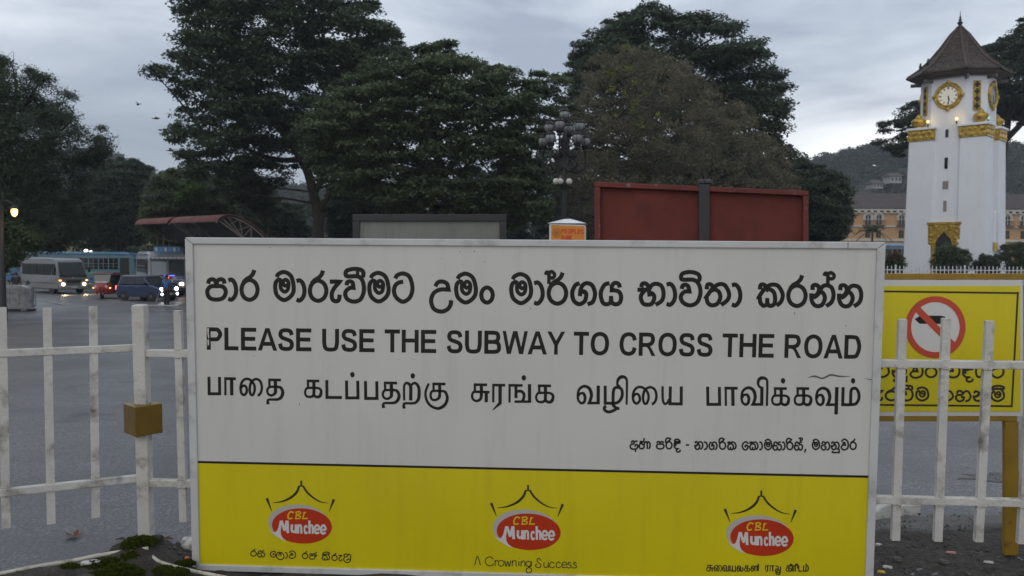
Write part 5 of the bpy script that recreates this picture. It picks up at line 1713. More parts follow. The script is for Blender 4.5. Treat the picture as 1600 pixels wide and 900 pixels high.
# ------------------------------------------------------------ hills
RIDGE = [(-300, 300), (0, 280), (100, 268), (140, 260), (170, 254), (205, 268), (238, 274), (262, 290), (330, 300), (430, 302), (520, 310), (700, 300), (900, 290), (1150, 276), (1240, 268), (1285, 262), (1312, 256), (1330, 248), (1352, 254), (1376, 252), (1392, 246), (1420, 241), (1470, 236), (1520, 240), (1560, 248), (1585, 238), (1620, 236), (1750, 225), (2000, 240)]
HY = 420.0
rx_ = [P(x, y, HY).x for x, y in RIDGE]
rz_ = [P(x, y, HY).z - 4.5 for x, y in RIDGE]


def hill_z(x, y):
    top = np.interp(x * HY / max(y, 1), rx_, rz_)
    top = np.interp(x, rx_, rz_)
    t_ = min(1, max(0, (y - 190) / (HY - 190)))
    f_ = t_ * t_ * (3 - 2 * t_)
    if y > HY:
        f_ = max(0, 1 - ((y - HY) / 180) ** 2)
    return -2 + (top + 2) * f_ + 1.5 * math.sin(x * .05 + y * .03) * f_


M['hill'] = mat('hill_ground', (0.035, 0.048, 0.03), 0.9, var=0.3, vscale=.05)
sheet('hill', list(np.arange(-480, 481, 16)), list(np.arange(180, 600, 14)), hill_z, M['hill'])
rs = np.random.RandomState(9)
Vs = []
nt_ = 5200
hx = rs.uniform(-420, 460, nt_)
hy = np.where(rs.uniform(size=nt_) < .35, rs.uniform(HY - 30, HY + 10, nt_), rs.uniform(215, HY + 10, nt_))
sel = ((hx / hy < .66) & (hx / hy > .27)) | ((hx / hy > -.56) & (hx / hy < -.16))
hx, hy = hx[sel], hy[sel]
pads = []
for x, y in zip(hx, hy):
    zb = hill_z(x, y)
    h = rs.uniform(3.0, 9.0)
    w_ = rs.uniform(2.0, 4.0)
    for k in range(4):
        pads.append((x + rs.normal() * w_ * .5, y + rs.normal() * w_ * .5, zb + h * rs.uniform(.35, 1.0), 3.4))
pads = np.array(pads)
V = leaves_on_pads(pads, 3.0, 44, .8, .8, 5, tilt=.8, spread=3)
o = raw_mesh('hill_forest', V, np.arange(len(V)).reshape(-1, 4), M['leaf_far'])
o['kind'] = 'stuff'
tag(o, 'hazy forest covering the far hills', 'forest')


# ------------------------------------------------------------ buildings
M['orange_wall'] = mat('orange_wall', (0.50, 0.30, 0.155), 0.8, var=0.06, vscale=.4, dirt=(0.38, 0.25, 0.15), dscale=1.2, dlo=.55, dhi=.9)
M['dark_roof'] = mat('dark_roof', (0.050, 0.036, 0.032), 0.85, var=0.3, vscale=1.2, bump=.8, bscale=6)
M['trim_white'] = mat('trim_white', (0.55, 0.52, 0.47), 0.7, var=.1)
M['window_dark'] = mat('window_dark', (0.025, 0.028, 0.03), 0.2)
HB = 128.0
hx0, hx1 = P(1240, 360, HB).x, P(1800, 360, HB).x
zE = zat(1370, 331, HB)
hotel = thing('hotel', 'long orange walled hotel with white arched windows behind the clock tower', 'building', ((hx0 + hx1) / 2, HB, 0))
mb = MB(); mb.prism([(hx0, HB, -.2), (hx1, HB, -.2), (hx1, HB + 14, -.2), (hx0, HB + 14, -.2)], (0, 0, zE + .2)); mb.build('wall', M['orange_wall'], hotel, world=True)
zr = zat(1380, 302, HB + 7)
mb = MB()
mb.add([(hx0 - .6, HB - .6, zE + .5), (hx1 + .6, HB - .6, zE + .5), (hx1 + .6, HB + 14.6, zE + .5), (hx0 - .6, HB + 14.6, zE + .5), (hx0 + 4.5, HB + 7, zr), (hx1 - 5, HB + 7, zr)], [(0, 1, 5, 4), (1, 2, 5), (2, 3, 4, 5), (3, 0, 4), (0, 3, 2, 1)])
rfh = mb.build('roof', M['dark_roof'], hotel, world=True)
mb = MB(); mb.tube([(hx0 - .5, HB - .5, zE + .6), (hx0 + 4.5, HB + 7, zr + .1)], .25, 6); mb.build('hip_ridge', M['soffit'], rfh, world=True)
mb = MB()
mb.box(((hx0 + hx1) / 2, HB - .2, zE + .3), (hx1 - hx0 + .8, .5, .28))
mb.box(((hx0 + hx1) / 2, HB - .1, zE - .15), (hx1 - hx0 + .2, .2, .2))
x = hx0
while x < hx1:
    mb.box((x, HB - .24, zE + .02), (.42, .36, .36))
    x += .95
mb.build('cornice', M['trim_white'], hotel, world=True)
mb = MB(); mb.box(((hx0 + hx1) / 2, HB - .09, zat(1370, 353.5, HB)), (hx1 - hx0, .18, .22)); mb.build('string_course', M['trim_white'], hotel, world=True)
mb = MB(); mb.box(((hx0 + hx1) / 2, HB - .09, zat(1370, 375, HB)), (hx1 - hx0, .18, .30)); mb.build('string_course', M['trim_white'], hotel, world=True)


def hotel_window(x, zb, zh, w, arched):
    mb = MB()
    n = 9
    pts = [(x - w / 2, zb), (x + w / 2, zb)]
    if arched:
        pts += [(x + w / 2 * math.cos(i * math.pi / n), zb + zh - w / 2 + w / 2 * math.sin(i * math.pi / n)) for i in range(n + 1)]
    else:
        pts += [(x + w / 2, zb + zh), (x - w / 2, zb + zh)]
    mb.prism([(a, HB - .02, b2) for a, b2 in pts], (0, .1, 0))
    wd = mb.build('window', M['window_dark'], hotel, world=True)
    mb = MB()
    if arched:
        for rr2, w2 in ((w / 2 + .18, .2),):
            arc = [(x - rr2, zb + zh * .45)] + [(x - rr2 * math.cos(i * math.pi / n), zb + zh - w / 2 + rr2 * math.sin(i * math.pi / n)) for i in range(n + 1)] + [(x + rr2, zb + zh * .45)]
            mb.tube([(a, HB - .06, b2) for a, b2 in arc], w2, 5)
    mb.box((x, HB - .06, zb + zh * .5), (.08, .08, zh * .95))
    mb.box((x, HB - .06, zb + zh * .55), (w, .08, .07))
    mb.build('window_frame', M['trim_white'] if arched else M['soffit'], wd, world=True)
    if arched:
        mb = MB()
        mb.box((x, HB - .35, zb - .12), (w + .9, .6, .12))
        for k in range(9):
            mb.box((x + (k / 8 - .5) * (w + .8), HB - .6, zb + .25), (.04, .04, .6))
        mb.box((x, HB - .6, zb + .55), (w + .85, .06, .06))
        mb.build('balcony', M['soffit'], wd, world=True)


for px in (1261, 1279, 1322, 1356, 1373, 1408.5, 1425, 1460, 1478, 1512, 1530, 1574, 1599, 1635, 1652):
    x = P(px, 345, HB).x
    z0_, z1_ = zat(1370, 351, HB), zat(1370, 335.5, HB)
    hotel_window(x, z0_, z1_ - z0_, .78, True)
    z0_, z1_ = zat(1370, 371.5, HB), zat(1370, 359.5, HB)
    hotel_window(x, z0_, z1_ - z0_, .72, False)

M['ochre_wall'] = mat('ochre_wall', (0.38, 0.33, 0.17), 0.8, var=.1)
ob = thing('arcade_building', 'low pale ochre building half hidden behind the trees and buses', 'building', (P(180, 400, 122).x, 122, -1.4))
x0, x1 = P(-40, 380, 122).x, P(560, 380, 122).x
mb = MB(); mb.prism([(x0, 122, -1.4), (x1, 122, -1.4), (x1, 130, -1.4), (x0, 130, -1.4)], (0, 0, zat(200, 368, 122) + 1.4)); mb.build('wall', M['ochre_wall'], ob, world=True)
mb = MB(); mb.box(((x0 + x1) / 2, 125.5, zat(200, 366, 122)), (x1 - x0 + 1, 8.6, .4)); mb.build('roof', M['dark_roof'], ob, world=True)
for i in range(14):
    x = x0 + (i + .5) * (x1 - x0) / 14
    mb = MB(); mb.box((x, 121.97, .3), (1.5, .1, 1.7)); mb.build('window', M['window_dark'], ob, world=True)

M['house_grey'] = mat('house_grey', (.33, .33, .33), .8, var=.15)
for (px, py, Y, w_, h_, lb) in ((1394, 275, 330, 4.2, 2.6, 'small white house on the wooded hill left of the clock tower'), (1366, 283, 325, 3.6, 1.8, 'pale low house half hidden in trees lower on the left hill'), (1592, 244, 380, 8, 4.5, 'pale grey house high on the hill right of the clock tower'), (1572, 247, 385, 5, 3, 'tiny house on the hill ridge close to the tower edge')):
    c = P(px, py, Y)
    hs = thing('hill_house', lb, 'house', (c.x, c.y, c.z - 3))
    mb = MB(); mb.box((0, 0, h_ / 2), (w_, 7, h_)); mb.build('wall', M['house_grey'], hs)
    mb = MB(); mb.add([(-w_ / 2 - .6, -4.2, h_), (w_ / 2 + .6, -4.2, h_), (w_ / 2 + .6, 4.2, h_), (-w_ / 2 - .6, 4.2, h_), (-w_ / 2, 0, h_ + 1.6), (w_ / 2, 0, h_ + 1.6)], [(0, 1, 5, 4), (2, 3, 4, 5), (1, 2, 5), (3, 0, 4), (0, 3, 2, 1)]); mb.build('roof', M['dark_roof'], hs)
    for k in range(3):
        mb = MB(); mb.box((w_ * (k / 3 - .33), -3.52, h_ * .55), (w_ * .16, .1, h_ * .4)); mb.build('window', M['window_dark'], hs)
#PART3
# ------------------------------------------------------------ boards seen from behind
def frontal(Y):
    return on_plane(Vector((0, Y, 0)), Vector((0, -1, 0)))


def prect(pf, name, x0, y0, x1, y1, o0, o1, m, par, bevel=0.0, y2=None, y3=None):
    """board piece between photo directions on a plane; y2/y3: right hand top/bottom when sloping"""
    mb = MB()
    y2 = y0 if y2 is None else y2
    y3 = y1 if y3 is None else y3
    a = [pf(x0, y0, o1), pf(x1, y2, o1), pf(x1, y3, o1), pf(x0, y1, o1)]
    n = pf(800, 400, 1.0) - pf(800, 400, 0.0)
    mb.prism(a, -n * (o1 - o0))
    return mb.build(name, m, par, world=True, bevel=bevel)


BN = Vector((math.sin(R(-9)), -math.cos(R(-9)), 0))
B0 = P(1096, 330, 12.0)
RP = on_plane(B0, BN)
gb = ground_z(B0.x, B0.y)
rb = thing('billboard', 'back of a large rust red board with a black post behind the white notice board', 'billboard', (B0.x, B0.y, gb))
ry_ = lambda x: 284.5 + (x - 930) * (299 - 284.5) / 330
prect(RP, 'panel', 934, 289, 1256, 470, -.05, 0, M['red_board'], rb, y2=ry_(1256) + 4.5, y3=482)
prect(RP, 'frame_edge', 929.5, 284.5, 1261.5, 292.5, -.05, .09, M['red_trim'], rb, .008, y2=299, y3=306.5)
prect(RP, 'frame_edge', 929.5, 292.9, 938.5, 474, -.05, .0895, M['red_trim'], rb, .008, y2=293.2, y3=474)
prect(RP, 'frame_edge', 1253, 306.7, 1261.5, 486, -.05, .0895, M['red_trim'], rb, .008, y2=307, y3=486)
prect(RP, 'frame_edge', 938.8, 466, 1252.8, 474, -.05, .0885, M['red_trim'], rb, .008, y2=478, y3=486)
prect(RP, 'post', 1091, 289, 1108, 560, .002, .13, M['black_metal'], rb, .008, y2=289.5, y3=560)
mb = MB()
for k, dx in enumerate((-.04, .03, .07)):
    mb.lathe([(.01, -.02), (.05, 0), (.04, .04), (.01, .06)], 7, RP(1100, 286, .05) + Vector((dx, 0, -.01)))
mb.build('post_cap', M['black_metal'], rb, world=True)
# two ground legs (hidden behind the notice board but real)
mb = MB()
for x in (960, 1235):
    c = RP(x, 480, -.02)
    mb.prism([(c.x - .05, c.y - .05, gb), (c.x + .05, c.y - .05, gb), (c.x + .05, c.y + .05, gb), (c.x - .05, c.y + .05, gb)], (0, 0, c.z - gb))
mb.build('support_leg', M['black_metal'], rb, world=True)

G0 = P(670, 350, 14.0)
GP = on_plane(G0, Vector((math.sin(R(2)), -math.cos(R(2)), 0)))
gg = ground_z(G0.x, G0.y)
gbd = thing('billboard', 'grey blank back of a smaller board in a black frame behind the notice board', 'billboard', (G0.x, G0.y, gg))
prect(GP, 'panel', 560, 343, 782, 480, -.03, 0, M['grey_board'], gbd)
prect(GP, 'frame_edge', 551.5, 335, 791, 345.5, -.04, .05, M['black_metal'], gbd, .006)
prect(GP, 'frame_edge', 551.5, 345.8, 562, 486, -.04, .0495, M['black_metal'], gbd, .006)
prect(GP, 'frame_edge', 780.5, 345.8, 791, 486, -.04, .0495, M['black_metal'], gbd, .006)
prect(GP, 'frame_edge', 562.3, 478, 780.2, 486, -.04, .049, M['black_metal'], gbd, .006)
mb = MB()
for x in (590, 750):
    c = GP(x, 484, -.01)
    mb.prism([(c.x - .05, c.y - .05, gg), (c.x + .05, c.y - .05, gg), (c.x + .05, c.y + .05, gg), (c.x - .05, c.y + .05, gg)], (0, 0, c.z - gg))
mb.build('support_leg', M['black_metal'], gbd, world=True)

# orange bank sign box on a pillar
M['bank_orange'] = mat('bank_orange', (0.62, 0.22, 0.015), 0.45, var=.06)
M['bank_text'] = mat('bank_text', (0.55, 0.035, 0.01), 0.45)
M['bank_seal'] = mat('bank_seal', (0.30, 0.12, 0.012), 0.5)
M['kiosk_cap'] = mat('kiosk_cap', (0.62, 0.64, 0.66), 0.45, var=.1)
KY = 20.0
K0 = P(886, 360, KY)
KN = Vector((math.sin(R(-6)), -math.cos(R(-6)), 0))
KP = on_plane(K0, KN)
kg = ground_z(K0.x, KY)
kk = thing('sign_pillar', 'orange bank sign box with a pale pyramid cap standing below the lantern post', 'sign', (K0.x, KY, kg))
kt, kb_, kl_, kr_ = KP(886, 349.5), KP(886, 392), KP(858, 360), KP(914.5, 360)
w_ = (kr_ - kl_).length
dpt = w_
prect(KP, 'cabinet', 858.2, 349.5, 914.5, 392, -dpt, -.002, M['kiosk_cap'], kk, .01, y2=351.5, y3=393)
prect(KP, 'orange_face', 861, 351.5, 913.5, 390, 0.0, .006, M['bank_orange'], kk, y2=353, y3=391)
cpt = KP(886, 349.5, -dpt / 2)
e1 = Vector((-KN.y, KN.x, 0)) * (w_ / 2 + .03)
e2 = KN * (dpt / 2 + .03)
ct = cpt.z + .01
mb = MB()
base4 = [cpt + e1 * a + e2 * b2 for a, b2 in ((-1, -1), (1, -1), (1, 1), (-1, 1))]
top4 = [cpt + (e1 * a + e2 * b2) * .16 for a, b2 in ((-1, -1), (1, -1), (1, 1), (-1, 1))]
mb.add([Vector((v.x, v.y, ct)) for v in base4] + [Vector((v.x, v.y, ct + .115)) for v in top4], [(0, 3, 2, 1), (4, 5, 6, 7), (0, 1, 5, 4), (1, 2, 6, 5), (2, 3, 7, 6), (3, 0, 4, 7)])
mb.build('pyramid_cap', M['kiosk_cap'], kk, world=True)
mb = MB(); c = KP(886, 392, -dpt / 2); mb.box((c.x, c.y, (c.z + kg) / 2), (.22, .22, c.z - kg)); mb.build('pillar', M['concrete'], kk, world=True)
letters(kk, 'bank_word', KP, latin("PEOPLES", (877, 357.2), (912.2, 358.6), (877, 364.4), (912.2, 366), 1.5), M['bank_text'], .0085)
letters(kk, 'bank_word', KP, latin('BANK', (877, 367.2), (894, 368), (877, 374), (894, 374.8), 1.5), M['bank_text'], .0085)
sealp = [(869.8 + 6.2 * math.cos(i * math.pi / 16), 363.7 + 7 * math.sin(i * math.pi / 16)) for i in range(32)]
letters(kk, 'bank_seal', KP, [(sealp, 1.0, True), ([(869.8 + (x - 869.8) * .62, 363.7 + (y - 363.7) * .62) for x, y in sealp], .5, True), ([(869.8 + (x - 869.8) * .2, 364 + (y - 363.7) * .2) for x, y in sealp], 1.6, True)] + [([(869.8 + 1.8 * math.cos(a), 363.7 + 2 * math.sin(a)), (869.8 + 5.6 * math.cos(a), 363.7 + 6.4 * math.sin(a))], .5, False) for a in [i * math.pi / 8 for i in range(16)]], M['bank_seal'], .008)

# ------------------------------------------------------------ ornate lantern post
LY = 36.0
L0 = P(880, 400, LY)
lg = ground_z(L0.x, LY)
lp = thing('lantern_post', 'ornate black lamp post with a cluster of unlit globe lanterns', 'lamp post', (L0.x, LY, lg))
zl_ = lambda y: zat(880, y, LY) - lg
mb = MB()
mb.lathe([(.34, 0), (.34, .25), (.24, .35), (.22, 1.0), (.27, 1.06), (.17, 1.2), (.125, 2.0), (.115, zl_(300)), (.13, zl_(292)), (.19, zl_(290)), (.19, zl_(286)), (.11, zl_(283)), (.10, zl_(225)), (.07, zl_(205))], 14)
lpo = mb.build('pole', M['dark_bronze'], lp, smooth_=True)


def lantern(x, y, z, s):
    mb_ = MB()
    mb_.lathe([(.03, -.34), (.05, -.28), (.13, -.25), (.10, -.18), (.15, -.12), (.175, -.04), (.16, -.02)], 12, (x, y, z), rot0=.2)
    cup = mb_.build('lantern_cup', M['dark_bronze'], lp)
    mb_ = MB()
    mb_.lathe([(.12 * s, -.02), (.19 * s, .05), (.225 * s, .14), (.215 * s, .24), (.17 * s, .31), (.13 * s, .34)], 14, (x, y, z))
    mb_.build('glass_globe', M['lamp_glass'], cup, smooth_=True)
    mb_ = MB()
    for k in range(6):
        a = k * math.pi / 3 + .3
        mb_.tube([(x + r_ * s * math.cos(a), y + r_ * s * math.sin(a), z + h) for r_, h in ((.125, -.02), (.195, .05), (.23, .14), (.22, .24), (.175, .31))], .011, 4)
    mb_.lathe([(.20 * s, .30), (.21 * s, .33), (.19 * s, .37), (.13 * s, .42), (.10 * s, .44), (.11 * s, .47), (.04 * s, .50), (.02 * s, .55)], 12, (x, y, z))
    mb_.build('lantern_cage', M['dark_bronze'], cup)


zc0 = zl_(185)
lantern(0, 0, zl_(186), 1.0)
arms = MB()


def scroll(a, r, ztop, zbase):
    d_ = Vector((math.cos(a), math.sin(a), 0))
    pts = [Vector((0, 0, zbase)) + d_ * .08, Vector((0, 0, zbase - .18)) + d_ * (r * .45), Vector((0, 0, zbase - .05)) + d_ * (r * .9), Vector((0, 0, zbase + .22)) + d_ * (r * 1.02), Vector((0, 0, ztop - .34)) + d_ * r]
    arms.tube(catmull3(pts, 5), .045, 6)
    sp_ = []
    for k in range(16):
        t_ = k / 15
        an = t_ * 9.0
        rr3 = .28 * (1 - t_ * .85)
        sp_.append(Vector((0, 0, zbase - .02 + rr3 * math.sin(an + 2.2))) + d_ * (r * .62 + rr3 * math.cos(an + 2.2)))
    arms.tube(sp_, .03, 5)
    sp_ = []
    for k in range(14):
        t_ = k / 13
        an = -t_ * 8.0
        rr3 = .20 * (1 - t_ * .85)
        sp_.append(Vector((0, 0, zbase + .42 + rr3 * math.sin(an - 1.2))) + d_ * (r * .42 + rr3 * math.cos(an - 1.2)))
    arms.tube(sp_, .028, 5)


for k in range(4):
    a = R(-20) + k * R(90)
    lantern(.66 * math.cos(a), .66 * math.sin(a), zl_(205), .97)
    scroll(a, .66, zl_(205), zl_(238))
for k in range(5):
    a = R(-58) + k * R(72)
    lantern(.92 * math.cos(a), .92 * math.sin(a), zl_(226), .97)
    scroll(a, .92, zl_(226), zl_(262))
arms.build('scroll_arms', M['dark_bronze'], lpo)
for dx in (-.34, -.16, .20):
    mb = MB()
    mb.lathe([(.03, -.10), (.10, -.04), (.13, .04), (.12, .06)], 10, (dx, -.28, zl_(284)), axis='y')
    mb.box((dx, -.12, zl_(284)), (.03, .26, .03))
    mb.build('flood_head', M['trim_white'], lp)

# ------------------------------------------------------------ arched bus shelter
M['red_sheet'] = mat('red_roof_sheet', (0.15, 0.042, 0.036), 0.75, var=.25, vscale=1.2, dirt=(0.085, 0.04, 0.036), dscale=3)
M['steel_brown'] = mat('steel_brown', (0.10, 0.082, 0.07), 0.6, var=.2)
SY = 50.0
S0 = P(360, 400, SY)
sg = ground_z(S0.x, SY)
sh = thing('bus_shelter', 'open bus shelter with a red curved sheet roof on arched trusses', 'shelter', (S0.x, SY, sg))
prof = [(340, 344.5), (343, 339.5), (349, 336.2), (358, 334.6), (368, 336), (380, 341), (393, 348.5), (405, 358), (416, 369), (424, 379)]
pw = catmull3([P(x, y, SY) for x, y in prof], 3)
ax = P(211, 349.5, 63) - P(340, 344.5, SY)


def roof_seg(t0, t1, name):
    mb_ = MB()
    a = [p + ax * t0 for p in pw]
    b2 = [p + ax * t1 for p in pw]
    th_ = Vector((0, 0, -.05))
    n = len(pw)
    mb_.add(a + b2 + [p + th_ for p in a] + [p + th_ for p in b2], [(i, i + 1, n + i + 1, n + i) for i in range(n - 1)] + [(2 * n + i, 3 * n + i, 3 * n + i + 1, 2 * n + i + 1) for i in range(n - 1)] +
            [(i, 2 * n + i, 2 * n + i + 1, i + 1) for i in range(n - 1)] + [(n + i, n + i + 1, 3 * n + i + 1, 3 * n + i) for i in range(n - 1)] + [(0, n, 3 * n, 2 * n), (n - 1, 3 * n - 1, 4 * n - 1, 2 * n - 1)])
    o2 = mb_.build(name, M['red_sheet'], sh, world=True)
    mb_ = MB()
    a2 = [p + th_ * 1.3 for p in a]
    b3 = [p + th_ * 1.3 for p in b2]
    mb_.add(a2 + b3 + [p + th_ * .4 for p in a2] + [p + th_ * .4 for p in b3], [(i, i + 1, n + i + 1, n + i) for i in range(n - 1)] + [(2 * n + i, 3 * n + i, 3 * n + i + 1, 2 * n + i + 1) for i in range(n - 1)])
    mb_.build('underside_shade', M['dark_void'], o2, world=True)  # near-black sheet added below the red one, painting the underside's shade
    return o2


roof_seg(0, .515, 'roof_sheet')
roof_seg(.555, 1.0, 'roof_sheet')
for t_ in (0.012, .53, .99):
    o_ = ax * t_
    mb = MB()
    mb.tube([p + o_ + Vector((0, 0, -.16)) for p in pw], .06, 6)
    hub = P(381, 372, SY) + o_
    for q in ((349, 337.5), (359, 336.5), (377, 342), (395, 352)):
        mb.tube([hub, P(q[0], q[1], SY) + o_ + Vector((0, 0, -.12))], .045, 6)
    mb.tube([P(345, 340, SY) + o_ + Vector((0, 0, -.2)), hub], .055, 6)
    mb.tube([P(360, 351, SY) + o_, P(377, 343, SY) + o_], .04, 6)
    mb.tube([P(371, 361, SY) + o_, P(394, 353, SY) + o_], .04, 6)
    mb.tube([P(395, 352, SY) + o_, P(395, 372, SY) + o_], .06, 6)
    mb.tube([hub, P(423, 380, SY) + o_], .05, 6)
    mb.build('arch_truss', M['steel_brown'], sh, world=True)
    mb = MB()
    for q in ((395, 370), (383, 373)):
        c = P(q[0], q[1], SY) + o_
        mb.tube([(c.x, c.y, ground_z(c.x, c.y) - .1), (c.x, c.y, c.z)], .07, 8)
    mb.build('post', M['steel_brown'], sh, world=True)

# ------------------------------------------------------------ street lamp that is lit
M['sodium'] = glow('sodium_lamp', (1.0, 0.50, 0.10), 7)
LAY = 31.0
q0 = P(3, 440, LAY)
sgz = ground_z(q0.x, LAY)
sla = thing('street_lamp', 'lit street lamp with a warm orange globe on a dark pole at the left edge', 'street lamp', (q0.x, LAY, sgz))
hz_ = zat(3, 318, LAY) - sgz
gx_ = P(22.5, 331, LAY).x - q0.x
gz_ = zat(22.5, 331, LAY) - sgz
mb = MB()
mb.lathe([(.16, 0), (.16, .5), (.11, .6), (.085, hz_)], 10)
mb.tube([(0, 0, hz_ - .05), (gx_ * .4, 0, hz_ + .12), (gx_, 0, gz_ + .25)], .035, 6)
mb.build('pole', M['dark_bronze'], sla, smooth_=True)
mb = MB(); mb.lathe([(.05, .26), (.11, .20), (.14, .12), (.10, .10)], 12, (gx_, 0, gz_)); lh = mb.build('lamp_hood', M['dark_bronze'], sla)
mb = MB(); mb.lathe([(.02, -.17), (.08, -.11), (.105, -.02), (.10, .08), (.05, .11)], 14, (gx_, 0, gz_)); mb.build('lamp_globe', M['sodium'], lh, smooth_=True)
ld = D.lights.new('street_glow', 'POINT'); ld.energy = 9; ld.color = (1, .55, .15); ld.shadow_soft_size = .2
lo_ = D.objects.new('street_glow', ld); COL.objects.link(lo_); lo_.parent = sla; lo_.location = (gx_, -.3, gz_ - .1)
# far white lights under the trees
M['white_lamp'] = glow('white_lamp', (1.0, 1.0, 0.86), 9)
for (px, py, r_, lb) in ((134.5, 392.5, .20, 'larger of the two bright white lamps glowing under the trees behind the buses'), (142, 393, .11, 'smaller white lamp glowing right of the larger one behind the buses')):
    c = P(px, py, 96)
    gz2 = ground_z(c.x, 96)
    fl = thing('flood_light', lb, 'lamp', (c.x, 96, gz2))
    mb = MB(); mb.tube([(0, 0.2, 0), (0, .2, c.z - gz2 + .1)], .06, 6); mb.box((0, .12, c.z - gz2), (r_ * 2.4, .12, r_ * 2)); mb.build('pole', M['dark_bronze'], fl)
    mb = MB(); mb.lathe([(.02, -.06), (r_, -.04), (r_, .0), (.02, .02)], 12, (0, 0, c.z - gz2), axis='y'); mb.build('lamp_disc', M['white_lamp'], fl)

# ------------------------------------------------------------ vehicles
PM = {}


def paint(name, col, rough=.3, dirt=.25):
    if name not in PM:
        PM[name] = mat(name, col, rough, coat=.4, var=.05, vscale=1, dirt=tuple(c * .6 + .010 for c in col), dscale=1.6, dlo=.5, dhi=.9)
    return PM[name]


M['headlight_warm'] = glow('headlight_warm', (1.0, .80, .52), 9)
M['headlight_white'] = glow('headlight_white', (.95, 1.0, 1.0), 10)
M['indicator'] = glow('indicator_amber', (1.0, .35, .04), 3)
M['tail_red'] = glow('tail_light_red', (1.0, .04, .03), 2.0)
M['blue_led'] = glow('blue_led', (.10, .12, 1.0), 1.5)
M['lamp_off'] = mat('lamp_off', (.5, .5, .48), .2)
M['chrome'] = mat('chrome', (.45, .45, .46), .25, metal=.8)
M['windscreen'] = mat('windscreen', (.055, .065, .07), .07, spec=.6)
M['seat_dark'] = mat('interior_dark', (.02, .018, .018), .8)


def body_from_profile(prof, w, inset=.05, tumble=0.0, z0=1.0):
    """loft of a side outline (y,z) across the width, rounded at the long edges"""
    mb_ = MB()
    n = len(prof)
    cy = sum(p[0] for p in prof) / n
    cz = sum(p[1] for p in prof) / n
    rings = []
    for (f, s_) in ((-1, .93), (-.86, 1.0), (.86, 1.0), (1, .93)):
        ring_ = []
        for (y, z) in prof:
            ww = w * (1 - tumble * max(0, z - z0))
            yy = y if abs(f) < .95 else y + (-inset if y > cy else inset) * .9
            zz = z if abs(f) < .95 else z + (-inset if z > cz else inset) * .9
            xx = f * ww if abs(f) > .95 else (1 if f > 0 else -1) * (ww - inset)
            ring_.append((xx, yy, zz))
        rings.append(ring_)
    for r_ in rings:
        mb_.v += [Vector(v) for v in r_]
    for i in range(3):
        for j in range(n):
            j2 = (j + 1) % n
            mb_.f.append((i * n + j, i * n + j2, (i + 1) * n + j2, (i + 1) * n + j))
    mb_.f += [tuple(range(n)), tuple(3 * n + j for j in reversed(range(n)))]
    return mb_


def wheel(root, x, y, r, wd):
    s_ = 1 if x > 0 else -1
    mb_ = MB()
    mb_.lathe([(r * .6, -wd / 2), (r * .92, -wd / 2), (r, -wd * .35), (r, wd * .35), (r * .92, wd / 2), (r * .6, wd / 2)], 22, (x, y, r), axis='x')
    t_ = mb_.build('wheel', M['rubber'], root)
    mb_ = MB()
    mb_.lathe([(.03, 0), (r * .25, .02 * s_), (r * .30, -.03 * s_), (r * .55, -.03 * s_), (r * .62, .01 * s_), (r * .62, -.08 * s_)], 18, (x + s_ * wd * .46, y, r), axis='x')
    mb_.build('rim', M['rim'], t_)
    return t_


def side_glass(root, x, pts, name='side_window', m=None, par=None):
    s_ = 1 if x > 0 else -1
    mb_ = MB()
    mb_.prism([(x, y, z) for y, z in pts], (.03 * s_, 0, 0))
    return mb_.build(name, m or M['dark_glass'], par or root)


def front_quad(root, y0, z0, y1, z1, w0, w1, name, m, th_=.03, xoff=0.0, par=None):
    n = Vector((0, -(z1 - z0), (y1 - y0)))
    n = n.normalized() if n.length else Vector((0, -1, 0))
    if n.y > 0:
        n = -n
    mb_ = MB()
    mb_.prism([Vector((xoff - w0, y0, z0)) + n * th_, Vector((xoff + w0, y0, z0)) + n * th_, Vector((xoff + w1, y1, z1)) + n * th_, Vector((xoff - w1, y1, z1)) + n * th_], -n * th_ * 1.5)
    return mb_.build(name, m, par or root)


def lampdisc(root, x, y, z, r, m, name='headlight'):
    mb_ = MB(); mb_.lathe([(.01, -.035), (r * .8, -.03), (r, -.01), (r, .05), (.01, .05)], 14, (x, y, z), axis='y')
    return mb_.build(name, m, root)


def place(px, py_ground, rz, Y=None):
    d = ray(px, py_ground)
    s = 50.0
    p = CAMP + d * s
    for _ in range(60):
        s -= (p.z - ground_z(p.x, p.y)) / d.z
        p = CAMP + d * s
    return p


def beam(root, x, y, z, e, col, blend=.6, size=42, tilt=76):
    l_ = D.lights.new('headlamp_beam', 'SPOT')
    l_.energy = e
    l_.color = col
    l_.spot_size = R(size)
    l_.spot_blend = blend
    l_.shadow_soft_size = .06
    o_ = D.objects.new('headlamp_beam', l_)
    COL.objects.link(o_)
    o_.parent = root
    o_.location = (x, y, z)
    o_.rotation_euler = (R(tilt), 0, 0) if False else (-R(tilt) , 0, 0)
    return o_


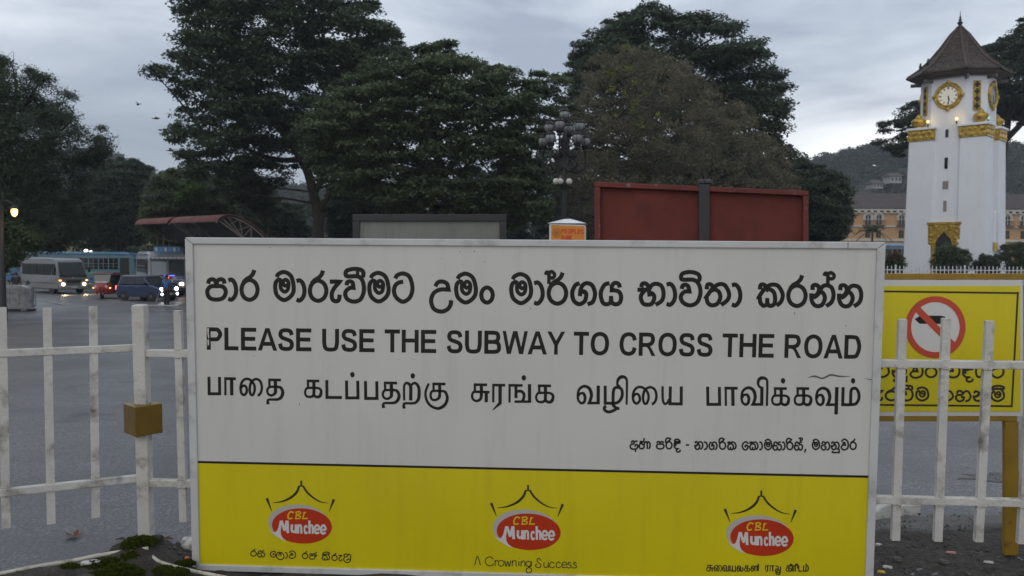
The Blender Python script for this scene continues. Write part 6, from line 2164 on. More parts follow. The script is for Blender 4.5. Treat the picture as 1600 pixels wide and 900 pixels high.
# silver minibus
def minibus(loc, rz):
    t_ = thing('minibus', 'silver grey minibus with lit warm headlights driving up the road', 'minibus', loc, rz)
    pr = [(-3.35, .34), (-3.47, .50), (-3.50, .80), (-3.46, 1.12), (-3.38, 1.32), (-3.10, 1.95), (-2.92, 2.28), (-2.74, 2.46), (-2.3, 2.60), (-1.5, 2.64), (2.9, 2.62), (3.30, 2.52), (3.46, 2.2), (3.50, 1.2), (3.44, .40), (3.2, .32)]
    b_ = body_from_profile(pr, 1.03, .07, .05, 1.2).build('body', paint('minibus_silver', (.145, .14, .135)), t_, bevel=.04, segs=3)
    front_quad(t_, -3.385, 1.30, -2.90, 2.30, .93, .84, 'windscreen', M['windscreen'])
    front_quad(t_, -3.40, 1.26, -3.37, 1.36, .95, .93, 'wiper_cowl', M['black_metal'], .035)
    for s_ in (-1, 1):
        for k, (ya, yb2) in enumerate(((-2.86, -2.25), (-2.15, -1.0), (-.95, .35), (.40, 1.7), (1.75, 3.1))):
            za, zb2 = 1.36, 2.18
            w_a = 1.03 * (1 - .05 * .55) - .012
            side_glass(t_, s_ * w_a, [(ya + (.02 if k else -.18), za), (yb2, za), (yb2, zb2), (ya + (.02 if k else .12), zb2)])
        mb_ = MB(); mb_.box((s_ * 1.035, .3, .78), (.02, 6.3, .05)); mb_.build('side_moulding', M['black_metal'], t_)
        mb_ = MB(); mb_.box((s_ * 1.22, -3.25, 1.75), (.16, .10, .36)); mb_.tube([(s_ * 1.0, -3.15, 2.0), (s_ * 1.2, -3.25, 1.9)], .02, 6); mb_.build('mirror', M['black_metal'], t_)
        wheel(t_, s_ * .90, -2.25, .37, .22)
        wheel(t_, s_ * .90, 2.0, .37, .24)
        for yw in (-2.25, 2.0):
            mb_ = MB(); mb_.lathe([(.47, 0), (.47, .015)], 24, (s_ * 1.028, yw, .42), axis='x'); mb_.build('wheel_arch', M['rubber'], t_)
        hl = lampdisc(t_, s_ * .74, -3.50, .72, .13, M['headlight_warm'])
        mb_ = MB(); mb_.box((s_ * .74, -3.49, .74), (.46, .06, .30)); mb_.build('headlight_housing', M['lamp_off'], hl, bevel=.03)
        mb_ = MB(); mb_.box((s_ * .93, -3.485, 1.0), (.16, .07, .10)); mb_.build('indicator', M['indicator'], t_)
        beam(t_, s_ * .74, -3.62, .70, 130, (1, .75, .42), .9, 58, 58)
    front_quad(t_, -3.505, .84, -3.475, 1.02, .52, .52, 'grille', M['black_metal'], .02)
    mb_ = MB(); mb_.box((0, -3.52, .50), (2.0, .16, .24)); mb_.build('bumper', paint('bumper_silver', (.25, .25, .25)), t_, bevel=.04)
    mb_ = MB(); mb_.box((0, -3.61, .50), (.46, .02, .12)); mb_.build('number_plate', M['lamp_off'], t_)
    lampdisc(t_, 0, -3.50, 1.16, .06, M['chrome'], 'badge')
    mb_ = MB()
    mb_.box((.42, -3.0, 1.40), (.44, .2, .34)); mb_.lathe([(.02, 0), (.12, .05), (.13, .2), (.05, .3)], 10, (.42, -2.95, 1.58))
    mb_.build('steering_dash', M['seat_dark'], t_)
    return t_


p = place(112, 459.5, 0)
minibus(p + Vector((-2.55, 2.3, 0)), R(50))


# red auto rickshaw
def rickshaw(loc, rz):
    t_ = thing('auto_rickshaw', 'red three wheeled auto rickshaw between the minibus and the blue car', 'auto rickshaw', loc, rz)
    red = paint('rickshaw_red', (.33, .018, .014))
    dk = paint('rickshaw_canopy', (.085, .018, .016), .55)
    pr = [(-1.05, .30), (-1.18, .55), (-1.16, .85), (-1.02, 1.05), (-.80, 1.10), (-.62, .55), (-.55, .34), (.10, .32), (.18, .62), (.40, .70), (1.20, .80), (1.28, .60), (1.22, .36), (.9, .28)]
    # tapered front: narrower nose
    mb_ = body_from_profile(pr, .62, .06)
    for v in mb_.v:
        k_ = smooth(-.3, -1.2, v.y)
        v.x *= 1 - .42 * k_
    mb_.build('body', red, t_, bevel=.03, segs=3)
    mb_ = MB(); mb_.lathe([(.02, -.30), (.22, -.26), (.30, -.05), (.28, .15), (.20, .25)], 16, (0, -1.02, .62), axis='y')
    mb_.build('nose_cowl', red, t_, smooth_=True)
    mb_ = MB(); mb_.box((0, -1.30, .62), (.14, .05, .36)); mb_.build('nose_vent', M['black_metal'], t_)
    rf_ = [(-.84, 1.60), (-.70, 1.69), (-.2, 1.74), (.7, 1.73), (1.15, 1.66), (1.27, 1.45), (1.28, .82), (1.12, .80), (1.08, 1.42), (.9, 1.55), (-.72, 1.58)]
    body_from_profile(rf_, .63, .05).build('canopy', dk, t_, bevel=.03)
    front_quad(t_, -1.02, 1.04, -.84, 1.58, .46, .54, 'windscreen', M['windscreen'], .02)
    mb_ = MB()
    for s_ in (-1, 1):
        mb_.tube([(s_ * .47, -1.03, 1.02), (s_ * .55, -.85, 1.60)], .022, 6)
        mb_.tube([(s_ * .58, .12, .66), (s_ * .58, .14, 1.62)], .022, 6)
    mb_.tube([(-.55, -.86, 1.6), (.55, -.86, 1.6)], .025, 6)
    mb_.tube([(-.46, -1.04, 1.04), (.46, -1.04, 1.04)], .025, 6)
    mb_.build('cab_frame', M['black_metal'], t_)
    mb_ = MB(); mb_.box((0, -1.06, 1.10), (.74, .03, .12)); mb_.build('white_banner', M['paper'], t_)
    mb_ = MB(); mb_.box((0, .75, .95), (1.1, .5, .14)); mb_.box((0, 1.0, 1.2), (1.1, .14, .5)); mb_.box((0, -.25, .78), (.5, .36, .14)); mb_.build('seat', M['seat_dark'], t_)
    wheel(t_, .01, -1.02, .24, .12)
    for s_ in (-1, 1):
        wheel(t_, s_ * .56, .85, .24, .13)
        lampdisc(t_, s_ * .33, -1.14, .80, .085, M['lamp_off'])
        mb_ = MB(); mb_.box((s_ * .52, -1.0, .72), (.08, .05, .08)); mb_.build('indicator', M['indicator'], t_)
        mb_ = MB(); mb_.box((s_ * .66, -.95, 1.32), (.10, .04, .14)); mb_.tube([(s_ * .5, -.95, 1.25), (s_ * .66, -.95, 1.3)], .012, 5); mb_.build('mirror', M['black_metal'], t_)
    mb_ = MB(); mb_.box((0, -1.16, .36), (.3, .03, .08)); mb_.build('number_plate', M['lamp_off'], t_)
    mb_ = MB(); mb_.box((0, -.98, .46), (.34, .34, .05)); mb_.build('front_mudguard', red, t_, bevel=.02)
    return t_


p = place(157, 467, 0)
rickshaw(p + Vector((-.05, 1.0, 0)), R(8))


# blue compact car
def compact_car(name, label, loc, rz, body_m, roof_m, lights=True, L=3.75):
    t_ = thing(name, label, 'car', loc, rz)
    k = L / 3.75
    pr = [(-1.80, .26), (-1.88, .45), (-1.86, .68), (-1.78, .84), (-1.25, .98), (-1.02, 1.02), (1.70, 1.00), (1.82, .95), (1.87, .60), (1.80, .28)]
    lower = body_from_profile([(y * k, z) for y, z in pr], .83, .06).build('body', body_m, t_, bevel=.05, segs=3)
    cab = [(-1.02, 1.00), (-.52, 1.44), (-.28, 1.555), (.2, 1.60), (1.2, 1.58), (1.55, 1.50), (1.74, 1.0)]
    mb_ = body_from_profile([(y * k, z) for y, z in cab], .80, .06, .22, 1.0)
    mb_.build('cabin', body_m, t_, bevel=.03, segs=2)
    rf_ = [(-.36, 1.535), (-.24, 1.585), (.2, 1.625), (1.2, 1.605), (1.58, 1.51), (1.56, 1.49)]
    mb_ = body_from_profile([(y * k, z) for y, z in rf_], .72, .03); mb_.build('roof', roof_m, t_)
    front_quad(t_, -.99 * k, 1.035, -.48 * k, 1.47, .70, .62, 'windscreen', M['windscreen'], .02)
    front_quad(t_, 1.735 * k, 1.05, 1.585 * k, 1.46, .66, .60, 'rear_window', M['dark_glass'], -.03)
    for s_ in (-1, 1):
        for pts in ([(-.86, 1.05), (.10, 1.05), (.10, 1.47), (-.36, 1.46)], [(.16, 1.05), (.95, 1.05), (.95, 1.46), (.16, 1.47)], [(1.01, 1.05), (1.52, 1.05), (1.40, 1.42), (1.01, 1.46)]):
            mb_ = MB()
            q_ = [(s_ * (.80 * (1 - .22 * (z - 1.0)) - .012), y * k, z) for y, z in pts]
            mb_.prism(q_, (.025 * s_, 0, 0)); mb_.build('side_window', M['dark_glass'], t_)
        for yw in (-1.18, 1.16):
            mb_ = MB(); mb_.lathe([(.39, 0), (.39, .012)], 22, (s_ * .826, yw * k, .36), axis='x'); mb_.build('wheel_arch', M['rubber'], t_)
            wheel(t_, s_ * .745, yw * k, .315, .19)
        mb_ = MB(); mb_.box((s_ * .90, -.72 * k, 1.10), (.17, .09, .13)); mb_.build('mirror', M['black_metal'], t_, bevel=.02)
        lampdisc(t_, s_ * .60, -1.845 * k, .76, .115, M['headlight_white'] if lights else M['lamp_off'])
        lampdisc(t_, s_ * .62, -1.89 * k, .45, .075, M['headlight_white'] if lights else M['lamp_off'], 'fog_light')
        mb_ = MB(); mb_.box((s_ * .74, 1.84 * k, .80), (.14, .08, .26)); mb_.build('tail_light', M['tail_red'], t_)
        mb_ = MB(); mb_.box((s_ * .835, 0, .32), (.02, 1.7 * k, .14)); mb_.build('sill_trim', M['black_metal'], t_)
        for yh in (-.05, .82):
            mb_ = MB(); mb_.box((s_ * .84, yh * k, .90), (.03, .16, .03)); mb_.build('door_handle', M['chrome'], t_)
    front_quad(t_, -1.885 * k, .52, -1.86 * k, .68, .40, .40, 'grille', M['black_metal'], .02)
    mb_ = MB(); mb_.box((0, -1.885 * k, .36), (1.2, .05, .12)); mb_.build('bumper_trim', M['black_metal'], t_)
    mb_ = MB(); mb_.box((0, -1.91 * k, .46), (.42, .02, .11)); mb_.build('number_plate', M['lamp_off'], t_)
    if lights:
        for s_ in (-1, 1):
            beam(t_, s_ * .6, -2.0 * k, .7, 26, (.95, 1, 1), .9, 50, 60)
    return t_


p = place(226, 470.5, 0)
compact_car('compact_car', 'blue compact car with a pale roof and bright white headlights', p + Vector((-.20, .9, 0)), R(66), paint('car_blue', (.004, .017, .075)), paint('car_roof_pale', (.22, .23, .25)))
p = place(24, 447, 0)
compact_car('saloon_car', 'white car half hidden behind the left tree beside the minibus', p + Vector((-.3, 8, 0)), R(50), paint('car_white', (.55, .56, .58)), paint('car_white', (.55, .56, .58)), False, 4.1)


M['bar_grey'] = mat('bar_grey', (.16, .17, .17), .5)


# buses
def bus(name, label, loc, rz, L, roof_m, body_m, stripe_m, skirt_m, nwin=7, front=True, lit=False):
    t_ = thing(name, label, 'bus', loc, rz)
    h = L / 2
    pr = [(-h + .05, .40), (-h, .7), (-h, 1.35), (-h + .16, 2.62), (-h + .55, 2.98), (h - .4, 2.98), (h - .05, 2.75), (h, 1.2), (h - .05, .45)]
    body_from_profile(pr, 1.22, .06).build('body', body_m, t_, bevel=.04)
    rp = [(-h + .30, 2.80), (-h + .5, 3.02), (-h + .9, 3.14), (h - .9, 3.14), (h - .3, 3.04), (h - .02, 2.78)]
    mb_ = body_from_profile(rp, 1.25, .16); mb_.build('roof', roof_m, t_, bevel=.05)
    wl = (L - 2.0) / nwin
    for s_ in (-1, 1):
        mb_ = MB(); mb_.box((s_ * 1.226, .3, 1.30), (.02, L - .8, .22)); mb_.build('side_stripe', stripe_m, t_)
        mb_ = MB(); mb_.box((s_ * 1.226, .3, .68), (.018, L - .8, .42)); mb_.build('skirt_panel', skirt_m, t_)
        for k in range(nwin):
            ya = -h + 1.5 + k * wl
            w_ = side_glass(t_, s_ * 1.205, [(ya, 1.62), (ya + wl - .10, 1.62), (ya + wl - .10, 2.58), (ya, 2.58)])
            mb_ = MB()
            mb_.box((s_ * 1.24, ya + wl / 2 - .05, 2.1), (.02, wl - .1, .04)); mb_.box((s_ * 1.24, ya + wl / 2 - .05, 2.1), (.02, .04, .92))
            mb_.box((s_ * 1.24, ya + wl / 2 - .05, 1.86), (.015, wl - .1, .025))
            mb_.build('window_bar', M['bar_grey'], w_)
        mb_ = MB(); mb_.box((s_ * 1.222, -h + .95, 1.55), (.03, .75, 2.1)); mb_.build('door', M['seat_dark'], t_)
        for yw in (-h + 2.0, h - 2.3):
            mb_ = MB(); mb_.lathe([(.58, 0), (.58, .02)], 22, (s_ * 1.228, yw, .52), axis='x'); mb_.build('wheel_arch', M['rubber'], t_)
            wheel(t_, s_ * 1.06, yw, .48, .30)
        mb_ = MB(); mb_.box((s_ * 1.42, -h - .05, 2.1), (.16, .08, .40)); mb_.tube([(s_ * 1.2, -h + .1, 2.45), (s_ * 1.42, -h - .05, 2.3)], .02, 5); mb_.build('mirror', M['black_metal'], t_)
    for s_ in (-1, 1):
        front_quad(t_, -h - .01, 1.42, -h + .15, 2.52, .53, .51, 'windscreen', M['windscreen'], .02, s_ * .57)
        hl = lampdisc(t_, s_ * .88, -h - .03, .88, .13, M['headlight_warm'] if lit else M['lamp_off'])
    mb_ = MB(); mb_.box((0, -h - .06, .52), (2.4, .16, .22)); mb_.build('bumper', M['black_metal'], t_, bevel=.03)
    mb_ = MB(); mb_.box((0, -h - .02, .95), (1.2, .05, .40)); mb_.build('grille', M['black_metal'], t_)
    return t_


bl_roof = paint('bus_roof_blue', (.075, .19, .30), .35)
tl_body = paint('bus_body_teal', (.075, .16, .20), .4)
wh_roof = paint('bus_roof_pale', (.40, .50, .54), .4)
bl_strp = paint('bus_stripe_blue', (.03, .14, .30), .4)
gn_strp = paint('bus_stripe_green', (.10, .26, .22), .4)
p = place(150, 452, 0)
p = P(146, 440, 76); p.z = ground_z(p.x, p.y)
bus('city_bus', 'blue roofed teal bus standing behind the red rickshaw and blue car', p + Vector((-.5, .2, 0)), R(98), 8.6, bl_roof, tl_body, gn_strp, bl_strp, 8)
p = P(66, 440, 82); p.z = ground_z(p.x, p.y)
bus('city_bus', 'pale blue roofed bus mostly hidden behind the silver minibus', p, R(100), 8.6, wh_roof, tl_body, bl_strp, bl_strp, 8)
p = P(1385, 424, 88); p.z = ground_z(p.x, p.y)
bus('city_bus', 'blue and white bus passing behind the hedge left of the clock tower', p + Vector((-.4, 0, 0)), R(86), 9.5, paint('bus_roof_sky', (.22, .42, .60), .4), paint('bus_body_dim', (.14, .16, .19), .4), paint('bus_stripe_sky', (.12, .36, .52), .4), paint('bus_body_white', (.45, .47, .50), .4), 8)

# decorated bus facing the camera
p = place(254, 464, 0)
deco_roof = paint('deco_roof', (.34, .36, .40), .4)
db = bus('decorated_bus', 'gaudy white and blue decorated bus facing us behind the person in blue', p + Vector((-1.75, 3.9, 0)), R(29), 8.4, deco_roof, paint('deco_body', (.33, .34, .39), .4), paint('deco_pink', (.36, .16, .17), .4), paint('deco_blue', (.08, .13, .32), .4), 7, lit=True)
h = 4.2
cols = [paint('deco_red', (.40, .05, .05)), paint('deco_white', (.55, .55, .57)), paint('deco_sky', (.12, .26, .50)), paint('deco_blue', (.08, .13, .32))]
dr_ = random.Random(3)
mb = MB(); mb.box((0, -h + .15, 3.27), (1.75, .22, .40)); dbd = mb.build('destination_board', paint('deco_board', (.06, .20, .38)), db, bevel=.03)
for i in range(6):
    mb = MB(); mb.box((-.72 + i * .29, -h + .03, 3.27), (.12, .02, .26)); mb.build('board_panel', cols[2 if i % 2 else 1], dbd)
mb = MB(); mb.box((0, -h + .02, 2.68), (2.44, .30, .14)); mb.build('visor', cols[1], db, bevel=.02)
for i in range(9):
    mb = MB(); mb.box((-1.1 + i * .275, -h - .135, 2.68), (.12, .02, .07)); mb.build('visor_mark', cols[(i * 2) % 4], db)
for i in range(8):
    mb = MB(); mb.box((-1.05 + i * .30, -h - .015, 1.30), (.24, .05, .14)); mb.build('front_ornament', cols[i % 4], db, bevel=.01)
for s_ in (-1, 1):
    mb = MB(); mb.box((s_ * .62, -h - .02, 1.08), (.80, .06, .22)); mb.build('front_panel', cols[1], db, bevel=.02)
    mb = MB(); mb.box((s_ * .62, -h - .055, 1.08), (.60, .02, .13)); mb.build('panel_inlay', cols[3], db)
    for i in range(5):
        mb = MB(); mb.box((s_ * (.25 + i * .2), -h - .06, .76), (.12, .04, .10)); mb.build('front_ornament', cols[(i + 1) % 4], db)
    mb = MB(); mb.box((s_ * .18 + .1, -h - .06, 1.47), (.34, .03, .06)); mb.build('led_strip', M['blue_led'], db)
    mb = MB(); mb.box((s_ * .02, -h - .07, 1.37 - .3 * (s_ > 0)), (.14, .03, .16)); mb.build('red_lamp', M['tail_red'], db)
# pale sheet painting the sky reflection on one windscreen pane
mb = MB(); mb.box((-.57, -h - .035, 1.98), (.98, .01, .95), Matrix.Rotation(R(-8.5), 3, 'X')); mb.build('screen_reflection', mat('screen_reflection', (.30, .33, .36), .15), db)


# ------------------------------------------------------------ people
M['skin'] = mat('skin', (.11, .06, .04), .6)
M['hair'] = mat('hair', (.012, .010, .010), .5)
M['shirt_blue'] = mat('shirt_blue', (.045, .16, .38), .8, var=.12, vscale=6)
M['trousers_dark'] = mat('trousers_dark', (.025, .024, .028), .85)
M['jacket_dark'] = mat('jacket_dark', (.02, .02, .024), .8)


def skin_mesh(name, verts, edges, rad, m, parent, sub=2, root=0):
    me = D.meshes.new(name)
    me.from_pydata(verts, edges, [])
    o_ = D.objects.new(name, me)
    COL.objects.link(o_)
    o_.parent = parent
    sm = o_.modifiers.new('skin', 'SKIN')
    sm.use_smooth_shade = True
    if not me.skin_vertices:
        bm = bmesh.new(); bm.from_mesh(me); bm.verts.layers.skin.verify(); bm.to_mesh(me); bm.free()
    for i, r_ in enumerate(rad):
        sv_ = me.skin_vertices[0].data[i]
        sv_.radius = r_ if hasattr(r_, '__len__') else (r_, r_)
        sv_.use_root = (i == root)
    ss_ = o_.modifiers.new('subsurf', 'SUBSURF'); ss_.levels = sub; ss_.render_levels = sub
    me.materials.append(m)
    return o_


def person(loc, rz, label, shirt, trousers, arm_l, arm_r, group=None, stance=.10):
    """arm_*: (elbow, hand) points; body faces -y"""
    t_ = thing('person', label, 'person', loc, rz, group)
    V = [(0, 0, .96), (0, .01, 1.14), (0, 0, 1.34), (0, -.005, 1.47), (0, -.02, 1.56), (0, -.03, 1.64), (0, -.02, 1.72)]
    r_ = [(.15, .11), (.145, .105), (.165, .11), (.07, .07), (.062, .065), (.085, .10), (.06, .075)]
    E_ = [(i, i + 1) for i in range(6)]
    arms_ix = []
    for s_, (el, ha) in ((-1, arm_l), (1, arm_r)):
        k = len(V)
        el, ha = Vector(el), Vector(ha)
        d_ = (ha - el).normalized()
        V += [(s_ * .20, 0, 1.41), tuple(el), tuple(ha), tuple(ha + d_ * .09)]
        r_ += [(.06, .06), (.042, .042), (.028, .028), (.034, .022)]
        E_ += [(2, k), (k, k + 1), (k + 1, k + 2), (k + 2, k + 3)]
        side = d_.cross(Vector((0, 1, 0))).normalized()
        for f in range(4):
            j = len(V)
            b_ = ha + d_ * .09 + side * (.018 * (f - 1.5))
            ln = (.065, .078, .072, .055)[f]
            V += [tuple(b_ + d_ * ln * .5), tuple(b_ + d_ * ln + Vector((0, -.02, 0)))]
            r_ += [.009, .007]
            E_ += [(k + 3, j), (j, j + 1)]
        j = len(V)
        V += [tuple(ha + d_ * .05 + Vector((0, -.03, 0)) - side * .03 * s_), tuple(ha + d_ * .09 + Vector((0, -.045, 0)) - side * .04 * s_)]
        r_ += [.011, .008]
        E_ += [(k + 2, j), (j, j + 1)]
    for s_ in (-1, 1):
        k = len(V)
        V += [(s_ * .10, 0, .88), (s_ * (stance * .9), -.015, .50), (s_ * stance, .02, .09), (s_ * stance, -.14, .04)]
        r_ += [(.085, .09), (.055, .06), (.038, .042), (.04, .025)]
        E_ += [(0, k), (k, k + 1), (k + 1, k + 2), (k + 2, k + 3)]
    skin_mesh('body', V, E_, r_, M['skin'], t_)
    # shirt with sleeves
    V2 = [(0, 0, .92), (0, .01, 1.14), (0, 0, 1.34), (0, -.005, 1.45)]
    r2 = [(.172, .128), (.165, .122), (.185, .126), (.085, .08)]
    E2 = [(0, 1), (1, 2), (2, 3)]
    for s_, (el, ha) in ((-1, arm_l), (1, arm_r)):
        k = len(V2)
        el = Vector(el)
        sh_ = Vector((s_ * .20, 0, 1.41))
        V2 += [tuple(sh_), tuple(sh_.lerp(el, .8))]
        r2 += [(.075, .075), (.062, .062)]
        E2 += [(2, k), (k, k + 1)]
    skin_mesh('shirt', V2, E2, r2, shirt, t_)
    V3 = [(0, 0, .97)]
    r3 = [(.165, .125)]
    E3 = []
    for s_ in (-1, 1):
        k = len(V3)
        V3 += [(s_ * .10, 0, .86), (s_ * stance * .9, -.015, .50), (s_ * stance, .02, .09)]
        r3 += [(.10, .105), (.075, .08), (.062, .066)]
        E3 += [(0, k), (k, k + 1), (k + 1, k + 2)]
    skin_mesh('trousers', V3, E3, r3, trousers, t_)
    mb_ = MB()
    n, mrings = 14, 6
    for i in range(mrings + 1):
        ph = (i / mrings) * R(105)
        for j in range(n):
            a = 2 * math.pi * j / n
            rr3 = math.sin(ph)
            y = .115 * rr3 * math.sin(a) + .005
            zz = 1.655 + .115 * math.cos(ph)
            if y < -.05:
                zz = max(zz, 1.70)
            mb_.v.append(Vector((.098 * rr3 * math.cos(a), y - .02, zz)))
    for i in range(mrings):
        for j in range(n):
            mb_.f.append((i * n + j, i * n + (j + 1) % n, (i + 1) * n + (j + 1) % n, (i + 1) * n + j))
    mb_.build('hair', M['hair'], t_, smooth_=True)
    mb_ = MB()
    mb_.lathe([(.004, -.022), (.012, 0), (.004, .012)], 6, (0, -.128, 1.645))
    for s_ in (-1, 1):
        mb_.lathe([(.002, -.012), (.010, 0), (.002, .012)], 6, (s_ * .033, -.118, 1.672), axis='x')
        mb_.lathe([(.004, -.03), (.014, 0), (.004, .03)], 6, (s_ * .092, -.02, 1.65))
    mb_.box((0, -.118, 1.608), (.045, .01, .01))
    mb_.build('face_features', M['hair'], t_)
    for s_ in (-1, 1):
        mb_ = MB(); mb_.prism([(s_ * stance - .045, .075, 0), (s_ * stance + .045, .075, 0), (s_ * stance + .05, -.10, 0), (s_ * stance + .03, -.20, 0), (s_ * stance - .03, -.20, 0), (s_ * stance - .05, -.10, 0)], (0, 0, .075))
        mb_.build('shoe', M['jacket_dark'], t_, bevel=.02)
    return t_


p = place(260.5, 478.5, 0)
person(p, R(165), 'person in a light blue shirt and dark trousers walking with a white pole', M['shirt_blue'], M['trousers_dark'], ((-.27, .02, 1.14), (-.26, -.10, .90)), ((.28, .0, 1.14), (.30, -.13, .93)), stance=.09)
a_, b_ = P(250.5, 453, p.y - .1), place(243, 475, 0)
mb = MB(); mb.tube([b_ + Vector((0, 0, .02)), a_], .026, 8)
tag(mb.build('pole', M['paper'], world=True), 'long white pole leaning beside the person in the blue shirt', 'pole')
p2 = place(241.5, 478, 0); p3 = place(262, 479.5, 0)
mb = MB(); mb.box((p2 + p3) / 2 + Vector((0, 0, .04)), ((p3 - p2).length, .22, .06)); o = mb.build('kerb_bar', M['paper'], world=True, bevel=.02)
tag(o, 'low white bar lying on the road at the feet of the person in blue', 'bar')

# dark haired person behind the barrier stack
p = place(11, 469, 0)
person(Vector((p.x, p.y + 1.0, ground_z(p.x, p.y + 1))), R(200), 'dark clothed person standing behind the wrapped barrier stack under the tree', M['jacket_dark'], M['trousers_dark'], ((-.28, .02, 1.14), (-.27, -.12, .92)), ((.28, .02, 1.14), (.27, -.12, .92)))

# ------------------------------------------------------------ wrapped stack of crowd barriers
M['barrier_metal'] = mat('barrier_metal', (.40, .41, .42), .5, metal=.3, var=.15)
M['wrap'] = mat('plastic_wrap', (.42, .43, .43), .25, var=.25, vscale=3, dirt=(.14, .14, .14), dscale=4, bump=.6, bscale=9)
M['wrap_yellow'] = mat('wrap_yellow', (.40, .28, .02), .5)
bp = place(20, 486, 0)
bs = thing('barrier_stack', 'grey plastic wrapped bundle of crowd barriers standing on the road at the left edge', 'barriers', bp, R(4))
mb = MB()
gr = random.Random(2)
nx, nz = 14, 9
for face in range(2):
    k = len(mb.v)
    for j in range(nz + 1):
        for i in range(nx + 1):
            x = -1.3 + 2.1 * i / nx
            z = .14 + 1.05 * j / nz - .12 * smooth(.2, .8, x) * j / nz
            mb.v.append(Vector((x + gr.gauss(0, .012), (-.32 if face == 0 else .32) + gr.gauss(0, .022), z)))
    for j in range(nz):
        for i in range(nx):
            a = k + j * (nx + 1) + i
            mb.f.append((a, a + 1, a + nx + 2, a + nx + 1))
n1_ = (nx + 1) * (nz + 1)
top0 = [nz * (nx + 1) + i for i in range(nx + 1)]
mb.f += [(top0[i], top0[i + 1], n1_ + top0[i + 1], n1_ + top0[i]) for i in range(nx)]
for i_ in (0, nx):
    mb.f += [(j * (nx + 1) + i_, (j + 1) * (nx + 1) + i_, n1_ + (j + 1) * (nx + 1) + i_, n1_ + j * (nx + 1) + i_) for j in range(nz)]
mb.build('plastic_sheet', M['wrap'], bs, smooth_=True)
for k, yo in enumerate((-.40, .42)):
    mb = MB()
    x0, x1 = -1.35, .82
    for z in (.20, 1.12 if k else 1.05):
        mb.tube([(x0, yo, z), (x1, yo, z)], .022, 6)
    for i in range(17):
        x = x0 + (x1 - x0) * i / 16
        mb.tube([(x, yo, .20), (x, yo, 1.30 if (k and i < 9) else 1.05)], .012 if i % 8 else .024, 5)
    for x in (x0 + .3, x1 - .1):
        mb.box((x, yo, .07), (.06, .55, .05)); mb.tube([(x, yo, .07), (x, yo, .25)], .02, 6)
    mb.build('barrier', M['barrier_metal'], bs)
mb = MB(); mb.box((-.25, 0, .05), (2.3, .5, .08)); mb.build('skid', M['black_metal'], bs)
for x in (-.95, -.15, .4):
    mb = MB(); mb.box((x, -.45, .62), (.10, .015, .12)); mb.build('reflector', M['wrap_yellow'] if x < -.5 else M['barrier_metal'], bs)

# ------------------------------------------------------------ right: picket fence, shrubs, palm
M['picket'] = mat('picket_white', (.52, .53, .55), .6, var=.1)
fy = 46.0
fA, fB = P(1290, 426, fy), P(1720, 428, fy + 1)
fA.z = fB.z = 0.0
pf = thing('picket_fence', 'low white metal picket fence around the clock tower garden', 'fence', (fA + fB) / 2)
hf = zat(1480, 416, fy)
e = (fB - fA)
npk = 68
for k in range(npk + 1):
    c = fA + e * (k / npk)
    big = (k % 17 == 0)
    mb = MB(); mb.box((c.x, c.y, (hf - (0 if not big else -.04)) / 2), (.045 if not big else .09, .03, hf + (.08 if big else 0)))
    mb.build('picket', M['picket'], pf, world=True)
for z in (hf * .82, hf * .2):
    mb = MB(); c = (fA + fB) / 2; mb.box((c.x, c.y + .03, z), (e.length, .03, .05), Matrix.Rotation(math.atan2(e.y, e.x), 3, 'Z')); mb.build('rail', M['picket'], pf, world=True)


def shrub(poly, Y, label, m, seed, n=70, r=.32, leaf=.06, d=.7, trunkx=None):
    cx_ = sum(q[0] for q in poly) / len(poly)
    return tree('shrub', label, 'shrub', poly, Y, d, n, r, 150, leaf, m, [(cx_, 424), (cx_, 410)], [], seed=seed, flat=.75, nbr=14, trad=.07, reach=.9, group=None)


shrub([(1458, 428), (1456, 405), (1466, 385), (1484, 380), (1502, 388), (1514, 396), (1516, 412), (1512, 428)], 51, 'rounded green shrub in front of the gold doorway of the tower', M['leaf_rain'], 81, 110)
shrub([(1522, 428), (1524, 408), (1536, 396), (1550, 400), (1558, 412), (1558, 428)], 51.5, 'small round shrub between the doorway shrub and the right corner of the tower', M['leaf_deep'], 82, 60)
shrub([(1562, 428), (1560, 395), (1572, 382), (1600, 378), (1640, 380), (1650, 400), (1650, 428)], 53, 'wide dark hedge shrub right of the clock tower', M['leaf_deep'], 83, 150)
shrub([(1384, 428), (1382, 408), (1390, 397), (1402, 395), (1410, 402), (1413, 416), (1412, 428)], 56, 'bushy shrub with reddish tips left of the clock tower', M['leaf_rain'], 84, 60)
shrub([(1300, 428), (1302, 405), (1330, 396), (1360, 400), (1375, 412), (1378, 428)], 57, 'low hedge shrub hidden behind the corner of the notice board', M['leaf_deep'], 85, 60)
M['leaf_red'] = leafmat('leaf_red', (.10, .03, .015), (.20, .06, .025))
lv = crown_pads(pxpoly([(1388, 402), (1396, 395), (1404, 396), (1409, 404), (1400, 408)], 55.5), 55.5, .4, 8, .16, 5)
lv2 = leaves_on_pads(lv, .2, 50, .06, .8, 6)
raw_mesh('red_tips', lv2, np.arange(len(lv2)).reshape(-1, 4), M['leaf_red'], [x for x in D.objects if x.name == 'shrub.003'][0])
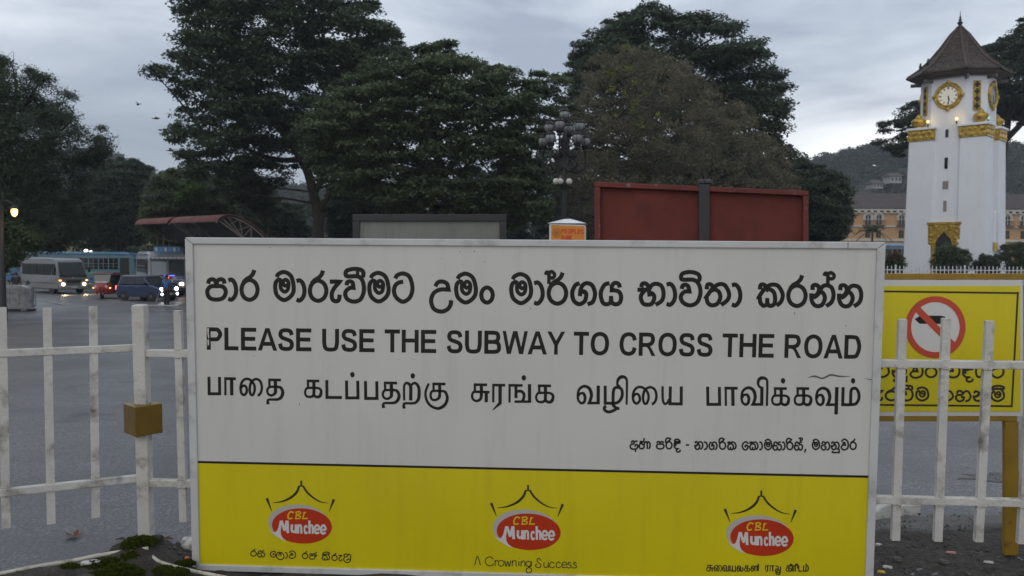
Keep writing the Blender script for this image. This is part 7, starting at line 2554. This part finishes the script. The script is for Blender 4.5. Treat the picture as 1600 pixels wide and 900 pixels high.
# small palm
pc = P(1363, 361, 95)
pt_ = thing('palm_tree', 'small palm tree in front of the orange hotel', 'palm', (pc.x, 95, 0))
mb = MB(); mb.tube([(0, 0, 0), (.05, 0, pc.z * .5), (0, 0, pc.z)], [.16, .12, .10], 8); mb.build('trunk', M['bark'], pt_, smooth_=True)
vs = []
prr = np.random.RandomState(4)
for k in range(16):
    a = k * 2.4
    el = prr.uniform(-.2, 1.0)
    d_ = np.array([math.cos(a) * math.cos(el), math.sin(a) * math.cos(el), math.sin(el)])
    s_ = np.cross(d_, [0, 0, 1.0]); s_ /= np.linalg.norm(s_) + 1e-9
    for j in range(22):
        t_ = (j + 1) / 22
        c = np.array([pc.x, 95, pc.z]) + d_ * t_ * 1.9 + np.array([0, 0, -1.1 * t_ * t_])
        for sg_ in (-1, 1):
            w2 = .42 * (1 - t_ * .6)
            tip = c + s_ * sg_ * w2 + d_ * .2 - np.array([0, 0, .16])
            vs += [c - d_ * .035, c + d_ * .035, tip, tip - d_ * .02]
vs = np.array(vs)
raw_mesh('fronds', vs, np.arange(len(vs)).reshape(-1, 4), M['leaf_rain'], pt_)

# ------------------------------------------------------------ dusk air
hm = D.materials.new('haze_air')
hm.use_nodes = True
ht = hm.node_tree
ht.nodes.clear()
ho = nn(ht, 'ShaderNodeOutputMaterial')
pv = nn(ht, 'ShaderNodeVolumePrincipled')
pv.inputs['Color'].default_value = (0.80, 0.86, 0.95, 1)
pv.inputs['Density'].default_value = 0.00045
ht.links.new(pv.outputs[0], ho.inputs['Volume'])
mb = MB(); mb.box((0, 280, 42), (1060, 700, 96))
hz = mb.build('haze', hm, world=True)
hz['kind'] = 'stuff'

# wet dark patch on the road by the yellow sign
M['wet'] = mat('wet_patch', (.012, .012, .013), .12, bump=.2, bscale=30)
c = P(1578, 745, 1)
d_ = ray(1580, 745); s_ = 7.0
for _ in range(20):
    p = CAMP + d_ * s_
    s_ -= (p.z - ground_z(p.x, p.y) - .004) / d_.z
pr_ = random.Random(12)
mb = MB()
pts = []
for i in range(40):
    a = i / 40 * 6.283
    k_ = 1 + .45 * math.sin(3 * a + 1) * math.sin(5 * a) + pr_.uniform(-.12, .12)
    x, y = p.x + .33 * k_ * math.cos(a), p.y + .17 * k_ * math.sin(a)
    pts.append((x, y, ground_z(x, y) + .004))
mb.add(pts, [tuple(range(40))])
o = mb.build('puddle', M['wet'])
o['kind'] = 'structure'

GROUPS = {'rain_tree': 'big rain trees around the square', 'broadleaf_tree': 'smaller trees between the square and the wood', 'shrub': 'shrubs behind the picket fence', 'city_bus': 'blue city buses',
          'bird': 'dark birds', 'person': 'people on the road', 'hill_house': 'houses on the wooded hill', 'litter_scrap': 'litter on the soil bed', 'stone': 'stones on the soil bed',
          'billboard': 'boards seen from behind', 'flood_light': 'white lamps under the trees', 'conduit_pipe': 'pale conduit pipes', 'dead_leaf': 'dead leaves on the road'}
for o in D.objects:
    b_ = o.name.split('.')[0]
    if o.parent is None and b_ in GROUPS:
        o['group'] = GROUPS[b_]
